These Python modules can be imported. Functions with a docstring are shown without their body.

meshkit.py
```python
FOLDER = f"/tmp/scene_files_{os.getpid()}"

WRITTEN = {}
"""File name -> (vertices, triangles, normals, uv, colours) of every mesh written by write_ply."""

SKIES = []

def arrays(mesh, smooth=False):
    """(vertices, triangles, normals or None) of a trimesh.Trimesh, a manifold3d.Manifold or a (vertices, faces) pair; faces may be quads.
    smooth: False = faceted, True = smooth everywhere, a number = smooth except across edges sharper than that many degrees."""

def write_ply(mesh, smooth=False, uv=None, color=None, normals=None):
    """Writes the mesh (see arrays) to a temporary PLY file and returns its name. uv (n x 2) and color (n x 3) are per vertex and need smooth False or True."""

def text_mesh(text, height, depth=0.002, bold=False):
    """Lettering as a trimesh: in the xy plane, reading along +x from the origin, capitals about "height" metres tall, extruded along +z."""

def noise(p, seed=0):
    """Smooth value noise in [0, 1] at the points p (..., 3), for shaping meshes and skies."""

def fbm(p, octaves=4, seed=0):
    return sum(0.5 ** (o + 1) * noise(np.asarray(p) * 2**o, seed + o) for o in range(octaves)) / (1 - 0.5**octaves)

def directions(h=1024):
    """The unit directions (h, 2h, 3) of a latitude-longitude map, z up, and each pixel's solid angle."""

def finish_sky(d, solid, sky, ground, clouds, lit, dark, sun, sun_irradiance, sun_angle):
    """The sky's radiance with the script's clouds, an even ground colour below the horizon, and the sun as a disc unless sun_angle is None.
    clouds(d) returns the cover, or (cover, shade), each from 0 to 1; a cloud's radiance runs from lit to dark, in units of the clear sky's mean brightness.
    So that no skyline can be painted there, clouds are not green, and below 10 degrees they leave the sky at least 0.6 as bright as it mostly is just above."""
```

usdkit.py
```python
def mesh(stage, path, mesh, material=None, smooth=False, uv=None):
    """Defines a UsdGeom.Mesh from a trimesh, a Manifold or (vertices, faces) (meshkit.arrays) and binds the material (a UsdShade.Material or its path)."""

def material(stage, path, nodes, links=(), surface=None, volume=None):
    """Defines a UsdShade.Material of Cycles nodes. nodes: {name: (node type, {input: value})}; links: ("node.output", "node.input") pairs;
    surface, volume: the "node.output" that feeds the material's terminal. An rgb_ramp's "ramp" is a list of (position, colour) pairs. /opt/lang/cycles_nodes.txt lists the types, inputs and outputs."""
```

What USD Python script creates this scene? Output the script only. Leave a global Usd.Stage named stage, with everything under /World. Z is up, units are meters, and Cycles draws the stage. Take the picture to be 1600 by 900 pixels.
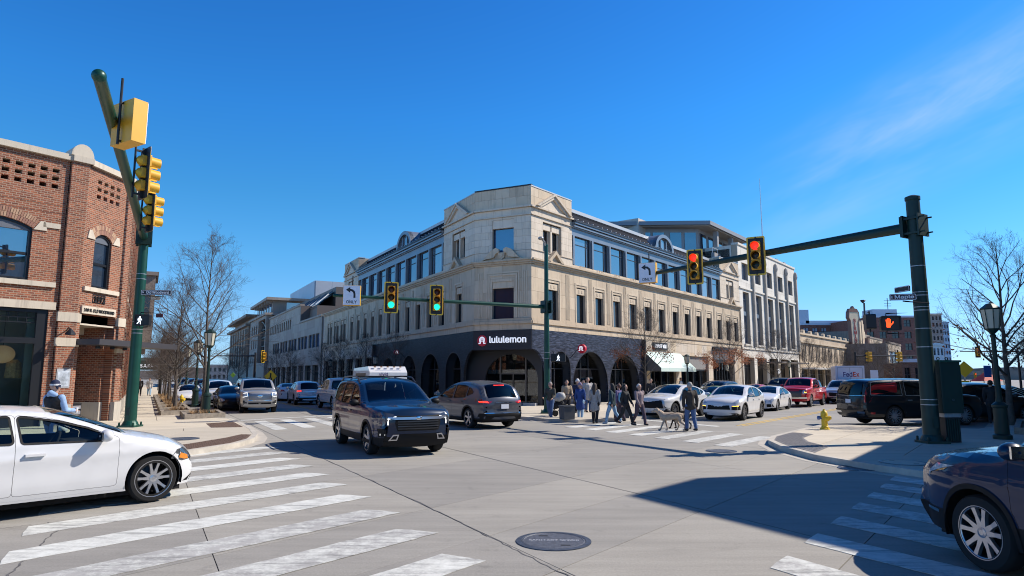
import math, random
import numpy as np, trimesh, manifold3d, shapely
from shapely.geometry import Polygon, box as sbox, LineString, Point
from shapely import affinity
from shapely.ops import unary_union
import usdkit, meshkit
from pxr import Usd, UsdGeom, UsdLux, UsdShade, Gf, Sdf, Vt
stage = Usd.Stage.CreateInMemory()
UsdGeom.SetStageUpAxis(stage, UsdGeom.Tokens.z); UsdGeom.SetStageMetersPerUnit(stage, 1.0)
world = UsdGeom.Xform.Define(stage, '/World'); stage.SetDefaultPrim(world.GetPrim())
# ---------------------------------------------------------------- camera
FOC, EYE, HORIZON = 1030., 2.1, 587.
PITCH = math.atan((HORIZON - 450) / FOC)
cam = UsdGeom.Camera.Define(stage, '/World/camera')
cam.CreateHorizontalApertureAttr(36.0); cam.CreateVerticalApertureAttr(20.25)
cam.CreateFocalLengthAttr(36.0 * FOC / 1600); cam.CreateClippingRangeAttr(Gf.Vec2f(0.1, 3000))
cam.AddTranslateOp().Set(Gf.Vec3d(0, 0, EYE)); cam.AddRotateXOp().Set(90 + math.degrees(PITCH))
cam.CreateExposureAttr(0.5)
# ---------------------------------------------------------------- sun and sky
SUN_AZ, SUN_EL = math.radians(76), math.radians(42)
SUN = np.array([math.sin(SUN_AZ) * math.cos(SUN_EL), math.cos(SUN_AZ) * math.cos(SUN_EL), math.sin(SUN_EL)])
sun = UsdLux.DistantLight.Define(stage, '/World/sun')
sun.CreateIntensityAttr(1.25); sun.CreateAngleAttr(0.53); sun.CreateColorAttr(Gf.Vec3f(1, .92, .82)); sun.CreateNormalizeAttr(True)
sun.AddRotateXYZOp().Set(Gf.Vec3f(90 - math.degrees(SUN_EL), 0, 180 - math.degrees(SUN_AZ)))
dome = UsdLux.DomeLight.Define(stage, '/World/sky')
def _dir(az, el): az, el = math.radians(az), math.radians(el); return np.array([math.sin(az)*math.cos(el), math.cos(az)*math.cos(el), math.sin(el)])
_w0, _w1 = _dir(17, 11.5), _dir(39, 20.5)       # a thin cirrus streak runs along this great circle
_wn = np.cross(_w1, _w0); _wn /= np.linalg.norm(_wn); _we = _w1 - (_w1 @ _w0)*_w0; _we /= np.linalg.norm(_we)
_dot = lambda n, v: ({n + 'a': ('math', {'math_type': 'multiply', 'value2': float(v[0])}), n + 'b': ('math', {'math_type': 'multiply_add', 'value2': float(v[1])}), n + 'c': ('math', {'math_type': 'multiply_add', 'value2': float(v[2])})},
    [('sep.x', n + 'a.value1'), ('sep.y', n + 'b.value1'), (n + 'a.value', n + 'b.value3'), ('sep.z', n + 'c.value1'), (n + 'b.value', n + 'c.value3')])
_N, _L = _dot('u', _wn); _N2, _L2 = _dot('v', _we)
skymat = usdkit.material(stage, '/World/Looks/sky', {
    'tc': ('texture_coordinate', {}), 'sep': ('separate_xyz', {}), **_N, **_N2, 'cv': ('combine_xyz', {}),
    'mp': ('mapping', {'scale': (15.0, 2.6, 1.0)}), 'mp2': ('mapping', {'scale': (6.0, 2.0, 1.0)}),
    'n1': ('noise_texture', {'scale': 1.0, 'detail': 7.0, 'roughness': 0.6, 'distortion': 0.5}), 'n2': ('noise_texture', {'scale': 1.3, 'detail': 4.0, 'roughness': 0.55}),
    'r1': ('map_range', {'range_type': 'smoothstep', 'from_min': 0.22, 'from_max': 0.78, 'clamp': True}), 'r2': ('map_range', {'range_type': 'smoothstep', 'from_min': 0.32, 'from_max': 0.6, 'clamp': True}),
    'ab': ('math', {'math_type': 'absolute'}), 'band': ('map_range', {'range_type': 'smoothstep', 'from_min': 0.0, 'from_max': 0.10, 'to_min': 1.0, 'to_max': 0.0, 'clamp': True}),
    'along': ('map_range', {'range_type': 'smoothstep', 'from_min': -0.02, 'from_max': 0.22, 'clamp': True}),
    'm1': ('math', {'math_type': 'multiply'}), 'm2': ('math', {'math_type': 'multiply'}), 'm3': ('math', {'math_type': 'multiply'}), 'm4': ('math', {'math_type': 'multiply', 'value2': 0.58}),
    'sky': ('sky_texture', {'sky_type': 'single_scattering', 'sun_disc': False, 'sun_elevation': SUN_EL, 'sun_rotation': SUN_AZ, 'altitude': 250.0, 'air_density': 1.0, 'aerosol_density': 0.25, 'ozone_density': 3.0}),
    'hs': ('hsv', {'hue': 0.5, 'saturation': 1.22, 'value': 1.0, 'fac': 1.0}),
    'gr': ('rgb_ramp', {'ramp': [(0, (.8,1.25,2.4)), (.035, (.8,1.2,1.95)), (.09, (.85,1.25,1.72)), (.17, (.76,1.43,1.74)), (.26, (.62,1.46,1.76)), (.37, (.52,1.5,2.05)), (.52, (.46,1.35,2.0)), (1, (.16,.5,.9))]}),
    'mg': ('mix', {'mix_type': 'multiply', 'fac': 1.0}),
    'mix': ('mix', {'mix_type': 'mix', 'color2': (7.4, 8.6, 10.2)}), 'bg': ('background_shader', {'strength': 0.068})},
    _L + _L2 + [('tc.generated', 'sep.vector'), ('uc.value', 'cv.x'), ('vc.value', 'cv.y'), ('cv.vector', 'mp.vector'), ('cv.vector', 'mp2.vector'), ('mp.vector', 'n1.vector'), ('mp2.vector', 'n2.vector'),
     ('n1.fac', 'r1.value'), ('n2.fac', 'r2.value'), ('uc.value', 'ab.value1'), ('ab.value', 'band.value'), ('vc.value', 'along.value'),
     ('r1.result', 'm1.value1'), ('r2.result', 'm1.value2'), ('m1.value', 'm2.value1'), ('band.result', 'm2.value2'), ('m2.value', 'm3.value1'), ('along.result', 'm3.value2'), ('m3.value', 'm4.value1'),
     ('sky.color', 'hs.color'), ('hs.color', 'mg.color1'), ('sep.z', 'gr.fac'), ('gr.color', 'mg.color2'), ('mg.color', 'mix.color1'), ('m4.value', 'mix.fac'), ('mix.color', 'bg.color')], surface='bg.background')
UsdShade.MaterialBindingAPI.Apply(dome.GetPrim()).Bind(skymat)
# ---------------------------------------------------------------- helpers
CP, SP = math.cos(PITCH), math.sin(PITCH)
def ray(x, y):
    v = 450 - y
    return np.array([x - 800, FOC * CP - v * SP, FOC * SP + v * CP])
def ground(x, y, z=0.0):                       # a point of the place read off the photograph, on the ground
    r = ray(x, y); t = (z - EYE) / r[2]
    return np.array([r[0] * t, r[1] * t])
def unit(deg): return np.array([math.sin(math.radians(deg)), math.cos(math.radians(deg))])
AZM, AZW = -28.83, 38.04
mv, wv = unit(AZM), unit(AZW)                  # the two street directions
def P(m, w, z=None):
    p = m * mv + w * wv
    return p if z is None else np.array([p[0], p[1], z])
class Frame:
    """A facade: s along it, t outwards, z up."""
    def __init__(self, o, d, n):
        self.o, self.d, self.n = np.array(o, float), np.array(d, float), np.array(n, float)
        self.flip = (d[0] * n[1] - d[1] * n[0]) < 0
    def __call__(self, p):
        p = np.asarray(p, float)
        xy = self.o + p[:, :1] * self.d + p[:, 1:2] * self.n
        return np.column_stack([xy, p[:, 2]])
    def pt(self, s, t=0): return self.o + s * self.d + t * self.n
def right_of(d): return np.array([d[1], -d[0]])
BOXF = np.array([[0,3,2,1],[4,5,6,7],[0,1,5,4],[1,2,6,5],[2,3,7,6],[3,0,4,7]])
class MB:
    """Collects shapes into one mesh."""
    def __init__(self, fr=None): self.V, self.F, self.n, self.fr = [], [], 0, fr
    def raw(self, v, f):
        v, f = np.asarray(v, float).reshape(-1, 3), np.asarray(f, int)
        if not len(f): return self
        if f.shape[1] == 4: f = np.vstack([f[:, [0,1,2]], f[:, [0,2,3]]])
        if self.fr is not None:
            v = self.fr(v)
            if self.fr.flip: f = f[:, ::-1]
        self.V.append(v); self.F.append(f + self.n); self.n += len(v); return self
    def add(self, tm, mat=None):
        v, f, _ = meshkit.arrays(tm)
        if mat is not None: v = v @ np.asarray(mat)[:3, :3].T + np.asarray(mat)[:3, 3]
        return self.raw(v, f)
    def box(self, x0, x1, y0, y1, z0, z1):
        return self.raw([[x0,y0,z0],[x1,y0,z0],[x1,y1,z0],[x0,y1,z0],[x0,y0,z1],[x1,y0,z1],[x1,y1,z1],[x0,y1,z1]], BOXF)
    def prism(self, poly, t0, t1, plane='sz'):
        """Extrudes a 2D polygon: 'sz' a facade outline from t0 to t1, 'xy' a plan outline from z0 to z1."""
        for g in (getattr(poly, 'geoms', None) or [poly]):
            if g.is_empty or g.geom_type != 'Polygon' or g.area < 1e-7: continue
            tm = trimesh.creation.extrude_polygon(g, abs(t1 - t0), engine='earcut')
            v, f = np.array(tm.vertices), np.array(tm.faces)
            lo = min(t0, t1)
            if plane == 'sz': v = np.column_stack([v[:, 0], lo + v[:, 2], v[:, 1]]); f = f[:, ::-1]
            elif plane == 'yz': v = np.column_stack([lo + v[:, 2], v[:, 0], v[:, 1]])
            else: v = v + [0, 0, lo]
            self.raw(v, f)
        return self
    def tube(self, pts, radii, n=8, cap=True):
        pts = np.asarray(pts, float); k = len(pts)
        radii = np.broadcast_to(np.asarray(radii, float), k)
        d = np.gradient(pts, axis=0); d /= np.maximum(np.linalg.norm(d, axis=1, keepdims=True), 1e-9)
        ref = np.array([0, 0, 1.]) if abs(d[0][2]) < .9 else np.array([1., 0, 0])
        a = np.arange(n) * 2 * math.pi / n; V = []
        for i in range(k):
            u = np.cross(ref, d[i]); u /= max(np.linalg.norm(u), 1e-9); w = np.cross(d[i], u)
            ref = np.cross(u, d[i]) * -1 if False else ref
            V.append(pts[i] + radii[i] * (np.cos(a)[:, None] * u + np.sin(a)[:, None] * w))
        V = np.vstack(V); F = []
        for i in range(k - 1):
            for j in range(n):
                F.append([i*n+j, i*n+(j+1)%n, (i+1)*n+(j+1)%n, (i+1)*n+j])
        F = np.array(F); F = np.vstack([F[:, [0,1,2]], F[:, [0,2,3]]])
        if cap:
            F = np.vstack([F, [[0, j+1, j] for j in range(1, n-1)], [[(k-1)*n, (k-1)*n+j, (k-1)*n+j+1] for j in range(1, n-1)]])
        return self.raw(V, F)
    def lathe(self, prof, n=16, o=(0,0,0), axis='z', a0=0):
        """prof: (radius, height) pairs from bottom to top."""
        prof = np.asarray(prof, float); k = len(prof); a = a0 + np.arange(n) * 2 * math.pi / n
        V = np.array([[r*math.cos(t), r*math.sin(t), h] for r, h in prof for t in a])
        F = [[i*n+j, i*n+(j+1)%n, (i+1)*n+(j+1)%n, (i+1)*n+j] for i in range(k-1) for j in range(n)]
        if axis == 'y': V = V[:, [0, 2, 1]]; F = [f[::-1] for f in F]
        if axis == 'x': V = V[:, [2, 0, 1]]
        return self.raw(V + np.array(o), F)
    def arrays(self): return np.vstack(self.V), np.vstack(self.F)
    def empty(self): return not self.F
def cyl(r, h, n=12): return trimesh.creation.cylinder(radius=r, height=h, sections=n)
def TR(x=0, y=0, z=0, rz=0, rx=0, ry=0, s=1):
    cz, sz, cx, sx, cy, sy = *(f(math.radians(a)) for a in (rz, rx, ry) for f in (math.cos, math.sin)),
    R = np.array([[cz,-sz,0],[sz,cz,0],[0,0,1]]) @ np.array([[cy,0,sy],[0,1,0],[-sy,0,cy]]) @ np.array([[1,0,0],[0,cx,-sx],[0,sx,cx]])
    m = np.eye(4); m[:3,:3] = R * (np.asarray(s) if np.ndim(s) else s); m[:3,3] = (x, y, z); return m
_names = {}
def numbered(parent, name):
    k = _names.get((parent, name), -1) + 1; _names[(parent, name)] = k
    return f'{parent}/{name}' + (f'_{k:03d}' if k else '')
class Node:
    def __init__(self, path, mat): self.path, self.m, self.inv = path, mat, np.linalg.inv(mat)
    @property
    def prim(self): return stage.GetPrimAtPath(self.path)
def tag(path, label=None, cat=None, group=None, kind=None):
    pr = stage.GetPrimAtPath(path)
    for k, v in (('label', label), ('category', cat), ('group', group), ('kind', kind)):
        if v: pr.SetCustomDataByKey(k, v)
def thing(name, label, cat, loc=(0,0,0), rz=0, group=None, kind=None):
    """An Xform at the thing's base; rz is a compass-like turn in degrees about z."""
    path = numbered('/World', name)
    x = UsdGeom.Xform.Define(stage, path); x.AddTranslateOp().Set(Gf.Vec3d(*map(float, loc)))
    x.AddRotateZOp().Set(float(rz)); tag(path, label, cat, group, kind)
    return Node(path, TR(*loc, rz=rz))
def put(parent, name, mb, mat, smooth=False, world=False, label=None, kind=None):
    """One mesh of the scene: a part under a thing, or a top-level mesh when parent is None."""
    pp = '/World' if parent is None else parent.path
    v, f = mb.arrays() if isinstance(mb, MB) else meshkit.arrays(mb)[:2]
    if world and parent is not None: v = v @ parent.inv[:3,:3].T + parent.inv[:3,3]
    path = numbered(pp, name)
    tm = trimesh.Trimesh(v, f, process=False)
    if smooth: tm.merge_vertices(digits_vertex=5)
    usdkit.mesh(stage, path, tm, mat, smooth=smooth)
    tag(path, label, kind=kind)
    return Node(path, np.eye(4) if parent is None else parent.m)
def copy(src, loc, rz=0, label=None, group=None, scale=None):
    """Another of a thing: an Xform that references the first with its parts."""
    d = src.prim.GetCustomData(); base = src.path.split('/')[-1]
    if base[-4:-3] == '_' and base[-3:].isdigit(): base = base[:-4]
    path = numbered('/World', base)
    x = UsdGeom.Xform.Define(stage, path); pr = x.GetPrim()
    pr.GetReferences().AddInternalReference(src.path); pr.SetInstanceable(True)
    ops = {o.GetOpName(): o for o in x.GetOrderedXformOps()}
    ops['xformOp:translate'].Set(Gf.Vec3d(*map(float, loc))); ops['xformOp:rotateZ'].Set(float(rz))
    if scale is not None:
        x.AddScaleOp().Set(Gf.Vec3f(*map(float, np.broadcast_to(scale, 3))))
    tag(path, label or d.get('label'), d.get('category'), group or d.get('group'))
    return Node(path, TR(*loc, rz=rz))
def heading(az): return 90 - az                # turns +x towards azimuth az (degrees from the view axis, to the right)
# ---------------------------------------------------------------- materials
_mats = {}
def mat(name, color, rough=.6, metal=0., var=0., scale=4., bump=0., bscale=40., spec=.5, coat=0., emit=None, stretch=None, extra=None, obj=False):
    """Principled with a tone that wanders by noise (var) and a fine relief (bump)."""
    if name in _mats: return _mats[name]
    N = {'p': ('principled_bsdf', {'base_color': color, 'roughness': rough, 'metallic': metal, 'specular_ior_level': spec, 'coat_weight': coat, **(extra or {})})}; L = []
    if emit: N['p'][1].update(emission_color=emit[:3], emission_strength=emit[3])
    src = 'geo.position'
    if var or bump:
        if obj: N['tc'] = ('texture_coordinate', {}); src = 'tc.object'
        else: N['geo'] = ('geometry', {})
        if stretch:
            N['mp'] = ('mapping', {'scale': stretch}); L.append((src, 'mp.vector')); src = 'mp.vector'
    if var:
        c = np.array(color)
        N['n'] = ('noise_texture', {'scale': scale, 'detail': 5.0, 'roughness': .6})
        N['r'] = ('rgb_ramp', {'ramp': [(0, tuple(c * (1 - var))), (.3, tuple(c * (1 - var))), (.7, tuple(np.minimum(c * (1 + var), 1))), (1, tuple(np.minimum(c * (1 + var), 1)))]})
        L += [(src, 'n.vector'), ('n.fac', 'r.fac'), ('r.color', 'p.base_color')]
    if bump:
        N['bn'] = ('noise_texture', {'scale': bscale, 'detail': 3.0}); N['b'] = ('bump', {'strength': bump, 'distance': .02})
        L += [(src, 'bn.vector'), ('bn.fac', 'b.height'), ('b.normal', 'p.normal')]
    _mats[name] = usdkit.material(stage, '/World/Looks/' + name, N, L, surface='p.BSDF')
    return _mats[name]
def glass(name, tint, ior=1.5, gloss=(1,1,1)):
    if name in _mats: return _mats[name]
    _mats[name] = usdkit.material(stage, '/World/Looks/' + name, {
        't': ('transparent_bsdf', {'color': tint}), 'g': ('glossy_bsdf', {'roughness': .01, 'color': gloss}), 'f': ('fresnel', {'IOR': ior}), 'm': ('mix_closure', {})},
        [('t.BSDF', 'm.closure1'), ('g.BSDF', 'm.closure2'), ('f.fac', 'm.fac')], surface='m.closure')
    return _mats[name]
def pane_mat(name, lo, hi, ior):
    """Window glass with a dark or curtained room behind: each pane a little different."""
    _mats[name] = usdkit.material(stage, '/World/Looks/' + name, {'oi': ('object_info', {}), 'r': ('rgb_ramp', {'ramp': [(0, lo), (.6, tuple(np.array(lo)*1.6)), (.82, tuple(np.array(lo)*2.2)), (.9, hi), (1, hi)]}), 'g': ('geometry', {}), 'n': ('noise_texture', {'scale': .55, 'detail': 1.0}), 'b': ('bump', {'strength': .06, 'distance': .25}),
        'p': ('principled_bsdf', {'roughness': .02, 'ior': ior, 'specular_ior_level': .9})}, [('oi.random', 'r.fac'), ('r.color', 'p.base_color'), ('g.position', 'n.vector'), ('n.fac', 'b.height'), ('b.normal', 'p.normal')], surface='p.BSDF')
    return _mats[name]
def facade_mat(name, kind, d, cols, mortar, bw, bh, ms, bump=.5, rough=.85, var=.18):
    """Courses of brick or block laid along the direction d and up z."""
    if name in _mats: return _mats[name]
    N = {'geo': ('geometry', {}), 's': ('separate_xyz', {}), 'm1': ('math', {'math_type': 'multiply', 'value2': float(d[0])}), 'm2': ('math', {'math_type': 'multiply_add', 'value2': float(d[1])}),
         'c': ('combine_xyz', {}), 'br': ('brick_texture', {'scale': 1.0, 'brick_width': bw, 'row_height': bh, 'mortar_size': ms, 'mortar_smooth': .2, 'bias': -.1, 'color1': cols[0], 'color2': cols[1], 'mortar': mortar}),
         'n': ('noise_texture', {'scale': 1.3, 'detail': 6.0, 'roughness': .65}), 'r': ('rgb_ramp', {'ramp': [(0, (1-var,)*3), (.3, (1-var,)*3), (.7, (1+var,)*3), (1, (1+var,)*3)]}),
         'n2': ('noise_texture', {'scale': 1.0, 'detail': 1.0}), 'mp2': ('mapping', {'scale': (1/bw*.9, 1/bh*.9, 1)}), 'r2': ('rgb_ramp', {'ramp': [(0, (.55,.55,.6)), (.36, (.6,.6,.62)), (.5, (1,1,1)), (1, (1.25,1.2,1.15))]}),
         'mx': ('mix', {'mix_type': 'multiply', 'fac': 1.0}), 'mx2': ('mix', {'mix_type': 'multiply', 'fac': 1.0}), 'mm': ('mix', {'mix_type': 'mix', 'color2': mortar}), 'b': ('bump', {'strength': bump, 'distance': .012, 'invert': True}),
         'p': ('principled_bsdf', {'roughness': rough, 'specular_ior_level': .3})}
    L = [('geo.position', 's.vector'), ('s.x', 'm1.value1'), ('s.y', 'm2.value1'), ('m1.value', 'm2.value3'), ('m2.value', 'c.x'), ('s.z', 'c.y'), ('c.vector', 'br.vector'), ('c.vector', 'mp2.vector'), ('mp2.vector', 'n2.vector'), ('n2.fac', 'r2.fac'),
         ('geo.position', 'n.vector'), ('n.fac', 'r.fac'), ('br.color', 'mx.color1'), ('r.color', 'mx.color2'), ('mx.color', 'mx2.color1'), ('r2.color', 'mx2.color2'),
         ('mx2.color', 'mm.color1'), ('br.fac', 'mm.fac'), ('mm.color', 'p.base_color'), ('br.fac', 'b.height'), ('b.normal', 'p.normal')]
    _mats[name] = usdkit.material(stage, '/World/Looks/' + name, N, L, surface='p.BSDF')
    return _mats[name]
def text(mb, s, height, place, depth=.02, bold=False, width=None):
    """Lettering laid into a frame: place(x, y, out) -> frame coordinates."""
    tm = meshkit.text_mesh(s, height, depth, bold); v = np.array(tm.vertices)
    if width: v[:, 0] *= width / v[:, 0].max()
    mb.raw(place(v), tm.faces); return mb
def rrect(x0, x1, y0, y1, r): return sbox(x0 + r, y0 + r, x1 - r, y1 - r).buffer(r, quad_segs=4)
def rpoly(pts, r=.02): return Polygon(pts).buffer(-r).buffer(r, quad_segs=4)
def arch(s0, s1, z0, z1, flat=None):
    """An opening with a round (or flatter) head."""
    c, r = (s0 + s1) / 2, (s1 - s0) / 2; h = flat or r
    a = np.linspace(math.pi, 0, 19)
    return Polygon([(s0, z0)] + [(c + r * math.cos(t), z1 - h + h * math.sin(t)) for t in a] + [(s1, z0)])
# ================================================================ the setting: ground, roads, pavements
concrete = mat('road_concrete', (.30,.292,.278), .9, var=.13, scale=.55, bump=.25, bscale=60, spec=.25)
_mats.pop('road_concrete')
def road_mat(name, base, dark, warm):
    if name in _mats: return _mats[name]
    b, dk, wm = map(np.array, (base, dark, warm))
    _mats[name] = usdkit.material(stage, '/World/Looks/' + name, {
        'geo': ('geometry', {}), 'big': ('noise_texture', {'scale': .22, 'detail': 4.0, 'roughness': .55}), 'rb': ('rgb_ramp', {'ramp': [(0, tuple(dk)), (.35, tuple(dk * .5 + b * .5)), (.55, tuple(b)), (.75, tuple(wm)), (1, tuple(wm))]}),
        'mp': ('mapping', {'rotation': (0, 0, math.radians(90 - AZM)), 'scale': (.35, 4.0, 1)}), 'st': ('noise_texture', {'scale': .8, 'detail': 6.0, 'roughness': .7}), 'rs': ('rgb_ramp', {'ramp': [(0, (.60,)*3), (.36, (.88,)*3), (.58, (1.02,)*3), (1, (1.16,)*3)]}),
        'fine': ('noise_texture', {'scale': 35., 'detail': 4.0, 'roughness': .8}), 'rf': ('rgb_ramp', {'ramp': [(0, (.62,)*3), (.5, (1,)*3), (1, (1.35,)*3)]}),
        'sp': ('noise_texture', {'scale': 2.3, 'detail': 8.0, 'roughness': .75}), 'rp': ('rgb_ramp', {'ramp': [(0, (.5,)*3), (.3, (.78,)*3), (.42, (1,)*3), (1, (1.04,)*3)]}),
        'a': ('mix', {'mix_type': 'multiply', 'fac': 1.}), 'c': ('mix', {'mix_type': 'multiply', 'fac': 1.}), 'd': ('mix', {'mix_type': 'multiply', 'fac': 1.}), 'oi': ('object_info', {}), 'ro': ('rgb_ramp', {'ramp': [(0, (.90,.90,.91)), (.5, (1,1,1)), (1, (1.07,1.06,1.04))]}), 'e': ('mix', {'mix_type': 'multiply', 'fac': 1.}),
        'bp': ('bump', {'strength': .35, 'distance': .01}), 'p': ('principled_bsdf', {'roughness': .88, 'specular_ior_level': .3})},
        [('geo.position', 'big.vector'), ('geo.position', 'mp.vector'), ('mp.vector', 'st.vector'), ('geo.position', 'fine.vector'), ('geo.position', 'sp.vector'), ('big.fac', 'rb.fac'), ('st.fac', 'rs.fac'), ('fine.fac', 'rf.fac'), ('sp.fac', 'rp.fac'),
         ('rb.color', 'a.color1'), ('rs.color', 'a.color2'), ('a.color', 'c.color1'), ('rf.color', 'c.color2'), ('c.color', 'd.color1'), ('rp.color', 'd.color2'), ('oi.random', 'ro.fac'), ('d.color', 'e.color1'), ('ro.color', 'e.color2'), ('e.color', 'p.base_color'), ('fine.fac', 'bp.height'), ('bp.normal', 'p.normal')], surface='p.BSDF')
    return _mats[name]
roadm = road_mat('road_slab', (.285,.269,.238), (.215,.204,.183), (.318,.298,.258))
farroad = road_mat('road_far', (.27,.257,.235), (.2,.193,.18), (.29,.275,.25))
walkm = road_mat('pavement_concrete', (.49,.435,.345), (.40,.355,.285), (.53,.47,.37))
kerbm = mat('kerb_stone', (.42,.385,.33), .9, var=.2, scale=2, bump=.3)
sealm = mat('joint_seal', (.05,.048,.045), .8, var=.5, scale=6)
paintm = usdkit.material(stage, '/World/Looks/road_paint', {
    'geo': ('geometry', {}), 'n': ('noise_texture', {'scale': 3.2, 'detail': 10.0, 'roughness': .86}), 'r': ('rgb_ramp', {'ramp': [(0, (.31,.30,.285)), (.37, (.34,.33,.31)), (.47, (.50,.50,.46)), (.6, (.60,.60,.555)), (1, (.64,.64,.60))]}),
    'mp': ('mapping', {'rotation': (0, 0, math.radians(90 - AZW)), 'scale': (.5, 5, 1)}), 'n2': ('noise_texture', {'scale': 2.0, 'detail': 6.0, 'roughness': .75}), 'r2': ('rgb_ramp', {'ramp': [(0, (.5,)*3), (.40, (.60,)*3), (.50, (1,)*3), (1, (1,)*3)]}),
    'x': ('mix', {'mix_type': 'multiply', 'fac': 1.}), 'oi': ('object_info', {}), 'od': ('math', {'math_type': 'multiply_add', 'value2': .17, 'value3': -.10}), 'oa': ('math', {'math_type': 'add'}), 'p': ('principled_bsdf', {'roughness': .8})},
    [('geo.position', 'n.vector'), ('geo.position', 'mp.vector'), ('mp.vector', 'n2.vector'), ('oi.random', 'od.value1'), ('n.fac', 'oa.value1'), ('od.value', 'oa.value2'), ('oa.value', 'r.fac'), ('n2.fac', 'r2.fac'), ('r.color', 'x.color1'), ('r2.color', 'x.color2'), ('x.color', 'p.base_color')], surface='p.BSDF')
yellowm = mat('yellow_paint', (.5,.33,.07), .8, var=.12, scale=1.5)
def mwpoly(pts): return Polygon([tuple(P(*p)) for p in pts])
g = MB(); g.box(-1500, 1500, -1200, 1800, -.4, -.06)
put(None, 'ground', g, mat('ground_earth', (.2,.19,.17), .95, var=.2, scale=.05), kind='structure')
# road: slabs with open joints near the crossing, one sheet beyond
near = mwpoly([(-9, -16), (44, -16), (44, 30), (-9, 30)])
ms = [-9, -1.4, 2.0, 4.62, 6.34, 8.43, 12.3, 16.4, 20.6, 24.4, 28.6, 33, 38.5, 44]
ws = [-16, -11, -6.4, -2.6, .9, 4.47, 8.55, 12.9, 17.2, 21.5, 25.7, 30]
road = thing('road', None, None, kind='structure'); rnd = random.Random(5)
for a0, a1 in zip(ms, ms[1:]):
    for b0, b1 in zip(ws, ws[1:]):
        q = [(a0+.007, b0+.007), (a1-.007, b0+.007), (a1-.007, b1-.007), (a0+.007, b1-.007)]
        z = rnd.uniform(-.0015, .0015)
        top = [P(*c, z) for c in q]; low = [P(*c, -.05) for c in q]
        put(road, 'slab', MB().raw(top + low, [[0,1,2,3],[0,4,5,1],[1,5,6,2],[2,6,7,3],[3,7,4,0]][:1] + [[4,5,1,0],[5,6,2,1],[6,7,3,2],[7,4,0,3]]), roadm)
s = MB(); s.prism(near.buffer(.01), -.05, -.012, 'xy'); put(road, 'joint_filler', s, sealm)
s = MB(); s.prism(sbox(-900, -300, 900, 1200).difference(near), -.055, -.004, 'xy'); put(road, 'far_surface', s, farroad)
s = MB()                                       # crack sealant along the two long joints
for pts in ([(40, 4.47), (15.8, 4.48), (8.42, 4.49), (6.1, 4.44), (4.46, 4.38), (0, 4.4)], [(38, 8.5), (14.5, 8.5), (7, 8.55), (3.6, 8.52), (-2, 8.4)], [(12.62, -4), (12.35, -1.2), (11.9, -1.0), (10.4, -1.15), (8.9, -1.3), (4, -1.5)]):
    dense = []
    for (a, b), (c, d) in zip(pts, pts[1:]):
        for k in range(14): dense.append((a + (c-a)*k/14 + rnd.gauss(0, .01), b + (d-b)*k/14 + rnd.gauss(0, .014)))
    s.prism(mwpoly([(a, b - rnd.uniform(.004, .015)) for a, b in dense] + [(a, b + rnd.uniform(.004, .015)) for a, b in dense[::-1]]).buffer(0), .001, .004, 'xy')
put(road, 'crack_sealant', s, mat('sealant', (.09,.085,.08), .7, var=.6, scale=8))
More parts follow.
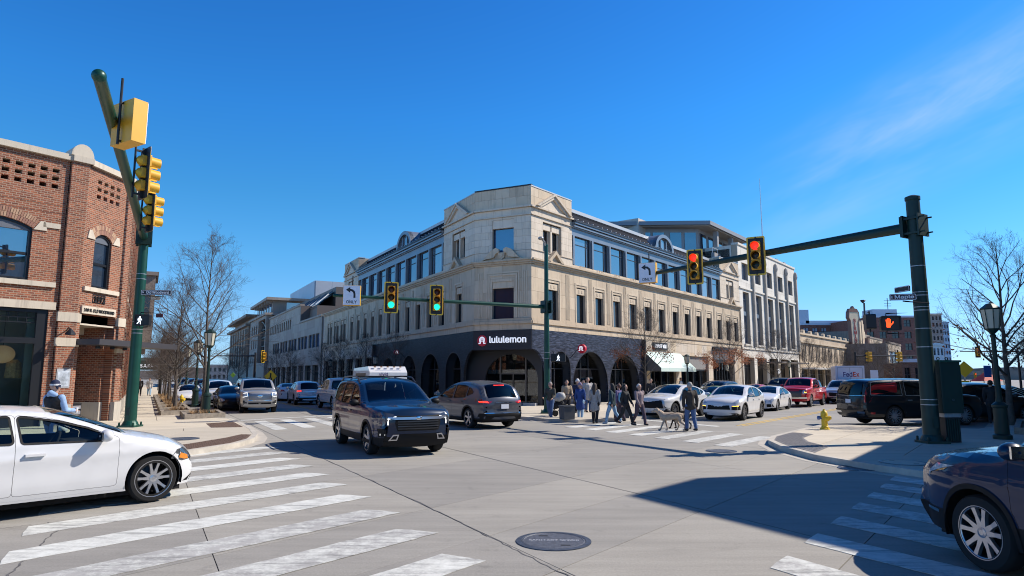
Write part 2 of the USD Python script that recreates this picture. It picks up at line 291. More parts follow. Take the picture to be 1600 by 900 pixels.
def curve(pts, closed=True, n=10):
    """Rounds the corners given as (m, w, radius)."""
    out = []; k = len(pts)
    for i in range(k):
        p, q, r = (np.array(P(*pts[j % k][:2])) for j in (i - 1, i, i + 1)); rad = pts[i][2] if len(pts[i]) > 2 else 0
        if not rad: out.append(q); continue
        a, b = (p - q) / np.linalg.norm(p - q), (r - q) / np.linalg.norm(r - q)
        th = math.acos(np.clip(a @ b, -1, 1)); d = rad / math.tan(th / 2)
        s0, s1 = q + a * d, q + b * d
        for t in np.linspace(0, 1, n): out.append((1-t)**2 * s0 + 2*t*(1-t) * q + t*t * s1)
    return Polygon([tuple(x) for x in out]).buffer(0)
def pavement(name, poly, joints=(), h=.14):
    """A raised pavement: kerb all round, slabs inside with open joints."""
    t = thing(name, None, None, kind='structure')
    k = MB(); k.prism(poly.difference(poly.buffer(-.16)), -.05, h + .004, 'xy'); put(t, 'kerb', k, kerbm)
    k = MB(); k.prism(poly.difference(poly.buffer(-.62)).buffer(0) if False else poly.buffer(.32).difference(poly.buffer(.004)), -.05, .006, 'xy'); put(t, 'gutter', k, mat('gutter_concrete', (.40,.365,.31), .9, var=.15, scale=1.5, bump=.2))
    inner = poly.buffer(-.165); cut = unary_union([LineString([tuple(P(*a)), tuple(P(*b))]).buffer(.011) for a, b in joints]) if joints else Polygon()
    rest = inner.difference(cut)
    for g_ in sorted(getattr(rest, 'geoms', [rest]), key=lambda q: (round(q.centroid.x, 2), round(q.centroid.y, 2))):
        if g_.area < .02: continue
        put(t, 'paving_slab', MB().prism(g_, h - .06, h, 'xy'), walkm)
    put(t, 'bed', MB().prism(inner, -.05, h - .02, 'xy'), sealm)
    return t
NE = curve([(19.2, -60), (19.25, 1.2, 0), (20.2, 2.7, 0), (21.3, 3.4, 0), (22.7, 3.75, 0), (25, 3.95), (29, 4.0, 0), (32.0, 3.9, 0), (33.8, 2.9, 0), (36, 2.55), (160, 2.55), (160, -60)])
jn = [((33.0, -9), (33.0, 2.9)), ((27.6, -60), (27.6, 4)), ((23.6, -60), (23.6, .6)), ((23.6, .6), (26.2, 1.4)), ((26.2, 1.4), (27.6, 1.5)), ((19, -6), (27.6, -6)), ((19, -12), (27.6, -12)), ((33, .6), (160, .6))]
jn += [((36.2 + 2.9 * k, -3.2), (36.2 + 2.9 * k, 3)) for k in range(26)] + [((33, -.9), (160, -.9))]
pavement('pavement', NE, jn)
SE = curve([(16.3, 160), (16.3, 23.5, 0), (16.6, 20.6, 0), (17.6, 18.6, 0), (19.3, 17.65, 0), (21.5, 17.4), (200, 17.4), (200, 160)])
SE = SE.difference(mwpoly([(16.0, 29.5), (19.6, 31.5), (19.6, 165), (14, 165)])).difference(mwpoly([(33, 15), (35, 19.2), (210, 19.2), (210, 15)]))
pavement('pavement', SE, [((20.6, 17), (20.6, 160)), ((24.2, 17), (24.2, 160)), ((16, 24), (28, 24)), ((16, 28), (28, 28)), ((16, 20.2), (33, 20.2))] + [((19, 32 + 4*k), (30, 32 + 4*k)) for k in range(24)] + [((24 + 4*k, 17), (24 + 4*k, 22)) for k in range(30)])
SW = curve([(-60, 15.4), (1.5, 15.4, 0), (3.2, 15.55, 0), (4.8, 16.05, 0), (6.2, 17.1, 0), (7.1, 18.3, 0), (7.5, 19.6, 0), (7.55, 22.5), (7.5, 26.0, 0), (6.6, 27.0, 0), (1.9, 29.6, 0), (1.5, 31), (1.5, 160), (-60, 160)])
pavement('pavement', SW, [((5.4, 15), (5.4, 27)), ((2.9, 18.0), (2.9, 30)), ((5.4, 21.2), (-10, 21.2)), ((5.3, 18.6), (3.6, 19.3)), ((3.6, 19.3), (2.9, 20.4)), ((2.9, 24.8), (-10, 24.8)), ((-.4, 15), (-.4, 160)), ((7.6, 23.6), (2.9, 23.6))] + [((1.6, 28.6 + 3.8*k), (-10, 28.6 + 3.8*k)) for k in range(30)])
NW = curve([(-60, 3.2), (1.4, 3.2, 0), (3.0, 2.6, 0), (3.9, 1.2, 0), (4.1, -.6), (4.1, -60), (-60, -60)])
pavement('pavement', NW, [((1.5, -60), (1.5, 3)), ((-60, .5), (4, .5)), ((-5, -60), (-5, 3))])
# painted markings
def marking(name, pts, label, m=paintm, group=None):
    poly = mwpoly(pts)
    b = poly.boundary.segmentize(.25); c = np.array(b.coords)
    p = put(None, name, MB().prism(Polygon(c + np.random.default_rng(len(_names)).normal(0, .008, c.shape)).buffer(0), .0035, .0075, 'xy'), m)
    tag(p.path, label, 'road marking', group); return p
for k in range(10):
    a = 5.52 + 1.515 * k
    marking('crosswalk_stripe', [(a, -1.42), (a + .66, -1.42), (a + .66, 3.45), (a, 3.9)] if k else [(a, -1.42), (a + .66, -1.42), (a + .66, 3.5), (a, 3.86)],
            'white crosswalk stripe at the left of the crossing, ' + ['nearest to the viewer', 'second from the viewer', 'third from the viewer', 'fourth from the viewer', 'fifth from the viewer', 'sixth from the viewer', 'fourth from the corner pavement', 'third from the corner pavement', 'second from the corner pavement', 'next to the corner pavement'][k], group='stripes of the near left crosswalk')
for k, b in enumerate((6.7, 8.1, 9.5, 10.85, 12.1, 13.35, 14.5)):
    marking('crosswalk_stripe', [(2.66, b), (2.66, b + .62), (-2.6, b + .62), (-2.6, b)], 'white crosswalk stripe before the dark blue SUV, ' + ['in the sun nearest the viewer', 'second from the viewer, half in shade', 'third from the viewer in the shade', 'fourth from the viewer in the shade', 'third from the right pavement', 'second from the right pavement', 'closest to the right pavement'][k], group='stripes of the near right crosswalk')
for k in range(7):
    a = 7.75 + 1.37 * k
    marking('crosswalk_stripe', [(a + .1, 16.7), (a + .75, 16.6), (a + .6, 20.6), (a, 20.7)], 'white stripe of the crosswalk pedestrians use, ' + ['nearest the drain grating', 'second from the drain grating', 'third from the drain grating', 'just before the man with dogs', 'behind the dogs', 'second from the far pavement', 'closest to the far pavement'][k], group='stripes of the far right crosswalk')
for k in range(9):
    b = 4.9 + 1.33 * k
    marking('crosswalk_stripe', [(25.4, b), (25.4, b + .58), (31.0, b + .58), (31.0, b)], 'white stripe of the crosswalk facing the silver SUV, ' + ['nearest its pavement', 'second from the left pavement', 'third from the left pavement', 'fourth from the left pavement', 'hidden mostly by the dark blue SUV', 'behind the dark blue SUV', 'between the two moving SUVs', 'behind the grey SUV', 'nearest the black shop'][k], group='stripes of the far left crosswalk')
marking('stop_line', [(32.0, 4.4), (32.4, 4.4), (32.4, 9.8), (32.0, 9.8)], 'white stop line in front of the silver SUV')
marking('stop_line', [(11.4, 22.6), (11.4, 23.05), (16.2, 23.05), (16.2, 22.6)], 'white stop line ahead of the white cars waiting at the right')
for k, a in enumerate((10.55, 10.85)):
    marking('centre_line', [(a, 24), (a + .12, 24), (a + .12, 130), (a, 130)], 'yellow centre line of the right street, ' + ['on the kerb side', 'on the side of the waiting white cars'][k], yellowm)
for k, a in enumerate((9.95, 10.25)):
    marking('centre_line', [(33, a), (150, a), (150, a + .12), (33, a + .12)], 'yellow centre line of the left street, ' + ['on the silver SUV side', 'on the white pickup side'][k], yellowm)
# tactile plates at the kerb ramps
iron = mat('rusty_iron', (.135,.085,.06), .75, .35, var=.35, scale=14, bump=.6, bscale=120)
greyiron = mat('grey_iron', (.16,.15,.145), .7, .1, var=.3, scale=14, bump=.5, bscale=120)
def plate(pts, label, m, h=.147):
    t = thing('tactile_plate', label, 'tactile plate', (*P(*pts[0]), 0)); poly = mwpoly(pts)
    put(t, 'plate', MB().prism(poly, h - .02, h, 'xy'), m, world=True)
    d = MB(); x0, y0, x1, y1 = poly.buffer(-.05).bounds; inner = poly.buffer(-.06)
    for i, x in enumerate(np.arange(x0, x1, .13)):
        for y in np.arange(y0, y1, .13):
            if inner.contains(Point(x, y)): d.lathe([(.042, h - .001), (.036, h + .008), (.001, h + .009)], 6, (x, y, 0))
    put(t, 'studs', d, m, world=True, kind='stuff'); return t
plate([(19.45, -.9), (19.5, 1.1), (20.35, 2.5), (21.3, 3.15), (22.6, 3.5), (23.0, 3.2), (22.2, 2.6), (21.1, 1.3), (20.4, -.9)], 'rusty brown curved tactile plate along the left corner kerb', iron)
plate([(26.2, 3.7), (29.6, 3.7), (29.4, 2.5), (26.9, 2.5)], 'brown tactile plate by the kerb facing the silver SUV', iron)
plate([(4.95, 16.5), (6.1, 17.4), (6.95, 18.5), (7.3, 19.7), (7.32, 21.6), (6.5, 21.6), (6.4, 20.0), (5.9, 19.0), (5.0, 18.2)], 'dark grey curved tactile plate at the right corner kerb', greyiron)
# drain and manhole lids
def lid(loc, r, label, words=None, h=.006, m=None):
    t = thing('manhole_cover', label, 'manhole cover', (*loc, h)); m = m or mat('lid_iron', (.12,.125,.14), .55, .55, var=.3, scale=20, bump=.5, bscale=90)
    put(t, 'frame', MB().lathe([(r, -.02), (r, .006), (r*.86, .008), (r*.85, .0)], 48), mat('lid_frame', (.075,.085,.105), .5, .5, var=.3, scale=12))
    put(t, 'lid', MB().lathe([(r*.845, -.02), (r*.845, .006), (r*.80, .010), (r*.79, .006), (.001, .006)], 48), m)
    if words:
        ax = unit(92); ay = unit(2)
        put(t, 'lettering', text(MB(), words, r*.16, lambda v: np.column_stack([(v[:, 0] - v[:, 0].max()/2)[:, None] * ax + (v[:, 1] - r*.06)[:, None] * ay, .0062 + v[:, 2]]), .004, True, r*1.35), mat('lid_letters', (.36,.36,.37), .6, .3))
    for sx, sy in ((-.25, .52), (.28, -.5)): put(t, 'pick_hole', MB().box(sx*r - .06, sx*r + .06, sy*r - .02, sy*r + .02, .005, .0085), mat('hole_black', (.012,.012,.013), .8))
    return t
lid(ground(865, 846), .48, 'round iron manhole cover with raised lettering in the nearest road slab', 'SANITARY SEWER')
lid(ground(1127, 705), .42, 'round manhole cover in the road beside the far right crosswalk')
lid(ground(1297, 727) + np.array([0.4, -.55]), .45, 'faint iron cover in the road along the right kerb')
lid(ground(1412, 723, .14), .5, 'iron cover set in the right corner pavement partly in shade', h=.147, m=walkm)
lid(ground(282, 686, .14), .55, 'iron cover in the pavement beside the white car bonnet', h=.147)
# ================================================================ the corner building
L0, R0 = np.array([-2.566, 44.695]), np.array([1.270, 42.843])
dC = (R0 - L0) / np.linalg.norm(R0 - L0); WC = float(np.linalg.norm(R0 - L0))
FL, FR_, FC = Frame(L0, mv, -right_of(mv)), Frame(R0, wv, right_of(wv)), Frame(L0, dC, right_of(dC))
def stone(name, c, v=.16):
    return facade_tone(name, c, v)
def facade_tone(name, c, v):
    """Limestone: blotches, vertical water streaks, grain."""
    if name in _mats: return _mats[name]
    c = np.array(c)
    _mats[name] = usdkit.material(stage, '/World/Looks/' + name, {
        'geo': ('geometry', {}), 'n': ('noise_texture', {'scale': .9, 'detail': 7.0, 'roughness': .65}), 'r': ('rgb_ramp', {'ramp': [(0, tuple(c*(1-v)*np.array([1,.96,.9]))), (.35, tuple(c*(1-.5*v))), (.6, tuple(c)), (1, tuple(np.minimum(c*(1+v), .95)))]}),
        'mp': ('mapping', {'scale': (4, 4, .35)}), 'n2': ('noise_texture', {'scale': 1.0, 'detail': 6.0, 'roughness': .7}), 'r2': ('rgb_ramp', {'ramp': [(0, (.50,.50,.51)), (.35, (.76,.76,.765)), (.48, (1,1,1)), (1, (1.04,)*3)]}),
        'x': ('mix', {'mix_type': 'multiply', 'fac': .9}), 'n3': ('noise_texture', {'scale': 45., 'detail': 3.0}), 'b': ('bump', {'strength': .25, 'distance': .01}),
        'p': ('principled_bsdf', {'roughness': .85, 'specular_ior_level': .3})},
        [('geo.position', 'n.vector'), ('geo.position', 'mp.vector'), ('mp.vector', 'n2.vector'), ('geo.position', 'n3.vector'), ('n.fac', 'r.fac'), ('n2.fac', 'r2.fac'), ('r.color', 'x.color1'), ('r2.color', 'x.color2'), ('x.color', 'p.base_color'), ('n3.fac', 'b.height'), ('b.normal', 'p.normal')], surface='p.BSDF')
    return _mats[name]
stA = [stone('limestone_warm', (.53,.425,.305)), stone('limestone_warm_pale', (.57,.465,.34)), stone('limestone_warm_dark', (.485,.385,.275))]
stB = [stone('limestone_white', (.585,.50,.395), .1), stone('limestone_white_pale', (.615,.525,.42), .1), stone('limestone_white_dark', (.555,.47,.37), .1)]
jointm = mat('stone_joint', (.36,.30,.23), .9)
darkglass = pane_mat('window_glass_dark', (.006,.007,.009), (.07,.065,.06), 1.5)
blueglass = pane_mat('window_glass_blue', (.010,.019,.036), (.10,.12,.14), 2.5)
skyglass = mat('window_glass_sky', (.02,.05,.11), .03, spec=1.0, extra={'ior': 2.0})
metalblue = mat('grey_blue_metal', (.21,.235,.265), .42, .55, var=.1, scale=.7)
metaldark = mat('dark_window_frame', (.035,.037,.042), .45, .4)
roofdark = mat('dark_mansard', (.011,.013,.02), .85, .0, var=.2, scale=.6, spec=.08)
coping = mat('pale_coping', (.42,.43,.44), .5, .3, var=.08, scale=1)
blackpaint = mat('black_paint', (.011,.012,.015), .45)
rs = random.Random(11)
def blocks(node, F, s0, s1, z0, z1, rowh, blk, mats, t=.0, thick=.06, holes=(), gap=.005, name='stone_block', off=.5):
    """Stone courses: each block its own piece, joints recessed."""
    nz = max(1, round((z1 - z0) / rowh)); zz = np.linspace(z0, z1, nz + 1); hole = unary_union([h for h in holes]) if holes else None
    for i in range(nz):
        n = max(1, round((s1 - s0) / blk)); step = (s1 - s0) / n
        cuts = [s0] + [s0 + step * (k + (off if i % 2 else 0)) for k in range(n + 1) if s0 + .15 < s0 + step * (k + (off if i % 2 else 0)) < s1 - .15] + [s1]
        for a, b in zip(cuts, cuts[1:]):
            q = sbox(a + gap, zz[i] + gap, b - gap, zz[i+1] - gap)
            if hole is not None: q = q.difference(hole)
            for g_ in getattr(q, 'geoms', [q]):
                if g_.geom_type != 'Polygon' or g_.area < .01: continue
                put(node, name, MB(F).prism(g_.simplify(.001), t - thick, t + rs.uniform(-.002, .002)), rs.choice(mats), world=True)
mb_ = thing('corner_building', 'pale limestone corner building with black arched shopfront and blue-grey attic windows', 'building', (*L0, 0))
# ---- window helper: reveal frame + panes
def window(node, F, s0, s1, z0, z1, depth, glassm, framem=metaldark, bars=(), fw=.06, mull=(), name='window', fd=.07):
    f = MB(F); t = -depth
    f.box(s0, s0+fw, t, t+fd, z0, z1).box(s1-fw, s1, t, t+fd, z0, z1).box(s0+fw, s1-fw, t, t+fd, z0, z0+fw).box(s0+fw, s1-fw, t, t+fd, z1-fw, z1)
    for z in bars: f.box(s0+fw, s1-fw, t, t+fd-.01, z-.03, z+.03)
    for s in mull: f.box(s-.03, s+.03, t, t+fd-.005, z0+fw, z1-fw)
    w = put(node, name, f, framem, world=True)
    put(w, 'pane', MB(F).box(s0+fw*.5, s1-fw*.5, t+.012, t+.03, z0+fw*.5, z1-fw*.5), glassm, world=True)
    return w
def wall(node, F, s0, s1, z0, z1, holes, t0, t1, m, name='wall'):
    q = sbox(s0, z0, s1, z1).difference(unary_union(holes)) if holes else sbox(s0, z0, s1, z1)
    return put(node, name, MB(F).prism(q, t0, t1), m, world=True)
# masses behind everything
LEN_L, LEN_R = 44.0, 39.7
core = Polygon([tuple(L0), tuple(R0), tuple(FR_.pt(LEN_R)), tuple(FR_.pt(LEN_R) - FR_.n * 22), tuple(FL.pt(LEN_L) - FL.n * 12), tuple(FL.pt(LEN_L))])
coreL = Polygon([tuple(L0), tuple(R0), tuple(FR_.pt(LEN_R)), tuple(FR_.pt(LEN_R) - FR_.n * 20), tuple(FL.pt(34.6) - FL.n * 10), tuple(FL.pt(34.6))])
inside = mat('room_dark', (.03,.028,.026), .9)
put(mb_, 'inner_mass', MB().prism(core.buffer(-1.9), .1, 9.4, 'xy').prism(coreL.buffer(-1.2), 9.4, 13.2, 'xy'), inside, world=True)
put(mb_, 'flat_roof', MB().prism(core.buffer(-.3), 9.5, 9.7, 'xy'), mat('roof_gravel', (.25,.24,.22), .9, var=.2), world=True)
put(mb_, 'upper_roof', MB().prism(coreL.buffer(-.9), 13.9, 14.3, 'xy'), roofdark, world=True)
# ---- second storey: stone wall, openings
wR = [2.57, 6.11, 8.72, 11.42, 14.08, 16.75, 19.48, 22.36, 25.06, 27.79, 30.44, 33.27, 35.79, 38.2]
wL = [2.6] + [5.74 + 2.515 * k for k in range(11)] + [33.9, 35.1, 37.0, 38.2, 40.1, 41.3]
for F, ws_, ln, hw in ((FR_, wR, LEN_R, .62), (FL, wL, LEN_L, .5)):
    holes = [sbox(s - hw, 5.85, s + hw, 8.42) for s in ws_]
    wall(mb_, F, 0, ln, 5.1, 9.5, holes, -.55, -.05, jointm, 'backing_wall')
    if F is FR_: blocks(mb_, F, 0, ln, 5.85, 9.45, .9, 1.33, stA, 0, .055, holes)
    else: blocks(mb_, F, 0, ln, 5.85, 9.45, 1.2, 1.26, stA, 0, .055, holes)
    blocks(mb_, F, 0, ln, 5.1, 5.5, .4, 2.66, stA, .03, .09, name='band_stone')
    put(mb_, 'sill_course', MB(F).box(-.02, ln, -.03, .13, 5.5, 5.68).box(-.02, ln, -.03, .07, 5.685, 5.85), stA[2], world=True)
    for s in ws_:
        h = hw
        put(mb_, 'lintel_panel', MB(F).box(s-h+.03, s+h-.03, -.2, -.06, 7.93, 8.36), stA[1], world=True)
        rb = MB(F)
        for k in (-1, 1): rb.lathe([(.13, -.055), (.13, -.04), (.09, -.025), (.001, -.03)], 10, (s + k*.2, 0, 8.14), 'y') if False else rb.box(s+k*.2-.1, s+k*.2+.1, -.07, -.045, 8.04, 8.25)
        put(mb_, 'lintel_rosettes', rb, stA[2], world=True, kind='stuff')
        window(mb_, F, s-h+.01, s+h-.01, 5.86, 7.92, .3, darkglass, fw=.05, mull=())
        fr = MB(F)                                # raised surround and fluted pilaster strips
        fr.box(s-h-.2, s-h-.08, .006, .035, 5.86, 8.6).box(s+h+.08, s+h+.2, .006, .035, 5.86, 8.6).box(s-h-.2, s+h+.2, .006, .035, 8.605, 8.72)
        put(mb_, 'window_surround', fr, stA[1], world=True)
    fl = MB(F)
    for a, b in zip(ws_, ws_[1:]):
        c = (a + b) / 2
        if b - a > 2:
            for k in (-.2, -.07, .06, .19): fl.box(c+k-.035, c+k+.035, .006, .03, 6.0, 9.2)
    put(mb_, 'flutes', fl, stA[1], world=True, kind='stuff')
    cn = MB(F)
    for z0, z1, t in ((9.45, 9.55, .1), (9.555, 9.68, .2), (9.685, 9.8, .3)): cn.box(-.12, ln, -.3, t, z0, z1)
    put(mb_, 'cornice', cn, stA[2], world=True)
    if F is FR_:
        for k in range(13):                       # carved roundels in the frieze
            s = 6.4 + 2.1 * k
            if s > ln - 6: break
# ---- pavilions on both streets
def pavilion(F, s0, s1, rev=False):
    c = (s0 + s1) / 2; hw = (s1 - s0) / 2
    wn = [sbox(c - .98, 10.4, c - .18, 12.2), sbox(c + .18, 10.4, c + .98, 12.2)]
    frame = sbox(c - 1.12, 10.4, c + 1.12, 12.5)
    wall(mb_, F, s0, s1, 9.8, 14.7, [frame], -.6, -.05, jointm, 'backing_wall')
    blocks(mb_, F, s0, s1, 9.8, 10.38, .6, 1.6, stB, .02, .07)
    blocks(mb_, F, s0, s1, 10.4, 12.75, .47, 1.0, stB, 0, .055, [frame])
    blocks(mb_, F, s0, s1, 12.85, 13.28, .45, 1.6, stB, .0, .055)
    blocks(mb_, F, s0, s1, 13.42, 14.7, .64, 1.7, stA, .0, .055)
    m = MB(F).box(s0-.04, s1+.04, -.05, .09, 12.76, 12.84).box(s0-.08, s1+.08, -.05, .16, 13.29, 13.41).box(s0-.03, s1+.03, -.05, .08, 10.385, 10.42)
    put(mb_, 'moulding', m, stB[2], world=True)
    put(mb_, 'parapet_cap', MB(F).box(s0-.03, s1+.03, -.7, .03, 14.7, 14.78), coping, world=True)
    # paired window: recessed stone frame, post between
    r = MB(F).prism(frame.difference(unary_union(wn)), -.42, -.3); put(mb_, 'window_surround', r, stB[1], world=True)
    put(mb_, 'lintel', MB(F).box(c-1.1, c-.08, -.29, -.12, 12.0, 12.42).box(c+.08, c+1.1, -.29, -.12, 12.0, 12.42), stB[1], world=True)
    put(mb_, 'window_post', MB(F).box(c-.1, c+.1, -.29, -.1, 10.42, 11.99), stB[0], world=True)
    for k in (-1, 1): window(mb_, F, c+k*.58-.4, c+k*.58+.4, 10.4, 12.0, .42, darkglass, fw=.05)
    # big pediment with raking mouldings
    w_ = min(hw - .25, 2.15); z0 = 13.42; za = 14.62
    tri = Polygon([(c - w_, z0), (c + w_, z0), (c, za)]); inn = Polygon([(c - w_ + .62, z0), (c + w_ - .62, z0), (c, za - .36)])
    put(mb_, 'pediment_moulding', MB(F).prism(tri.difference(inn), .008, .2).prism(tri.difference(Polygon([(c - w_ + .25, z0), (c + w_ - .25, z0), (c, za - .15)])), .203, .3), stB[2], world=True)
    put(mb_, 'pediment_panel', MB(F).prism(inn, .008, .04), stB[1], world=True)
    # small pediment over the cornice
    q = Polygon([(c - .95, 9.81), (c + .95, 9.81), (c, 10.62)]); qi = Polygon([(c - .62, 9.81), (c + .62, 9.81), (c, 10.34)])
    put(mb_, 'small_pediment', MB(F).prism(q.difference(qi), .03, .34), stA[2], world=True)
    put(mb_, 'small_pediment_panel', MB(F).prism(qi, .03, .12), stA[0], world=True)
pavilion(FR_, 0, 4.97); pavilion(FL, 0, 5.5); pavilion(FR_, 33.9, 39.7); pavilion(FL, 28.9, 34.6)
for F, s in ((FR_, 33.9), (FR_, 4.97), (FL, 5.5), (FL, 28.9), (FL, 34.6)):   # returns of the pavilions above the attic
    sgn = 1 if s in (4.97, 5.5, 34.6) else -1
    put(mb_, 'pavilion_return', MB(F).box(min(s, s - sgn*.5), max(s, s - sgn*.5), -3.2, -.61, 9.8, 14.7), stA[0], world=True)
# ---- chamfered corner bay
hC = [sbox(1.36, 5.86, 2.98, 8.36), sbox(1.36, 10.4, 2.98, 12.6)]
wall(mb_, FC, 0, WC, 5.1, 14.7, hC, -.6, -.05, jointm, 'backing_wall')
blocks(mb_, FC, 0, WC, 5.1, 5.5, .4, 2.1, stA, .03, .09, name='band_stone')
put(mb_, 'sill_course', MB(FC).box(-.05, WC+.05, -.03, .13, 5.5, 5.68).box(-.02, WC+.02, -.03, .07, 5.685, 5.85), stA[2], world=True)
blocks(mb_, FC, 0, WC, 5.86, 9.45, .9, 1.4, stA, 0, .055, hC[:1])
for z0, z1, t in ((9.45, 9.55, .1), (9.555, 9.68, .2), (9.685, 9.8, .3)): put(mb_, 'cornice', MB(FC).box(-.12, WC+.12, -.3, t, z0, z1), stA[2], world=True)
blocks(mb_, FC, 0, WC, 9.8, 10.38, .6, 1.4, stB, .02, .07)
blocks(mb_, FC, 0, WC, 10.4, 12.75, .47, 1.06, stB, 0, .055, hC[1:])
blocks(mb_, FC, 0, WC, 12.85, 13.28, .45, 1.4, stB, 0, .055); blocks(mb_, FC, 0, WC, 13.42, 14.75, .66, 1.06, stA, 0, .055)
put(mb_, 'moulding', MB(FC).box(-.04, WC+.04, -.05, .09, 12.76, 12.84).box(-.08, WC+.08, -.05, .16, 13.29, 13.41), stB[2], world=True)
put(mb_, 'parapet_cap', MB(FC).box(-.03, WC+.03, -.7, .03, 14.75, 14.84), metaldark, world=True)
put(mb_, 'lintel_panel', MB(FC).box(1.37, 2.97, -.3, -.06, 7.92, 8.35), stA[1], world=True)
put(mb_, 'lintel_panel', MB(FC).box(1.37, 2.97, -.3, -.04, 12.02, 12.59), stB[1], world=True)
window(mb_, FC, 1.37, 2.97, 5.87, 7.91, .3, mat('corner_pane', (.010,.017,.032), .03, spec=.22), fw=.03); window(mb_, FC, 1.37, 2.97, 10.41, 12.01, .3, skyglass, fw=.03)
fr = MB(FC)
for k, t in ((.0, .05), (.16, .03)): fr.box(1.1-k, 1.2-k, .006, t, 5.9, 8.75+k).box(3.14+k, 3.24+k, .006, t, 5.9, 8.75+k).box(1.1-k, 3.24+k, .006, t+.004, 8.755+k, 8.86+k)
for s in (.28, .42, .56, 3.62, 3.76, 3.9): fr.box(s, s+.08, .006, .03, 6.0, 9.0)
put(mb_, 'window_surround', fr, stA[1], world=True)
# swan-neck pediment with a shield
pts = [(-1.5, 0)] + [(-1.5 + .95*t, .05 + .72*(t*t*(3-2*t))) for t in np.linspace(0, 1, 9)] + [(-.4, .84), (-.2, .76), (-.16, .6), (-.3, .5), (-.42, .42), (-.55, .2), (-.8, .14), (-1.1, .12)]
sw = MB(FC); c = 2.14
for k in (1, -1): sw.prism(affinity.translate(affinity.scale(Polygon(pts).buffer(0), k, 1, origin=(0, 0)), c, 9.8), .03, .26)
for k in (1, -1): sw.add(trimesh.creation.torus(.1, .05, 14, 8), TR(c + k*.3, .2, 10.42, rx=90))
put(mb_, 'swan_neck_pediment', sw, stA[0], world=True)
put(mb_, 'shield', MB(FC).prism(Polygon([(c-.26, 10.3), (c-.22, 9.98), (c, 9.82), (c+.22, 9.98), (c+.26, 10.3)]), .03, .2).prism(Point(c, 10.12).buffer(.13), .2, .25), stA[2], world=True)
put(mb_, 'pediment_back', MB(FC).prism(Polygon([(c-1.5, 9.81), (c+1.5, 9.81), (c+.55, 10.3), (c-.55, 10.3)]), .03, .09), stA[2], world=True)
pent = MB().prism(Polygon([tuple(L0 + dC*1.0 - FC.n*2.2 + dC*a - FC.n*b) for a, b in ((0, 0), (2.6, 0), (3.4, 4), (-1, 4))]), 14.3, 15.35, 'xy')
put(mb_, 'roof_hatch', pent, mat('hatch_dark', (.05,.055,.07), .6, .2), world=True)
# ---- attic storey: metal window band, mansard, coping
def attic(F, s0, s1, bays, pitch, first):
    put(mb_, 'sill_band', MB(F).box(s0, s1, -.5, .0, 9.805, 10.02), stA[1], world=True)
    put(mb_, 'attic_back', MB(F).box(s0, s1, -1.1, -.75, 9.8, 13.3), inside, world=True)
    for k in range(bays):
        a = first + pitch * k; b = min(a + pitch, s1)
        if a < s0 - .1: continue
        put(mb_, 'attic_pilaster', MB(F).box(a, a+.42, -.35, -.05, 10.03, 12.2).box(a+.1, a+.32, -.045, .03, 10.05, 12.18), metalblue, world=True)
        window(mb_, F, a+.43, b-.01, 10.03, 12.2, .26, blueglass, bars=(11.62,), mull=(b-.45,), fw=.06)
    fa = MB(F)
    for z0, z1, t in ((12.2, 12.72, -.02), (12.725, 12.8, .1), (12.805, 12.92, .22), (12.925, 13.0, .12), (13.005, 13.14, .3)): fa.box(s0, s1, -.7, t, z0, z1)
    put(mb_, 'metal_cornice', fa, metalblue, world=True)
    put(mb_, 'gutter', MB(F).box(s0, s1, .0, .36, 13.145, 13.24).box(s0, s1, -.1, .2, 13.245, 13.32), metaldark, world=True)
    n = int((s1 - s0) / .7)
    sb = MB(F)
    for k in range(n): sb.box(s0 + .35 + k*.7, s0 + .43 + k*.7, .1, .3, 13.325, 13.39)
    put(mb_, 'snow_guards', sb, coping, world=True)
    v = [(s0, .05, 13.25), (s1, .05, 13.25), (s1, -1.1, 14.3), (s0, -1.1, 14.3)]
    put(mb_, 'mansard', MB(F).raw(v, [[0, 1, 2, 3]]).raw([(a, b, c-.12) for a, b, c in v], [[3, 2, 1, 0]]), roofdark, world=True)
    put(mb_, 'roof_coping', MB(F).box(s0, s1, -1.4, -1.02, 14.2, 14.62), coping, world=True)
attic(FR_, 4.98, 33.9, 11, 2.63, 4.98)
attic(FL, 5.51, 28.9, 9, 2.74, 4.25 + 1.27)
def roundel(F, c):
    """Carved frieze roundels between sill band and cornice."""
    q = MB(F)
    for k in (-.28, 0, .28): q.add(trimesh.creation.torus(.13, .02, 14, 6), TR(c + k, .0, 9.92, rx=90))
    put(mb_, 'frieze_carving', q, stA[2], world=True)
for k in range(11): roundel(FR_, 6.3 + 2.63 * k)
def dormer(F, c):
    """Half-round dormer: metal barrel, ring front and three lights."""
    r = 1.9; zb = 13.3; a = np.linspace(0, math.pi, 17)
    half = Polygon([(c + r*math.cos(t), zb + .78*r*math.sin(t)) for t in a]); inn = Polygon([(c + (r-.34)*math.cos(t), zb + .02 + .74*(r-.34)*math.sin(t)) for t in a])
    d = put(mb_, 'dormer_front', MB(F).prism(half.difference(inn), -.22, .12), metalblue, world=True)
    put(d, 'dormer_glass', MB(F).prism(inn, -.2, -.12), blueglass, world=True)
    put(d, 'dormer_mullions', MB(F).box(c-.62, c-.5, -.11, .0, zb, zb+1.05).box(c+.5, c+.62, -.11, .0, zb, zb+1.05), metalblue, world=True)
    v, f = [], []
    for t in a: v += [(c + r*math.cos(t), .1, zb + .78*r*math.sin(t)), (c + r*math.cos(t), -2.2, zb + .78*r*math.sin(t))]
    f = [[2*k, 2*k+1, 2*k+3, 2*k+2] for k in range(16)]
    put(d, 'dormer_barrel', MB(F).raw(v, f), metalblue, world=True)
dormer(FR_, 20.3); dormer(FL, 14.4)
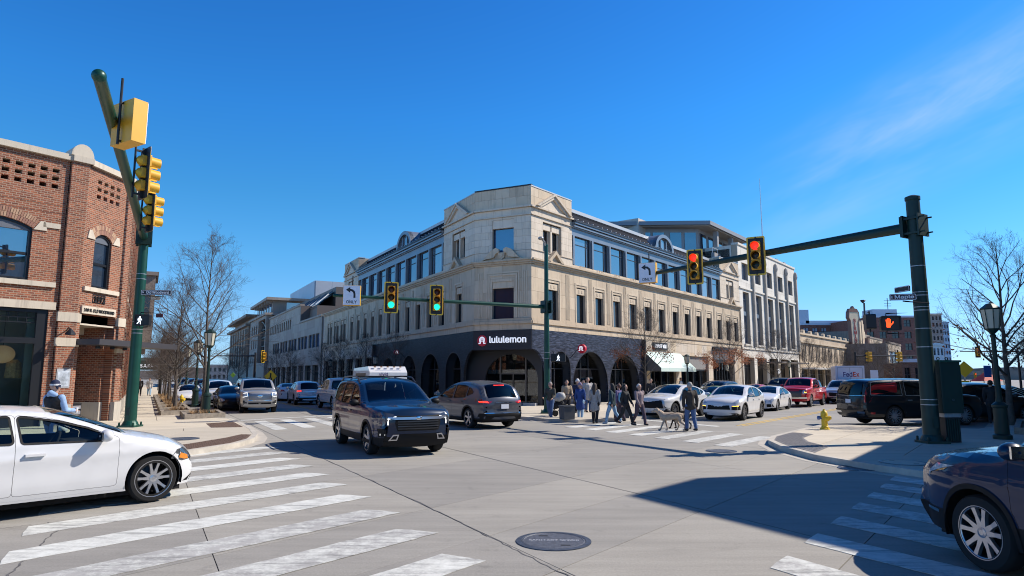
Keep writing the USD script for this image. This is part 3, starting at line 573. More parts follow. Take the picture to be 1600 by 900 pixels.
# ---- ground floor: black shop
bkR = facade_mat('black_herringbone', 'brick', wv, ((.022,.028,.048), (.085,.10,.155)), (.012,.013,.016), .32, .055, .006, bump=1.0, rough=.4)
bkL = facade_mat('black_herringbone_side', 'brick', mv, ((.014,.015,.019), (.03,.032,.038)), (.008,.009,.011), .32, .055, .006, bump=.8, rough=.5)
archR = [arch(2.15, 4.5, .14, 3.72), arch(4.85, 9.65, .14, 3.82), arch(9.98, 14.8, .14, 3.72)]
archL = [arch(1.95, 4.7, .14, 3.75), arch(5.9, 9.65, .14, 3.77), arch(10.85, 14.3, .14, 3.77), arch(16.1, 19.9, .14, 3.7)]
qa = [(0, .14)] + [(0, 3.84)] + [(1.55*math.sin(t), 3.84 - 1.9*(1-math.cos(t))) for t in np.linspace(0, math.pi/2, 10)] + [(1.55, .14)]
quarter = Polygon(qa)
LBL, LBR = 22.0, 15.45
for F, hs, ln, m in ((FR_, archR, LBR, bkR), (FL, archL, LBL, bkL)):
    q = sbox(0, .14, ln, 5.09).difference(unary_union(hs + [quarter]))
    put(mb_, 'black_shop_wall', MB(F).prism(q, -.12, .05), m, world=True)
    rv = MB(F)
    for h in hs:
        rv.prism(h.buffer(.05).difference(h), -.7, .055 if F is FR_ else .06)
    put(mb_, 'arch_reveal', rv, mat('black_trim', (.03,.032,.037), .35), world=True)
    put(mb_, 'black_shop_edge', MB(F).box(ln, ln+.16, -.12, .32, .14, 5.09), blackpaint, world=True)
    # glazing behind the arches, with frames
    gz, fm = MB(F), MB(F)
    for h in hs:
        a, z0, b, z1 = h.bounds; gz.box(a, b, -.62, -.6, z0, z1)
        for s in ((a+b)/2 - .55, (a+b)/2 + .55) if b - a > 3 else ((a+b)/2,): fm.box(s-.03, s+.03, -.6, -.52, z0, z1)
        fm.box(a, b, -.6, -.53, 2.55, 2.62)
    put(mb_, 'shop_glass', gz, glass('shop_glass', (.55,.58,.6)), world=True); put(mb_, 'shop_frame', fm, metaldark, world=True)
put(mb_, 'sign_fascia', MB(FC).box(-.03, WC+.03, -.15, .07, 3.8, 5.09), mat('sign_black', (.012,.013,.018), .55), world=True)
vest = MB(FC)   # recessed corner vestibule
lim = []
for F_ in (FL, FR_):                            # where the vestibule's back wall meets the two street walls
    e = F_.pt(6) - F_.pt(0); q0 = F_.pt(0, -.15) - L0
    k_ = (-1.45 - q0 @ FC.n) / (e @ FC.n); lim.append(float((q0 + k_ * e) @ dC))
vw = sbox(lim[0], .14, lim[1], 3.84).difference(arch(.15, 4.1, .16, 3.55, 1.75))
vest.prism(vw, -1.55, -1.35); put(mb_, 'vestibule_wall', vest, blackpaint, world=True)
put(mb_, 'vestibule_ceiling', MB().prism(Polygon([tuple(FL.pt(1.9, -.1)), tuple(L0), tuple(R0), tuple(FR_.pt(1.9, -.1)), tuple(FR_.pt(1.5, -1.6)), tuple(FL.pt(1.5, -1.6))]), 3.84, 3.95, 'xy'), blackpaint, world=True)
put(mb_, 'shop_glass', MB(FC).box(.1, 4.15, -1.5, -1.48, .14, 3.6), glass('shop_glass', (.55,.58,.6)), world=True)
fm = MB(FC)
for s in (1.3, 3.2): fm.box(s-.05, s+.05, -1.47, -1.38, .14, 3.6)
fm.box(1.3, 3.2, -1.47, -1.4, 2.2, 2.3).box(2.22, 2.28, -1.47, -1.4, .14, 2.2)
put(mb_, 'shop_frame', fm, mat('bronze_frame', (.09,.08,.07), .4, .5), world=True)
# goods and light inside the shop
goods = thing('shop_display', 'clothes and fittings seen through the arched shop glass', 'display', (*FR_.pt(2, -1.6), 0))
cm = [mat('cloth_%s' % n, c, .8) for n, c in (('red', (.35,.03,.05)), ('white', (.6,.6,.6)), ('tan', (.3,.2,.12)), ('teal', (.05,.18,.2)), ('grey', (.2,.2,.22)))]
for F, rng in ((FR_, (2.5, 14.5)), (FL, (2.2, 19.5)), (FC, (.3, 4))):
    for k in range(int((rng[1]-rng[0]) / .5)):
        s = rs.uniform(*rng); z = rs.choice((.5, 1.0, 1.4, 2.4)); w_ = rs.uniform(.08, .3); t = rs.uniform(-1.5, -.9) - (1.0 if F is FC else 0)
        put(goods, 'garment', MB(F).box(s-w_, s+w_, t-.06, t+.06, z, z+rs.uniform(.4, .9)), rs.choice(cm), world=True)
put(goods, 'display_panel', MB(FR_).box(7.15, 7.65, -.85, -.8, 2.1, 3.2), mat('red_panel', (.62,.06,.03), .5), world=True, label='red hanging panel')
put(goods, 'panel_lettering', MB(FR_).box(7.33, 7.47, -.795, -.79, 2.75, 3.05).box(7.33, 7.47, -.795, -.79, 2.3, 2.5), cm[1], world=True)
# shop name and round emblem on the corner fascia
sg = thing('shop_sign', 'white lettering and round red emblem on the black corner fascia', 'shop sign', (*FC.pt(0, .07), 4.0))
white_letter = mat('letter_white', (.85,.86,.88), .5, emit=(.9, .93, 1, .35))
put(sg, 'lettering', text(MB(FC), 'lululemon', .42, lambda v: np.column_stack([1.17 + v[:, 0], .075 + v[:, 2], 4.27 + v[:, 1]]), .05, True, 2.75), white_letter, world=True)
redm = mat('emblem_red', (.52,.015,.04), .4)
def emblem(node, F, s, t, z, r, world=True):
    put(node, 'emblem_disc', MB(F).prism(Point(s, z).buffer(r), t, t+.05), redm, world=world)
    a = np.linspace(math.radians(-62), math.radians(242), 26)
    ln = [(.62*math.cos(x)*.78, .12 + .5*math.sin(x)) for x in a]
    ln = [(.62, -.48), (.36, -.46)] + ln[1:-1] + [(-.36, -.46), (-.62, -.48)]
    loop = LineString([(s + x*r, z + y*r) for x, y in ln]).buffer(r*.105)
    inn = LineString([(s + x*r*.5, z + (y*.55+.02)*r) for x, y in ln[2:-2]]).buffer(r*.075)
    put(node, 'emblem_mark', MB(F).prism(loop, t+.051, t+.07).prism(inn, t+.051, t+.068), white_letter, world=world)
emblem(sg, FC, .68, .075, 4.42, .37)
def blade(F, s, z, label, R_=.31):
    b = thing('blade_sign', label, 'shop sign', (*F.pt(s, .05), z))
    br = MB(F).tube([(s, .05, z-.55), (s, .3, z-.3), (s, .62, z)], .03, 8); put(b, 'bracket', br, blackpaint, world=True)
    G_ = Frame(F.pt(s, .95), F.n * -1 if False else F.n, -F.d); put(b, 'drum', MB(G_).prism(Point(0, z).buffer(R_), -.1, .1), redm, world=True)
    emblem(b, G_, 0, .101, z, R_*.84)
blade(FR_, 4.62, 3.95, 'round red emblem sign on a bracket beside the big sunlit arch')
blade(FL, 13.2, 4.05, 'small round red emblem sign on the shaded side of the black shop', .22)
# ---- ground floor: other shops along the right street
stoneg = stone('limestone_ground', (.56,.49,.40))
holes = [sbox(16.9, .14, 22.1, 4.0), sbox(23.2, .14, 29.85, 3.95), sbox(31.0, .14, 37.2, 4.95)]
wall(mb_, FR_, LBR+.16, LEN_R, .14, 5.1, holes, -.7, -.05, jointm, 'backing_wall')
blocks(mb_, FR_, LBR+.17, LEN_R, .14, 5.08, .82, 1.2, [stoneg, stA[0], stB[2]], 0, .055, holes)
blackm = mat('black_metal', (.025,.025,.027), .4, .4)
def shopfront(s0, s1, z1, n, transom, node=mb_, F=FR_, dep=.35):
    put(node, 'shop_glass', MB(F).box(s0, s1, -dep-.02, -dep, .14, z1), glass('shop_glass', (.55,.58,.6)), world=True)
    f = MB(F)
    for k in range(n+1):
        s = s0 + (s1-s0)*k/n; f.box(s-.05, s+.05, -dep, -dep+.1, .14, z1)
    for z in (.2, transom, z1-.06): f.box(s0, s1, -dep, -dep+.09, z-.05, z+.05)
    put(node, 'shop_frame', f, blackm, world=True)
shopfront(16.9, 22.1, 4.0, 4, 2.5); shopfront(23.2, 29.85, 3.95, 4, 2.6)
put(mb_, 'tiled_transom', MB(FR_).box(23.2, 29.85, -.33, -.2, 2.7, 3.95), mat('grey_grille', (.2,.19,.18), .7, var=.3, scale=18), world=True)
shopfront(31.0, 37.2, 4.95, 8, 3.4)
ir = MB(FR_).box(30.9, 37.3, -.2, .35, 4.75, 5.0).box(31.2, 37.0, -.2, .2, 3.42, 3.6).box(31.0, 37.2, -.2, .05, 3.6, 4.75)
put(mb_, 'iron_entrance', ir, blackm, world=True)
for a, b in ((31.3, 32.6), (32.8, 35.4), (35.6, 36.9)):
    put(mb_, 'iron_panel', MB(FR_).box(a, b, .052, .07, 3.72, 4.62), mat('iron_panel_grey', (.12,.125,.13), .5, .4, var=.4, scale=6), world=True)
put(mb_, 'lantern', MB(FR_).lathe([(.05, 2.6), (.16, 2.65), (.18, 3.2), (.1, 3.3)], 6, (34.1, .3, 0)), mat('lantern_glass', (.5,.46,.34), .4), world=True)
aw = thing('awning', 'pale mint fabric awning over the shop beside the black arches', 'awning', (*FR_.pt(16, 0), 2.5))
mint = mat('mint_fabric', (.50,.62,.57), .8, var=.04, scale=3)
v = [(15.75, .05, 4.1), (22.9, .05, 4.1), (22.9, 1.55, 2.75), (15.75, 1.55, 2.75)]
put(aw, 'cover', MB(FR_).raw(v + [(a, b, c-.02) for a, b, c in v], [[0,1,2,3], [7,6,5,4], [0,4,5,1], [1,5,6,2], [2,6,7,3], [3,7,4,0]]), mint, world=True)
put(aw, 'valance', MB(FR_).box(15.75, 22.9, 1.54, 1.56, 2.45, 2.75), mint, world=True)
for s in (15.75, 22.9): put(aw, 'side_panel', MB(FR_).raw([(s, .05, 4.08), (s, 1.53, 2.75), (s, 1.53, 2.5), (s, .05, 2.5)], [[0,1,2,3]]), mat('awning_underside', (.10,.10,.10), .8), world=True)
ns = thing('shop_sign', 'black name board with white capitals above the pale awning', 'shop sign', (*FR_.pt(17.5, .02), 4.3))
put(ns, 'board', MB(FR_).box(17.45, 20.25, .006, .1, 4.32, 4.95), mat('board_black', (.02,.02,.02), .5), world=True)
put(ns, 'lettering', text(MB(FR_), 'JOHNNY WAS', .3, lambda v: np.column_stack([17.72 + v[:, 0], .104 + v[:, 2], 4.5 + v[:, 1]]), .02, True, 2.25), white_letter, world=True)
put(mb_, 'drainpipe', MB(FR_).tube([(39.55, .08, .14), (39.55, .08, 9.4)], .06, 8), stA[2], world=True)
# ---- ground floor along the left street beyond the black shop
holes = [sbox(22.8 + 3.5*k, .14, 25.6 + 3.5*k, 3.9) for k in range(6)]
wall(mb_, FL, LBL+.16, LEN_L, .14, 5.1, holes, -.7, -.05, jointm, 'backing_wall')
blocks(mb_, FL, LBL+.17, LEN_L, .14, 5.08, .82, 1.8, [stoneg, stA[0]], 0, .055, holes)
for k in range(6): shopfront(22.8+3.5*k, 25.6+3.5*k, 3.9, 3, 2.7, F=FL)
dsp = MB(FL)
for k in range(60):
    s = rs.uniform(22.9, 43); dsp.box(s, s+rs.uniform(.1, .6), -1.3, -1.2, rs.uniform(.2, 2), rs.uniform(2, 3.8))
put(goods, 'side_window_display', dsp, mat('display_mixed', (.3,.28,.26), .8, var=.7, scale=3), world=True)
for k in range(4):                              # planters / stone seats along the shop
    put(mb_, 'shop_plinth', MB(FC).box(.2 + k*1.0, 1.1 + k*1.0, -1.3, -.9, .14, .32), mat('plinth_grey', (.3,.3,.3), .8), world=True)
# ================================================================ the brick building on the left corner
A0, B0 = np.array([-17.94, 27.05]), np.array([-17.70, 29.885])
dH = (B0 - A0) / np.linalg.norm(B0 - A0); WH = float(np.linalg.norm(B0 - A0))
FW = Frame(A0, -wv, right_of(wv)); FH = Frame(A0, dH, right_of(dH)); FM = Frame(B0, mv, right_of(mv))
bcols = ((.31,.105,.053), (.16,.058,.038)); mort = (.37,.285,.205)
bkW = facade_mat('brick_woodward', 'brick', -wv, bcols, mort,   .23, .084, .0105, .8)
bkH = facade_mat('brick_corner', 'brick', dH, bcols, mort,   .23, .084, .0105, .8)
bkM = facade_mat('brick_side', 'brick', mv, bcols, mort,   .23, .084, .0105, .8)
lime = [stone('pale_trim_stone', (.54,.47,.37), .12), stone('pale_trim_stone_two', (.50,.435,.345), .12)]
bb = thing('brick_building', 'two-storey red brick corner building with stone bands and arched windows', 'building', (*A0, 0))
winmetal = mat('black_window_metal', (.014,.015,.018), .4, .3)
def keyarch(node, F, c, hw, z, rise, m):
    """Segmental arch: two rings of voussoirs, each its own piece, with pale stone shoulders."""
    R_ = (hw*hw + rise*rise) / (2*rise); zc = z + rise - R_; a1 = math.asin(hw / R_)
    for ring, (r0, r1) in enumerate(((R_ + .01, R_ + .21), (R_ + .22, R_ + .42))):
        n = int(2 * a1 * r0 / .085)
        for k in range(n):
            t0, t1 = -a1 + 2*a1*k/n + .0035, -a1 + 2*a1*(k+1)/n - .0035
            q = Polygon([(c + r*math.sin(t), zc + r*math.cos(t)) for r, t in ((r0, t0), (r1, t0), (r1, t1), (r0, t1))])
            put(node, 'arch_brick', MB(F).prism(q, -.2, .012 + .004*((k*7+ring) % 3)), rs.choice(archm), world=True)
    for k in (-1, 1):
        q = Polygon([(c + k*(hw+.02), z - .05), (c + k*(hw + .48), z - .05), (c + k*(hw+.40), z + .32), (c + k*(hw + .24), z + .32)])
        put(node, 'arch_shoulder', MB(F).prism(q, -.1, .05), lime[0], world=True)
    return Polygon([(c - hw, z)] + [(c + R_*math.sin(t), zc + R_*math.cos(t)) for t in np.linspace(-a1, a1, 15)] + [(c + hw, z)])
archm = [mat('arch_brick_%s' % n, c, .85, var=.15, scale=20) for n, c in (('a', (.33,.19,.12)), ('b', (.27,.14,.09)), ('c', (.38,.24,.15)), ('d', (.24,.12,.085)))]
def holes_grid(cols, z): return [sbox(s, zz, s + .24, zz + .17) for zz in z for s in cols]
W_END = 16.0
gridW = holes_grid([1.05 + .42*k for k in range(5)], (10.33, 10.0, 9.68)) + holes_grid([5.4 + .42*k for k in range(5)], (10.33, 10.0, 9.68))
gridH = holes_grid([.6 + .4*k for k in range(4)], (10.33, 10.0, 9.68))
capW = keyarch(bb, FW, 3.0, 1.22, 7.92, .30, None); capW2 = keyarch(bb, FW, 7.4, 1.22, 7.92, .30, None); capH = keyarch(bb, FH, 1.23, .53, 7.92, .26, None)
wW = [unary_union([capW, sbox(1.78, 5.83, 4.22, 7.93)]), unary_union([capW2, sbox(6.18, 5.83, 8.62, 7.93)])]
wH = [unary_union([capH, sbox(.70, 5.83, 1.76, 7.93)])]
shopW = [sbox(.98, .55, 5.05, 4.72), sbox(5.9, .55, 9.9, 4.72)]
doorH = [sbox(.25, .14, 2.36, 4.66)]
wall(bb, FW, .7, W_END, .14, 10.95, wW + shopW + gridW, -.35, 0, bkW, 'brick_wall')
wall(bb, FW, .7, W_END, 9, 10.95, [], -.4, -.355, mat('recess_dark', (.06,.03,.025), .9), 'recess_back')
wall(bb, FH, .0, WH, .14, 10.95, wH + doorH + gridH, -.35, 0, bkH, 'brick_wall')
wall(bb, FH, .1, WH - .1, 9, 10.95, [], -.4, -.355, _mats['recess_dark'], 'recess_back')
put(bb, 'brick_pier', MB(FW).box(0, .66, -.3, .14, .95, 10.95), bkW, world=True)         # corner pier, proud
put(bb, 'brick_pier', MB(FH).box(WH - .34, WH + .02, -.3, .10, .95, 10.95), bkH, world=True)
put(bb, 'brick_pier', MB(FW).box(5.1, 5.8, -.3, .12, .95, 10.95), bkW, world=True)
MEND = 19.0
mwin = [(2.0, 3.1), (4.6, 5.7), (7.2, 8.3), (9.8, 10.9), (12.4, 13.5), (15, 16.1)]
mlow = [(.75, 1.55), (2.3, 4.3), (5.2, 7.3), (8.2, 10.2), (11.2, 13.2), (14.2, 16.4)]
wall(bb, FM, 0, MEND, .14, 10.95, [arch(a, b, 5.83, 8.2, .25) for a, b in mwin] + [sbox(a, .8, b, 4.4) for a, b in mlow], -.35, 0, bkM, 'brick_wall')
for k in range(7): put(bb, 'brick_pier', MB(FM).box(2.6*k + .05, 2.6*k + .5, -.1, .12, .95, 10.95), bkM, world=True)
for a, b in mwin:
    window(bb, FM, a+.02, b-.02, 5.84, 8.15, .25, blueglass, winmetal, bars=(6.9,)); put(bb, 'sill', MB(FM).box(a-.15, b+.15, -.2, .1, 5.66, 5.82), lime[0], world=True)
for a, b in mlow: window(bb, FM, a+.02, b-.02, .82, 4.38, .3, darkglass, winmetal, bars=(3.2,), mull=((a+b)/2,))
# coping, half-round crest, bands
for F, a, b in ((FW, .66, W_END), (FH, 0, WH), (FM, 0, MEND)):
    put(bb, 'coping_stone', MB(F).box(a - (.0 if F is FW else -.0), b, -.5, .16, 10.955, 11.2), lime[1], world=True)
put(bb, 'coping_stone', MB(FW).box(-.12, .655, -.5, .24, 10.955, 11.2), lime[1], world=True)
put(bb, 'round_crest', MB(FW).prism(Polygon([(.33 + .42*math.cos(t), 11.2 + .52*math.sin(t)) for t in np.linspace(0, math.pi, 19)]), -.75, .22), lime[0], world=True)
for z0, z1 in ((4.28, 4.66), (3.28, 3.62)):
    put(bb, 'stone_band', MB(FW).box(-.02, .70, -.2, .165, z0, z1), lime[0], world=True)
    put(bb, 'stone_band', MB(FH).box(-.02, .26, -.2, .03, z0, z1), lime[0], world=True)
put(bb, 'stone_band', MB(FH).box(WH-.44, WH+.06, -.2, .13, 4.28, 4.66), lime[0], world=True)
put(bb, 'stone_band', MB(FH).box(WH-.4, WH+.04, -.2, .12, 3.1, 3.3), lime[0], world=True)
put(bb, 'stone_band', MB(FM).box(-.06, MEND, -.2, .06, 4.42, 4.66), lime[0], world=True)
for s0, s1, z0, z1, t in ((.85, 5.0, 5.62, 5.82, .1), (5.85, 10, 5.62, 5.82, .1), (.76, 2.95, 4.72, 5.02, .06), (2.955, 5.09, 4.72, 5.02, .06), (5.85, 7.9, 4.72, 5.02, .06), (7.905, 10, 4.72, 5.02, .06), (.85, 1.45, 8.02, 8.22, .05), (4.55, 5.05, 8.02, 8.22, .05)):
    put(bb, 'stone_band', MB(FW).box(s0, s1, -.2, t, z0, z1), rs.choice(lime), world=True)
put(bb, 'stone_band', MB(FH).box(.22, 2.36, -.2, .1, 5.64, 5.82), lime[0], world=True)
for z in (8.66, 8.99): put(bb, 'soldier_course', MB(FW).box(.72, 5.05, -.1, .012, z, z+.02), bkW, world=True)
for s0, s1, F in ((.0, .95, FW), (WH-.36, WH+.04, FH), (0, MEND, FM)): put(bb, 'stone_base', MB(F).box(s0 - .03, s1 + .02, -.3, .2 if F is not FM else .08, .14, .96), stone('base_stone', (.42,.38,.32), .12), world=True)
put(bb, 'stone_base', MB(FW).box(1.0, 10, -.28, .05, .14, .56), blackm, world=True)
# upper windows with sashes
def sash(F, s0, s1, z0, z1, cap, dep=.2):
    w_ = put(bb, 'window', MB(F).prism(cap.difference(cap.buffer(-.09)), -dep, -dep+.14), winmetal, world=True)
    put(w_, 'pane', MB(F).prism(cap.buffer(-.05), -dep+.01, -dep+.03), blueglass, world=True)
    put(w_, 'sash_rail', MB(F).box(s0+.09, s1-.09, -dep+.035, -dep+.1, (z0+z1)/2-.05, (z0+z1)/2+.05), winmetal, world=True)
    put(w_, 'arch_infill', MB(F).prism(cap.buffer(-.06).intersection(sbox(s0, z1-.12, s1, z1+1)), -dep+.04, -dep+.09), mat('grey_infill', (.10,.11,.13), .5), world=True)
    put(w_, 'blind', MB(F).box(s0+.12, s1-.35, -dep-.04, -dep-.03, z0, z1-.3), mat('blind_pale', (.4,.45,.5), .7), world=True)
sash(FW, 1.78, 4.22, 5.83, 7.93, wW[0]); sash(FW, 6.18, 8.62, 5.83, 7.93, wW[1]); sash(FH, .70, 1.76, 5.83, 7.93, wH[0])
# street number, address board
iron_let = mat('black_letters', (.012,.012,.012), .5)
put(bb, 'year_numerals', text(MB(FH), '1992', .26, lambda v: np.column_stack([.88 + v[:, 0], .02 + v[:, 2], 5.22 + v[:, 1]]), .04, True, .68), iron_let, world=True)
put(bb, 'numeral_frame', MB(FH).prism(sbox(.84, 5.18, 1.6, 5.55).difference(sbox(.87, 5.21, 1.57, 5.52)), .003, .02), iron_let, world=True)
put(bb, 'address_board', MB(FH).box(.2, 2.26, -.05, .08, 4.68, 5.0), lime[0], world=True)
put(bb, 'address_lettering', text(MB(FH), '100 N. OLD WOODWARD', .13, lambda v: np.column_stack([.28 + v[:, 0], .084 + v[:, 2], 4.77 + v[:, 1]]), .02, True, 1.86), iron_let, world=True)
# door recess
rc = MB(FH).box(.25, .62, -2.0, -1.9, .14, 4.66); put(bb, 'door_panel', rc, winmetal, world=True)
bkN = facade_mat('brick_recess', 'brick', FH.n, bcols, mort,   .23, .084, .0105, .8)
put(bb, 'recess_wall', MB(FH).box(2.2, 2.36, -2.4, -.351, .96, 4.2), bkN, world=True); put(bb, 'stone_base', MB(FH).box(2.17, 2.37, -2.4, -.31, .14, .955), stone('base_stone', (.42,.38,.32), .12), world=True)
put(bb, 'recess_wall', MB(FH).box(.9, 2.19, -2.5, -1.5, .96, 4.66), bkH, world=True); put(bb, 'stone_base', MB(FH).box(.88, 2.2, -2.5, -1.45, .14, .955), _mats['base_stone'], world=True)
put(bb, 'recess_ceiling', MB(FH).box(.2, 2.4, -2.4, -.05, 4.2, 4.27), lime[1], world=True)
put(bb, 'recess_lintel', MB(FH).box(.65, 2.2, -1.6, -1.3, 3.9, 4.2), lime[0], world=True)
put(bb, 'door', MB(FH).box(.27, .86, -1.62, -1.55, .14, 4.2), winmetal, world=True); put(bb, 'door_glass', MB(FH).box(.34, .8, -1.55, -1.54, .5, 3.0), darkglass, world=True)
put(bb, 'intercom', MB(FH).box(1.75, 1.95, -1.5, -1.44, 1.75, 2.1), winmetal, world=True)
cn = MB(FH).box(.02, WH + 2.6, -.0, 1.1, 3.36, 3.6)
put(bb, 'door_canopy', cn, mat('canopy_grey', (.055,.052,.058), .5, .3), world=True)
ln_ = MB(FH)
for s in (.6, 1.5, 2.3): ln_.add(cyl(.09, .12, 12), TR(s, .6, 3.28))
put(bb, 'canopy_lamp', ln_, winmetal, world=True, kind='stuff')
# big display window: steel frame, leaded strip, room behind
def display(s0, s1, big):
    f = MB(FW); d = .22
    f.box(s0, s1, -d, -d+.16, .56, .86).box(s0, s0+.36, -d, -d+.16, .86, 4.7).box(s1-.12, s1, -d, -d+.16, .86, 4.7).box(s0+.36, s1-.12, -d, -d+.18, 3.35, 3.58).box(s0+.36, s1-.12, -d, -d+.16, 4.58, 4.7)
    f.box((s0+s1)/2 - .06 + .1, (s0+s1)/2 + .06 + .1, -d, -d+.17, .86, 4.58)
    w_ = put(bb, 'display_window', f, winmetal, world=True)
    b = MB(FW)
    for k in range(12): b.box(s0+.36+k*(s1-s0-.5)/12, s0+.36+k*(s1-s0-.5)/12+.025, -d, -d+.05, 4.18, 4.58)
    for z in (4.18, 4.38): b.box(s0+.36, s1-.12, -d+.0, -d+.045, z-.02, z+.02)
    put(w_, 'glazing_bars', b, winmetal, world=True)
    put(w_, 'pane', MB(FW).box(s0+.3, s1-.1, -d+.02, -d+.03, .8, 4.6), glass('shop_glass_green', (.80,.85,.82)), world=True)
    return w_
display(.98, 5.05, 1); display(5.9, 9.9, 0)
room = MB(FW).box(.75, 10, -3.2, -3.1, .3, 4.8).box(.75, .85, -3.1, -.36, .3, 4.8).box(9.95, 10.05, -3.1, -.36, .3, 4.8).box(.85, 9.95, -3.1, -.36, 4.75, 4.85).box(.85, 9.95, -3.1, -.36, .3, .42)
put(bb, 'room', room, mat('room_wall', (.36,.40,.36), .9), world=True)
fur = thing('shop_interior', 'shelves, round paper lamp and furniture behind the brick shop window', 'display', (*FW.pt(2.5, -1.8), .42))
sh = mat('shelf_pale', (.5,.45,.36), .7); lampm = mat('paper_lamp', (.6,.5,.34), .7, emit=(1, .62, .28, .1))
for z in (1.6, 2.35, 2.95): put(fur, 'shelf', MB(FW).box(2.0, 4.4, -2.9, -2.5, z, z+.06), sh, world=True)
for s in (2.0, 3.0, 4.36): put(fur, 'upright', MB(FW).box(s, s+.06, -2.9, -2.5, .42, 3.3), sh, world=True)
put(fur, 'paper_lamp', MB(FW).add(trimesh.creation.icosphere(3, .42), TR(1.95, -1.6, 2.95, s=(1, 1, .85))), lampm, smooth=True, world=True)
put(fur, 'lamp_cord', MB(FW).tube([(1.95, -1.6, 3.3), (1.95, -1.6, 4.75)], .012, 6), blackm, world=True)
put(fur, 'pendant_tassels', MB(FW).lathe([(.3, 2.0), (.26, 2.6), (.12, 2.75)], 12, (1.45, -1.9, 0)), mat('straw', (.6,.45,.2), .8, var=.4, scale=12), world=True)
for k in range(18):
    s = rs.uniform(2.05, 4.2); z = rs.choice((1.66, 2.41, 3.01, .9)); q = rs.uniform(.06, .2)
    put(fur, 'ware', MB(FW).lathe([(q*.6, z), (q, z+.1), (q*.7, z+rs.uniform(.15, .35)), (q*.3, z+.36)], 10, (s, -2.7, 0)), rs.choice(cm + [sh]), world=True)
put(fur, 'grey_armchair', MB(FW).box(2.1, 3.1, -1.9, -1.2, .5, .95).box(2.1, 3.1, -1.9, -1.7, .95, 1.5), mat('sofa_grey', (.18,.21,.25), .9), world=True)
put(fur, 'side_table', MB(FW).box(3.3, 4.2, -1.5, -.9, 1.05, 1.1).box(3.32, 3.38, -1.48, -1.42, .42, 1.05).box(4.12, 4.18, -1.48, -1.42, .42, 1.05), blackm, world=True)
put(fur, 'green_drape', MB(FW).box(.95, 1.45, -.8, -.75, .5, 4.6), mat('drape', (.30,.38,.34), .9), world=True)
# lamp and poster on the pier
put(bb, 'gooseneck_lamp', MB(FW).tube([(.36, .14, 3.9), (.36, .4, 4.02), (.36, .62, 3.95)], .025, 8).lathe([(.19, 3.72), (.17, 3.8), (.05, 3.95)], 14, (.36, .62, 0)), winmetal, world=True)
po = thing('poster', 'small framed poster fixed on the sunlit brick pier', 'poster', (*FW.pt(.36, .15), 1.6))
put(po, 'frame', MB(FW).box(.08, .56, .145, .165, 1.62, 2.38), mat('frame_white', (.40,.41,.42), .5), world=True)
put(po, 'picture', MB(FW).box(.12, .52, .167, .172, 1.68, 2.3), mat('poster_print', (.42,.46,.5), .5, var=.5, scale=5), world=True)
tb = thing('newspaper_rack', 'black metal rack standing in the brick building doorway', 'rack', (*FH.pt(.75, -.35), .14))
rk = MB(FH).box(.5, 1.05, -.7, -.25, .2, .95)
put(tb, 'box', rk, winmetal, world=True); put(tb, 'legs', MB(FH).box(.52, .57, -.68, -.63, .14, 1.15).box(.98, 1.03, -.68, -.63, .14, 1.15).box(.5, 1.05, -.68, -.64, 1.1, 1.15), winmetal, world=True)
for k in range(3): put(tb, 'magazine', MB(FH).box(.54, 1.0, -.248, -.235, .28+.22*k, .42+.22*k), cm[4], world=True)
bmass = Polygon([tuple(FW.pt(W_END, -3.3)), tuple(FW.pt(.7, -3.3)), tuple(FH.pt(1.4, -2.6)), tuple(FM.pt(1.2, -1.2)), tuple(FM.pt(MEND, -1.2)), tuple(FM.pt(MEND, -14)), tuple(FW.pt(W_END, -14))])
put(bb, 'inner_mass', MB().prism(bmass.buffer(0), .1, 10.8, 'xy'), inside, world=True)
put(bb, 'flat_roof', MB().prism(Polygon([tuple(FW.pt(W_END, -.3)), tuple(FW.pt(.5, -.3)), tuple(FH.pt(WH/2, -.3)), tuple(FM.pt(.4, -.3)), tuple(FM.pt(MEND, -.3)), tuple(FM.pt(MEND, -14)), tuple(FW.pt(W_END, -14))]).buffer(0), 10.6, 10.7, 'xy'), _mats['roof_gravel'], world=True)
# neighbours along the left pavement
def simple_building(name, label, F, s0, s1, depth, h, m, wins, trim=None, t=0, base=0.1, glassm=None, extra=None):
    """A street building: walled front with real openings, windows set in, roof and parapet."""
    b = thing(name, label, 'building', (*F.pt(s0, t), 0))
    hs = [sbox(*w_[:2], *w_[2:]) if False else sbox(w_[0], w_[2], w_[1], w_[3]) for w_ in wins]
    q = sbox(s0, base, s1, h).difference(unary_union(hs)) if hs else sbox(s0, base, s1, h)
    put(b, 'front_wall', MB(F).prism(q, t-.4, t), m, world=True)
    put(b, 'mass', MB(F).box(s0, s1, t-depth, t-.7, base, h-.3), m, world=True)
    put(b, 'side_wall', MB(F).box(s0, s0+.3, t-.71, t-.401, base, h).box(s1-.3, s1, t-.71, t-.401, base, h), m, world=True)
    put(b, 'parapet', MB(F).box(s0-.1, s1+.1, t-.5, t+.12, h, h+.3), trim or m, world=True)
    for w_ in wins:
        fr = MB(F); s_0, s_1, z0, z1 = w_[:4]
        fr.box(s_0, s_0+.08, t-.3, t-.2, z0, z1).box(s_1-.08, s_1, t-.3, t-.2, z0, z1).box(s_0+.08, s_1-.08, t-.3, t-.2, z1-.08, z1).box(s_0+.08, s_1-.08, t-.3, t-.2, z0, z0+.08)
        if s_1 - s_0 > 1.6: fr.box((s_0+s_1)/2-.04, (s_0+s_1)/2+.04, t-.3, t-.2, z0+.08, z1-.08)
        wn = put(b, 'window', fr, metaldark, world=True)
        put(wn, 'pane', MB(F).box(s_0+.02, s_1-.02, t-.29, t-.27, z0+.02, z1-.02), glassm or blueglass, world=True)
    return b
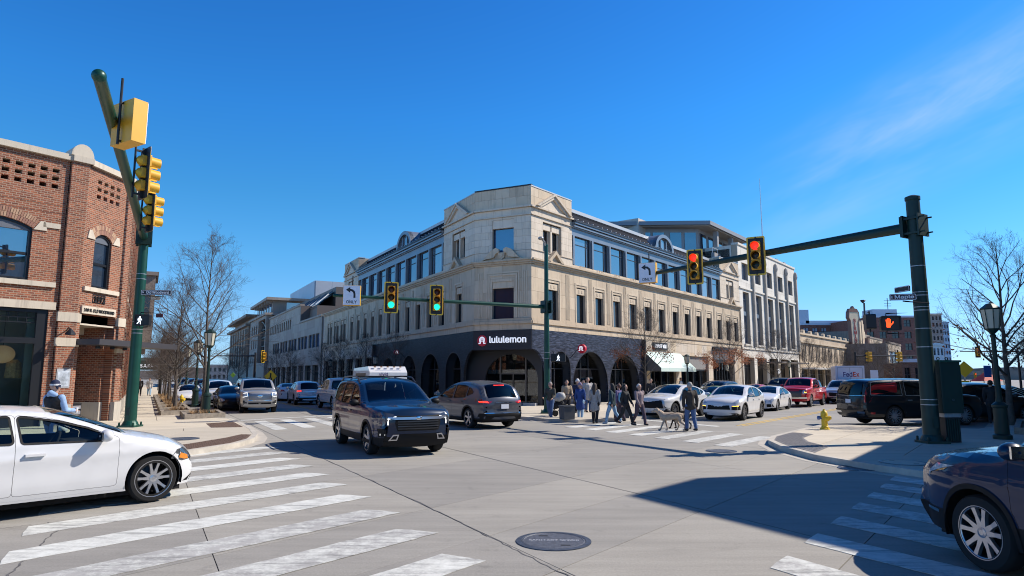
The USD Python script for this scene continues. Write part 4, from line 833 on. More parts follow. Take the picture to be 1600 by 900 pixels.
tan = stone('tan_render', (.40,.33,.26)); greyst = stone('grey_stone', (.33,.31,.29)); brownst = stone('brown_stone', (.27,.22,.18)); redbr = facade_mat('dark_red_brick', 'brick', wv, ((.17,.06,.045), (.12,.045,.04)), (.2,.15,.12), .5, .16, .012, .4)
nb = simple_building('street_building', 'brown building with projecting bay window past the brick corner', FM, 21, 36, 12, 9.5, brownst, [(s, s+1.6, z, z+2) for s in (22, 25, 28, 31, 33.8) for z in (1.0, 5.5)])
bay = MB(FM).box(26, 31, .02, 1.3, 4.6, 10.2); put(nb, 'bay', bay, brownst, world=True); put(nb, 'bay_roof', MB(FM).box(25.8, 31.2, .02, 1.5, 10.2, 10.5), brownst, world=True)
put(nb, 'bay_window', MB(FM).box(27, 30, 1.305, 1.33, 6, 9).box(25.97, 25.99, .3, 1.0, 6, 9), darkglass, world=True)
put(nb, 'bay_bracket', MB(FM).prism(Polygon([(26.2, 4.6), (30.8, 4.6), (30.2, 3.9), (26.8, 3.9)]), .02, .9), brownst, world=True)
simple_building('street_building', 'plain tan low building far along the left pavement', FM, 36.2, 58, 12, 7.5, tan, [(s, s+2, 1, 3.4) for s in np.arange(38, 56, 3.4)] + [(s, s+1.2, 4.4, 6.4) for s in np.arange(38, 56, 2.6)])
simple_building('street_building', 'grey distant building at the end of the left pavement', FM, 58.4, 96, 12, 10, greyst, [(s, s+2, 1, 3.4) for s in np.arange(60, 94, 3.6)])
ba = thing('awning', 'dark green bank awning across the far left pavement', 'awning', (*FM.pt(66, 0), 3))
gr = mat('green_fabric', (.012,.035,.03), .8)
put(ba, 'cover', MB(FM).box(66, 68.2, .05, 2.7, 2.9, 4.1).prism(Polygon([(66, 4.1), (68.2, 4.1), (67.1, 4.5)]), .05, 2.7), gr, world=True)
FB = Frame(FM.pt(66, .0), FM.n, -FM.d)
put(ba, 'lettering', text(MB(FB), 'S.A.BANK', .42, lambda v: np.column_stack([.3 + v[:, 0], .01 + v[:, 2], 3.2 + v[:, 1]]), .02, True, 2.2), white_letter, world=True)
for k in (.3, 2.6): put(ba, 'post', MB(FM).tube([(67, k, .14), (67, k, 2.95)], .05, 8), blackm, world=True)
# ================================================================ buildings further off
# right street, next block
nx = thing('stone_office', 'tall pale stone office building with vertical window strips beside the corner building', 'building', (*FR_.pt(39.75), 0))
F = FR_; s0, s1 = 39.75, 62.8; pit = (s1 - s0) / 5
pale = [stone('office_stone', (.60,.56,.49), .07), stone('office_stone_b', (.63,.59,.52), .07), stone('office_stone_c', (.57,.53,.465), .07)]
hs = []
for k in range(5):
    a = s0 + pit*k + 1.15; hs += [sbox(a, 5.7, a+2.1, 11.7), sbox(a, 13.1, a+2.1, 15.1), sbox(s0 + pit*k + .5, .14, s0 + pit*(k+1) - .5, 4.2)]
wall(nx, F, s0, s1, .14, 17.0, hs, -.7, -.05, jointm, 'backing_wall')
blocks(nx, F, s0, s1, .14, 17.0, 1.35, pit/2, pale, 0, .055, hs)
put(nx, 'inner_mass', MB(F).box(s0, s1, -24, -.9, .1, 16.6), inside, world=True)
put(nx, 'side_wall', MB(F).box(s1-.02, s1+.0, -24, -.72, .1, 17).box(s0, s0+.02, -24, -.72, .1, 17), pale[0], world=True)
put(nx, 'parapet', MB(F).box(s0-.05, s1+.05, -.7, .12, 17.0, 17.25), pale[2], world=True)
put(nx, 'sill_course', MB(F).box(s0, s1, -.05, .14, 12.0, 12.2).box(s0, s1, -.05, .12, 5.1, 5.3), pale[1], world=True)
for k in range(5):
    a = s0 + pit*k + 1.15
    window(nx, F, a+.02, a+2.08, 5.72, 11.68, .45, blueglass, metalblue, bars=(7.4, 9.0, 9.5, 10.9), mull=(a+.65, a+1.45), fw=.1)
    window(nx, F, a+.02, a+2.08, 13.12, 15.08, .35, blueglass, metalblue, mull=(a+1.05,), fw=.1)
    put(nx, 'spandrel', MB(F).box(a+.1, a+2.0, -.38, -.3, 9.02, 9.48), metalblue, world=True)
    put(nx, 'window_sill', MB(F).box(a-.2, a+2.3, -.3, .16, 5.5, 5.69), pale[2], world=True)
    window(nx, F, s0+pit*k+.52, s0+pit*(k+1)-.52, .16, 4.18, .6, darkglass, blackm, bars=(3.0,), mull=(a+.3, a+1.7))
    put(nx, 'pilaster', MB(F).box(s0+pit*(k+1)-.28, s0+pit*(k+1)+.1, .01, .3, 5.4, 15.6).lathe([(.24, 15.6), (.3, 15.9), (.2, 16.4), (.05, 16.6)], 8, (s0+pit*(k+1)-.1, .15, 0)), stone('pilaster_grey', (.36,.33,.29)), world=True)
for k, s in enumerate((54.2, 57.8, 61.4)):
    put(nx, 'roof_plant', MB(F).box(s, s+.9, -1.6, -.9, 17.25, 18.0), mat('plant_grey', (.25,.27,.3), .6, .3), world=True)
put(nx, 'canopy', MB(F).box(46.5, 58.5, .15, 2.4, 3.6, 3.75), mat('canopy_brown', (.12,.1,.09), .6), world=True)
put(nx, 'door_numbers', text(MB(F), '525', .55, lambda v: np.column_stack([52 + v[:, 0], .02 + v[:, 2], 2.4 + v[:, 1]]), .03, True, 1.6), white_letter, world=True)
mast = MB().tube([(*FR_.pt(62.4, -4), 16.5), (*FR_.pt(62.4, -4), 21), (*FR_.pt(62.4, -4), 31)], [.14, .1, .03], 8)
put(nx, 'roof_mast', mast, mat('mast_pale', (.6,.6,.62), .4, .3), world=True)
put(nx, 'mast_base', MB().box(*(FR_.pt(62.4, -4)[0] + np.array([-.4, .4])), *(FR_.pt(62.4, -4)[1] + np.array([-.4, .4])), 16.4, 18.4), mat('plant_grey', (.25,.27,.3), .6, .3), world=True)
# penthouse on the roofs
ph = thing('penthouse', 'rooftop penthouse with wide flat eaves and balcony behind the stone office', 'building', (*FR_.pt(33, -7), 13))
fp = Frame(FR_.pt(36.5, .3), wv, right_of(wv)); 
grey = mat('penthouse_wall', (.28,.27,.27), .8, var=.1, scale=.8)
def ppoly(pts): return Polygon([tuple(fp.pt(*p)) for p in pts])
put(ph, 'wall', MB().prism(ppoly([(1.6, -4.2), (12, -4.2), (12, -14), (-3, -14), (-3, -10)]), 13.2, 19.2, 'xy'), grey, world=True)
put(ph, 'roof_slab', MB().prism(ppoly([(.8, -2.4), (14, -2.4), (14, -16), (-6, -16), (-6, -12)]), 19.2, 19.65, 'xy'), mat('eave_grey', (.2,.21,.23), .6), world=True)
put(ph, 'soffit', MB().prism(ppoly([(1.1, -2.7), (13.8, -2.7), (13.8, -15.8), (-5.6, -15.8), (-5.6, -12)]), 19.1, 19.195, 'xy'), mat('soffit', (.42,.38,.33), .8), world=True)
wl = MB(fp)
for a in (2.0, 4.6, 7.2, 9.6): wl.box(a, a+1.8, -4.19, -4.14, 16.2, 18.6)
put(ph, 'windows', wl, blueglass, world=True, kind='stuff')
e1, e2 = fp.pt(1.6, -4.2), fp.pt(-3, -10); dd = (e2 - e1) / np.linalg.norm(e2 - e1); fq = Frame(e1, dd, np.array([-dd[1], dd[0]]) if (np.array([-dd[1], dd[0]]) @ e1) < 0 else np.array([dd[1], -dd[0]]))
wl = MB(fq)
for a in (.3, 2.0, 4.0, 5.6): wl.box(a, a+1.3, .01, .06, 16.2, 18.6)
put(ph, 'windows', wl, blueglass, world=True, kind='stuff')
put(ph, 'pillar', MB(fp).box(4.1, 4.6, -3.4, -2.9, 14.5, 19.1).box(9, 9.5, -3.4, -2.9, 14.5, 19.1), grey, world=True)
put(ph, 'chimney', MB().prism(ppoly([(-4, -9), (-1.6, -9), (-1.6, -13), (-4, -13)]), 13.2, 20.0, 'xy'), stone('chimney_stone', (.5,.44,.38)), world=True)
put(ph, 'balcony_wall', MB(fp).box(1.2, 14, -2.6, -2.2, 13.0, 16.0), stone('balcony_grey', (.3,.28,.27)), world=True)
rl = MB(fp).box(1.2, 14, -2.45, -2.4, 16.55, 16.6)
for k in range(9): rl.box(1.2 + k*1.55, 1.25 + k*1.55, -2.45, -2.4, 16.0, 16.56)
put(ph, 'railing', rl, mat('mast_pale', (.6,.6,.62), .4, .3), world=True, kind='stuff')
put(ph, 'stair_tower', MB(fp).box(11.5, 17, -9, -5, 14, 18.9), stone('brown_stone', (.27,.22,.18)), world=True)
# theatre row
def at_(x, y, Y):
    r = ray(x, y); return np.array([r[0]/r[1]*Y, Y, EYE + r[2]/r[1]*Y])
tcol = [stone('theatre_stone', (.47,.37,.26)), stone('theatre_stone_b', (.51,.41,.29)), stone('theatre_stone_c', (.43,.335,.235))]
tb_ = thing('theatre', 'low cream terracotta theatre row with paired windows and crested parapet', 'building', (*FR_.pt(63.4), 0))
s0, s1 = 63.4, 104
hs = []
for k in range(10):
    a = s0 + 1 + k*3.9
    hs += [sbox(a + .9*j, 4.1, a + .9*j + .62, 6.5) for j in range(3)]
sh2 = [sbox(s0 + .6 + k*4.5, .14, s0 + 4.4 + k*4.5, 3.0) for k in range(9)]
wall(tb_, F, s0, s1, .14, 7.9, hs + sh2, -.6, -.05, jointm, 'backing_wall'); blocks(tb_, F, s0, s1, 3.2, 7.9, 1.18, 2.6, tcol, 0, .055, hs + sh2)
put(tb_, 'inner_mass', MB(F).box(s0, s1, -20, -.8, .1, 7.4), inside, world=True)
put(tb_, 'cornice', MB(F).box(s0, s1, -.6, .25, 6.75, 7.0).box(s0, s1, -.6, .2, 7.9, 8.15), tcol[1], world=True)
for k in range(10):
    put(tb_, 'crest', MB(F).prism(Polygon([(s0+2.5+k*3.9 + .5*math.cos(t), 8.15 + .5*math.sin(t)) for t in np.linspace(0, math.pi, 9)]), -.3, .1), tcol[1], world=True)
    a = s0 + 1 + k*3.9
    for j in range(3): window(tb_, F, a+.9*j+.02, a+.9*j+.6, 4.12, 6.48, .25, darkglass, metaldark, fw=.05)
for k in range(9): window(tb_, F, s0+.65+k*4.5, s0+4.35+k*4.5, .16, 2.95, .4, darkglass, blackm, bars=(2.3,), mull=(s0+2.5+k*4.5,))
put(tb_, 'shop_canopy', MB(F).box(s0+1, s0+22, .02, 1.6, 3.0, 3.25), mat('canopy_white', (.5,.48,.45), .7), world=True)
pyl = MB(F)
for k, (a, h) in enumerate(((0, 11.2), (1.2, 12.3), (2.6, 12.6), (4.0, 12.0), (5.4, 10.6))): pyl.box(s1-1+a, s1+.25+a, -.5, .3+.12*(2-abs(2-k)), .14, h)
put(tb_, 'stepped_front', pyl, tcol[1], world=True)
put(tb_, 'auditorium', MB(F).box(s1-1, s1+18, -24, -1, .1, 10.5), brownst, world=True)
mq = thing('theatre_sign', 'tall vertical cream blade sign with stacked red capitals above the theatre', 'sign', (*FR_.pt(108, 1), 6))
sp_ = at_(1334, 520, 118)[:2]; cream = mat('sign_cream', (.66,.55,.38), .6, var=.12, scale=1)
class SignFrame(Frame):
    def __call__(self, p): p = np.asarray(p, float); return Frame.__call__(self, np.column_stack([p[:, 0]*.84, p[:, 1]*.84, 5.6 + (p[:, 2] - 8.5)*.73]))
FS = SignFrame(sp_, right_of(unit(157)) * -1, unit(157))
Z0, Z1 = 9.3, 19.2
out = Polygon([(-1.35, Z1), (-1.5, Z1-1.4), (-1.05, Z1-2.2), (-.95, Z0+2), (-1.3, Z0+1.2), (0, Z0-.8), (1.3, Z0+1.2), (.95, Z0+2), (1.05, Z1-2.2), (1.5, Z1-1.4), (1.35, Z1)])
put(mq, 'panel', MB(FS).prism(out, -.35, .35), cream, world=True)
put(mq, 'edge', MB(FS).prism(out.buffer(.14).difference(out), -.4, .4), mat('sign_brown', (.2,.1,.07), .6), world=True)
put(mq, 'crown', MB(FS).prism(Polygon([(-1.5, Z1+.15), (1.5, Z1+.15), (1.1, Z1+.8), (.4, Z1+.9), (0, Z1+1.5), (-.4, Z1+.9), (-1.1, Z1+.8)]), -.3, .3), mat('sign_brown', (.2,.1,.07), .6), world=True)
tm_ = MB(FS)
for k, ch in enumerate('BIRMINGHAM'):
    text(tm_, ch, .82, lambda v, k=k: np.column_stack([v[:, 0] - v[:, 0].max()/2, .36 + v[:, 2], Z1 - 2.5 - k*.96 + v[:, 1]]), .05, True)
put(mq, 'lettering', tm_, mat('sign_red', (.35,.05,.04), .5), world=True)
put(mq, 'pole', MB().tube([(*sp_, 3), (*sp_, 6.0)], .2, 8), blackm, world=True)
mar = thing('theatre_marquee', 'red and cream theatre marquee canopy under the blade sign', 'marquee', (*FR_.pt(107, 2), 5))
put(mar, 'canopy', MB(F).box(104.5, 112, .3, 4.2, 5.0, 7.2), mat('marquee_red', (.3,.06,.05), .6, var=.5, scale=1.2), world=True)
put(mar, 'letter_board', MB(F).box(104.4, 104.45, .5, 4.0, 5.3, 6.6), cream, world=True)
# tall condominiums and brick block behind
def block(name, label, x0, x1, ytop, Y, dep, m, wincols=0, winrows=0, wm=None, ybase=600, az=0, trim=None, face='front', z0w=.12):
    """A far block whose lit and shaded faces follow the street grid."""
    zt = EYE + (ray(0, ytop)[2] / ray(0, ytop)[1]) * Y
    p0 = np.array([ray(x0, ytop)[0] / ray(x0, ytop)[1] * Y, Y]); p1 = np.array([ray(x1, ytop)[0] / ray(x1, ytop)[1] * Y, Y])
    b = thing(name, label, 'building', (*p0, 0)); Fq = Frame(p0, np.array([1., 0]), np.array([0, -1.])); w_ = p1[0] - p0[0]
    hs = []
    if wincols:
        cw, rh = w_ / wincols, (zt * .9) / winrows
        hs = [(cw*(i+.22), cw*(i+.78), zt - rh*(j+1) + rh*.22, zt - rh*(j+1) + rh*.78) for i in range(wincols) for j in range(winrows)]
    q = sbox(0, 0, w_, zt).difference(unary_union([sbox(a, c, b_, d) for a, b_, c, d in hs])) if hs else sbox(0, 0, w_, zt)
    put(b, 'wall', MB(Fq).prism(q, -.5, 0), m, world=True); put(b, 'mass', MB(Fq).box(0, w_, -dep, -.51, 0, zt-.1), m, world=True)
    put(b, 'parapet', MB(Fq).box(-.2, w_+.2, -.6, .25, zt, zt+.5), trim or m, world=True)
    for a, b_, c, d in hs[:80]:
        wn = put(b, 'window', MB(Fq).box(a, b_, -.4, -.3, c, d), wm or darkglass, world=True)
        put(wn, 'frame', MB(Fq).box(a, b_, -.29, -.2, (c+d)/2-.08, (c+d)/2+.08).box((a+b_)/2-.08, (a+b_)/2+.08, -.29, -.21, c, d), metaldark, world=True)
    return b, Fq, w_, zt
condo, Fq, w_, zt = block('apartment_block', 'dark brick apartment block with grey attic behind the theatre', 1252, 1350, 508, 210, 20, redbr, 7, 4, mat('window_pale_sky', (.25,.32,.4), .1, spec=1.), trim=mat('attic_grey', (.36,.42,.5), .6))
put(condo, 'attic', MB(Fq).box(2, w_-2, -8, -1, zt+.5, zt+1.5), mat('attic_grey', (.36,.42,.5), .6), world=True)
put(condo, 'lift_house', MB(Fq).box(-.5, 3, -6, -1, zt+.3, zt+5), mat('attic_grey', (.36,.42,.5), .6), world=True)
bigb, Fq, w_, zt = block('brick_block', 'large red brick block rising behind the tan shops on the right', 1349, 1446, 496, 190, 24, redbr, 5, 5, trim=mat('attic_grey', (.36,.42,.5), .6))
put(bigb, 'roof_house', MB(Fq).box(4, 11, -8, -2, zt+.4, zt+2.6), mat('attic_grey', (.36,.42,.5), .6), world=True)
an = MB(Fq).tube([(9, -3, zt+2.6), (9, -3, zt+6)], .1, 5)
for k in range(3): an.box(8, 10, -3.05, -2.95, zt+3.6+.8*k, zt+3.7+.8*k)
an.tube([(2, -3, zt+.4), (2.1, -3, zt+4.5)], .25, 6).lathe([(.2, zt+4.5), (.8, zt+5.2), (.7, zt+5.4)], 8, (1.8, -3, 0))
put(bigb, 'aerials', an, metaldark, world=True)
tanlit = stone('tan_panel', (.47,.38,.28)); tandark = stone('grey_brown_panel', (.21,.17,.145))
for (x0, xm, x1, yt, Y, nm) in ((1327, 1358, 1374, 529, 128, 'nearer'), (1374, 1387, 1410, 537, 118, 'further right')):
    pass
def two_face(x0, xm, x1, yt, Y, label):
    """A shop block seen at its corner: shaded flank to the street we look along, sunlit front."""
    r = ray(xm, yt); c = np.array([r[0]/r[1]*Y, Y]); zt = EYE + r[2]/r[1]*Y
    b = thing('shop_block', label, 'building', (*c, 0))
    F1 = Frame(c, wv, right_of(wv)); F2 = Frame(c, -right_of(wv), -wv)
    L1 = 14.; L2 = 12.
    ws1 = [(1.2, 12.5, zt-3.3, zt-1.3)]; q = sbox(0, 0, L1, zt).difference(sbox(1.2, zt-3.3, 12.5, zt-1.3)).difference(sbox(1.2, 1, 12.5, 3.4))
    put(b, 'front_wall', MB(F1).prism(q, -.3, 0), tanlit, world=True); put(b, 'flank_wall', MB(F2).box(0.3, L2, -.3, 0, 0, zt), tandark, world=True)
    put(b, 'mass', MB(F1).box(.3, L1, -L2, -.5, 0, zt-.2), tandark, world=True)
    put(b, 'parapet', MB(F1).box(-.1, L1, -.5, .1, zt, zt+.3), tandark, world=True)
    for z0, z1 in ((zt-3.3, zt-1.3), (1, 3.4)):
        wn = put(b, 'window', MB(F1).box(1.2, 12.5, -.28, -.24, z0, z1), mat('window_pale_sky', (.25,.32,.4), .1, spec=1.), world=True)
        put(wn, 'mullions', MB(F1).box(4.9, 5.0, -.23, -.15, z0, z1).box(8.7, 8.8, -.23, -.15, z0, z1), metaldark, world=True)
    put(b, 'flank_window', MB(F2).box(5, 7.5, .01, .05, zt-5, zt-3), darkglass, world=True)
two_face(1327, 1358.5, 1374, 528, 128, 'tan two-storey shop block with sunlit front right of the theatre')
two_face(1374, 1387, 1408, 536, 112, 'brown shop block with sunlit tan front behind the black SUV')
block('brown_brick_shop', 'low brown brick shop with pale fascia above the black SUV', 1409, 1458, 566, 100, 5, facade_mat('brown_brick', 'brick', wv, ((.16,.09,.07), (.12,.07,.06)), (.2,.16,.13), .5, .16, .012, .4), 3, 1, trim=mat('fascia_grey_white', (.5,.54,.6), .6))
block('office_tower', 'tall grey-brown office tower right of the green signal pole', 1449, 1471, 492, 230, 5, stone('tower_grey', (.26,.22,.2)), 4, 9, trim=stone('tower_trim', (.5,.42,.35)))
block('glass_office', 'pale blue glass office by the tower right of the signal pole', 1457, 1474, 540, 130, 2, mat('pale_blue_panel', (.30,.42,.50), .4), 3, 3, skyglass)
block('glass_tower', 'slim pale blue glass tower behind the grey-brown tower', 1470, 1482, 505, 235, 3, mat('tower_glass_blue', (.22,.34,.48), .3), 3, 8, skyglass)
# left street, beyond the corner building
gb = thing('grey_building', 'grey stone building with ribbon windows and sloping glass attic on the left street', 'building', (*FL.pt(45, 0), 0))
s0, s1 = 45.2, 87
hs = [sbox(s0+1.2+7.4*k + 2.2*j, 5.8, s0+1.2+7.4*k + 2.2*j + 1.9, 7.6) for k in range(5) for j in range(3)]
sh3 = [sbox(s0+1+4.6*k, .14, s0+4.6+4.6*k, 3.5) for k in range(9)]
up_ = [sbox(s0+21+1.7*k, 9.3, s0+22+1.7*k, 10.8) for k in range(12)]
gs = [stone('grey_limestone', (.36,.315,.265)), stone('grey_limestone_b', (.385,.34,.285)), stone('grey_limestone_c', (.335,.29,.245))]
fr0 = unary_union([sbox(s0, .14, s1, 9.7), sbox(s0+14, 9.69, s1, 12.3)])
put(gb, 'backing_wall', MB(FL).prism(fr0.difference(unary_union(hs + sh3 + up_)), -.6, -.05), jointm, world=True)
blocks(gb, FL, s0, s1, .14, 9.7, 1.2, 2.6, gs, 0, .055, hs + sh3 + up_); blocks(gb, FL, s0+14, s1, 9.72, 12.3, 1.29, 2.6, gs, 0, .055, up_)
put(gb, 'inner_mass', MB(FL).box(s0, s1, -12, -.8, .1, 9.4).box(s0+14, s1, -10, -.8, 9.4, 12), inside, world=True)
put(gb, 'end_wall', MB(FL).box(s0-.3, s0-.01, -12, -.2, .1, 9.7), mat('end_wall_blue_grey', (.2,.2,.21), .8), world=True)
put(gb, 'parapet', MB(FL).box(s0-.1, s0+13.9, -.6, .15, 9.7, 9.95).box(s0+13.9, s1, -.6, .15, 12.3, 12.55), gs[2], world=True)
put(gb, 'return_wall', MB(FL).box(s0+13.7, s0+13.98, -10, -.0, 9.4, 12.3), mat('brown_metal', (.13,.105,.09), .6), world=True)
for h in hs:
    a, z0, b, z1 = h.bounds; window(gb, FL, a+.02, b-.02, z0+.02, z1-.02, .25, skyglass, metaldark, fw=.08)
for h in up_:
    a, z0, b, z1 = h.bounds; window(gb, FL, a+.02, b-.02, z0+.02, z1-.02, .25, skyglass, metaldark, fw=.08)
for h in sh3:
    a, z0, b, z1 = h.bounds; window(gb, FL, a+.02, b-.02, z0+.02, z1-.02, .4, darkglass, blackm, bars=(2.7,), mull=((a+b)/2,))
v = [(s0+9, -1.2, 12.0), (s0+30, -1.2, 12.0), (s0+30, -4.5, 14.6), (s0+13, -4.5, 14.6)]
rf_ = put(gb, 'glass_attic', MB(FL).raw(v, [[0,1,2,3]]).raw([(a, b, c-.3) for a, b, c in v], [[3,2,1,0]]), darkglass, world=True)
put(gb, 'attic_wall', MB(FL).box(s0+9, s0+14, -9, -1.3, 9.7, 12.0).box(s0+12, s1, -10, -4.6, 12.0, 15.2), mat('brown_metal', (.13,.105,.09), .6), world=True)
gl = MB(FL)
for k in range(5): gl.tube([(s0+9.5+4.5*k, -1.15, 12.1), (s0+13.2+4*k, -4.4, 14.7)], .08, 4)
put(rf_, 'glazing_ribs', gl, metalblue, world=True, kind='stuff')
sk = [(s0-9.5, -1.4, 9.6), (s0-.5, -1.4, 9.6), (s0-.5, -4.5, 11.6), (s0-9.5, -4.5, 11.6)]
put(gb, 'blue_roof', MB(FL).raw(sk, [[0,1,2,3]]).raw([(a, b, c-.2) for a, b, c in sk], [[3,2,1,0]]), mat('blue_roof_metal', (.10,.22,.5), .35, .4), world=True)
put(gb, 'striped_screen', MB(FL).box(s0-8, s0+2, -9, -8.8, 10, 14.2), mat('striped_screen', (.5,.42,.3), .7), world=True)
cb = thing('curved_glass_building', 'stone-clad building with tall dark glazed bay and stacked flat cornices', 'building', (*FL.pt(93, 0), 0))
s0 = 87.3
cs = [stone('clad_grey', (.33,.28,.235)), stone('clad_grey_b', (.36,.305,.255))]
bayh = sbox(s0+.8, 4.5, s0+9.5, 12.6); small = [sbox(s0+11+3*k, z, s0+12.4+3*k, z+1.8) for k in range(3) for z in (4.6, 7.4, 10.2)]
put(cb, 'wall', MB(FL).prism(sbox(s0, .14, s0+21, 13.2).difference(unary_union([bayh] + small)), -.6, .6), cs[0], world=True)
put(cb, 'glazed_bay', MB(FL).box(s0+.8, s0+9.5, -.3, -.1, 4.5, 12.6), darkglass, world=True)
gr_ = MB(FL)
for z in (6, 7.6, 9.2, 10.8): gr_.box(s0+.8, s0+9.5, -.09, .05, z, z+.15)
for s in (3, 6): gr_.box(s0+s, s0+s+.15, -.09, .04, 4.5, 12.6)
put(cb, 'bay_bars', gr_, metaldark, world=True)
ar = [(s0+9.4 - 8.4*math.sin(t)*.9, 12.5 - 3.4*(1-math.cos(t))) for t in np.linspace(0, 1.5, 9)]
put(cb, 'curved_fin', MB(FL).prism(LineString(ar).buffer(.13), -.09, .2), blackm, world=True)
for h in small: a, z0, b, z1 = h.bounds; window(cb, FL, a, b, z0, z1, .1, blueglass, metaldark, fw=.08)
put(cb, 'mass', MB(FL).box(s0, s0+21, -26, -.61, .1, 13.0), cs[1], world=True)
for z0, z1, t in ((13.2, 13.6, .9), (16.0, 16.5, .7)): put(cb, 'cornice', MB(FL).box(s0-.5, s0+22, -26, t, z0, z1), cs[1], world=True)
put(cb, 'upper_storey', MB(FL).box(s0+.6, s0+20, -25, -.5, 13.6, 16.0), cs[0], world=True)
for k in range(6): put(cb, 'upper_window', MB(FL).box(s0+1.4+3.1*k, s0+3.4+3.1*k, -.49, -.4, 13.9, 15.7), blueglass, world=True); put(cb, 'bracket', MB(FL).box(s0+.9+3.1*k, s0+1.2+3.1*k, -.4, .5, 15.4, 15.95), cs[1], world=True)
put(cb, 'upper_window', MB(FL).box(s0+.54, s0+.59, -9, -3, 13.9, 15.7), blueglass, world=True)
scr = MB(FL)
for k in range(7): scr.box(s0-4+3.4*k, s0-.65+3.4*k, -7.2, -7.0, 16.5, 19.6)
for k in range(9): scr.box(s0-4.2, s0-4.0, -7.2-3*(k+1)+.05, -7.2-3*k, 16.5, 19.6)
put(cb, 'roof_plant_screen', scr, mat('screen_pale', (.40,.43,.47), .5, .2, var=.06, scale=.3), world=True, kind='stuff')
db = thing('brown_building', 'dark brown cornice building at the far end of the left street', 'building', (*FL.pt(110, 0), 0))
put(db, 'wall', MB(FL).box(109.6, 145, -20, .8, .1, 12.6), brownst, world=True)
for z in (12.6, 14.6): put(db, 'cornice', MB(FL).box(109.2, 146, -20, 1.5, z, z+.5), brownst, world=True)
put(db, 'upper_storey', MB(FL).box(110, 145, -20, -.3, 13.1, 14.6), brownst, world=True)
for k in range(7): put(db, 'column', MB(FL).box(110+4.5*k, 111.2+4.5*k, .8, 1.4, 4, 12), tan, world=True)
for k in range(6): put(db, 'window', MB(FL).box(111.6+4.5*k, 114+4.5*k, .81, .9, 4.5, 11.5), darkglass, world=True)
endb, Fq, w_, zt = block('low_building', 'low pinkish building closing the far end of the left street', 318, 384, 572, 230, 14, stone('pinkish_stone', (.36,.28,.25)), 9, 2, darkglass)
# the unseen corner building at the right that throws the big shadow
H1 = 12.6; sh = lambda p, h: np.array(p) + SUN[:2] / SUN[2] * h
R1, R2, R3 = sh((2.03, 11.99), H1), sh((3.84, 14.04), H1), None
H2 = H1 - 3.2
R1m = R1 - mv * 16
foot = Polygon([tuple(R1), tuple(R2), tuple(R2 + right_of(wv)*14), tuple(R1m + right_of(wv)*14), tuple(R1m)])
cbk = thing('near_building', 'tall corner block just outside the picture whose shadow falls on the road', 'building', (*R1, 0))
put(cbk, 'tower', MB().prism(foot.convex_hull, 0, H1, 'xy'), greyst, world=True)
wing = Polygon([tuple(R2), tuple(R2 + wv*120), tuple(R2 + wv*120 + right_of(wv)*14), tuple(R2 + right_of(wv)*14)])
put(cbk, 'wing', MB().prism(wing, 0, H2, 'xy'), tan, world=True)
FN = Frame(R2, wv, -right_of(wv))
for k in range(30):
    for z in (1.0, 5.4): put(cbk, 'window', MB(FN).box(1+3.9*k, 3.6+3.9*k, .01, .05, z, z+2.6), darkglass, world=True)
put(cbk, 'cornice', MB(FN).box(.3, 120, -.3, .25, H2-.5, H2-.1), lime[1], world=True)
FV = Frame(P(-5, -5), -wv, -right_of(wv)); FU = Frame(P(-5, -5), -mv, right_of(mv))
simple_building('street_building', 'brown building on the corner behind the viewer facing the crossing', FV, 0, 40, 12, 10.5, brownst, [(s, s+2.2, z, z+2.6) for s in np.arange(1.5, 37, 3.6) for z in (1, 5.8)])
simple_building('street_building', 'tan building on the near corner behind the viewer facing the left lane', FU, .5, 40, 11, 10.2, tan, [(s, s+2.2, z, z+2.6) for s in np.arange(2, 37, 3.6) for z in (1, 5.8)])
# distance: hills of bare trees
hl = MB(); rh = np.random.default_rng(3)
for k, (d0, hh) in enumerate(((420, 4.5), (560, 8))):
    az = np.radians(np.linspace(-60, 60, 240)); top = hh * (.6 + .6*meshkit.fbm(np.column_stack([az*22, az*0+k, az*0]), 5))
    p = np.column_stack([np.sin(az)*d0, np.cos(az)*d0, top]); b_ = p*[1,1,0] - [0,0,1]; p2 = p*[1.15,1.15,.8]; n_ = len(az)
    f = [[i, i+1, n_+i+1, n_+i] for i in range(n_-1)] + [[n_+i, n_+i+1, 2*n_+i+1, 2*n_+i] for i in range(n_-1)]
    hl.raw(np.vstack([b_, p, p2]), f)
hm = put(None, 'hills', hl, mat('far_woods', (.15,.125,.11), .95, var=.4, scale=.15)); tag(hm.path, kind='structure')
# ================================================================ signals, lamps, signs and street furniture
green = mat('signal_green', (.005,.055,.036), .38, .2, var=.12, scale=3)
dkgreen = mat('dark_green_metal', (.006,.026,.02), .45, .2, var=.15, scale=4)
sigyel = mat('signal_yellow', (.68,.36,.022), .45, var=.05, scale=3)
sigblack = mat('signal_black', (.01,.01,.011), .5)
reflyel = mat('reflective_yellow', (.75,.46,.03), .4)
steel = mat('galvanised', (.35,.36,.37), .4, .7, var=.15, scale=10)
signwhite = mat('sign_white', (.72,.71,.74), .5)
def lens(n, c, e=None): return mat('lens_' + n, c, .25, emit=(*e[:3], e[3]) if e else None)
LENS = {'R': lens('red_lit', (.5,.02,.01), (1, .02, .012, 1.5)), 'G': lens('green_lit', (.02,.4,.3), (.01, .9, .55, 1.1)), 'r': lens('red_off', (.05,.008,.008)), 'y': lens('amber_off', (.035,.02,.008)), 'g': lens('green_off', (.006,.02,.016))}
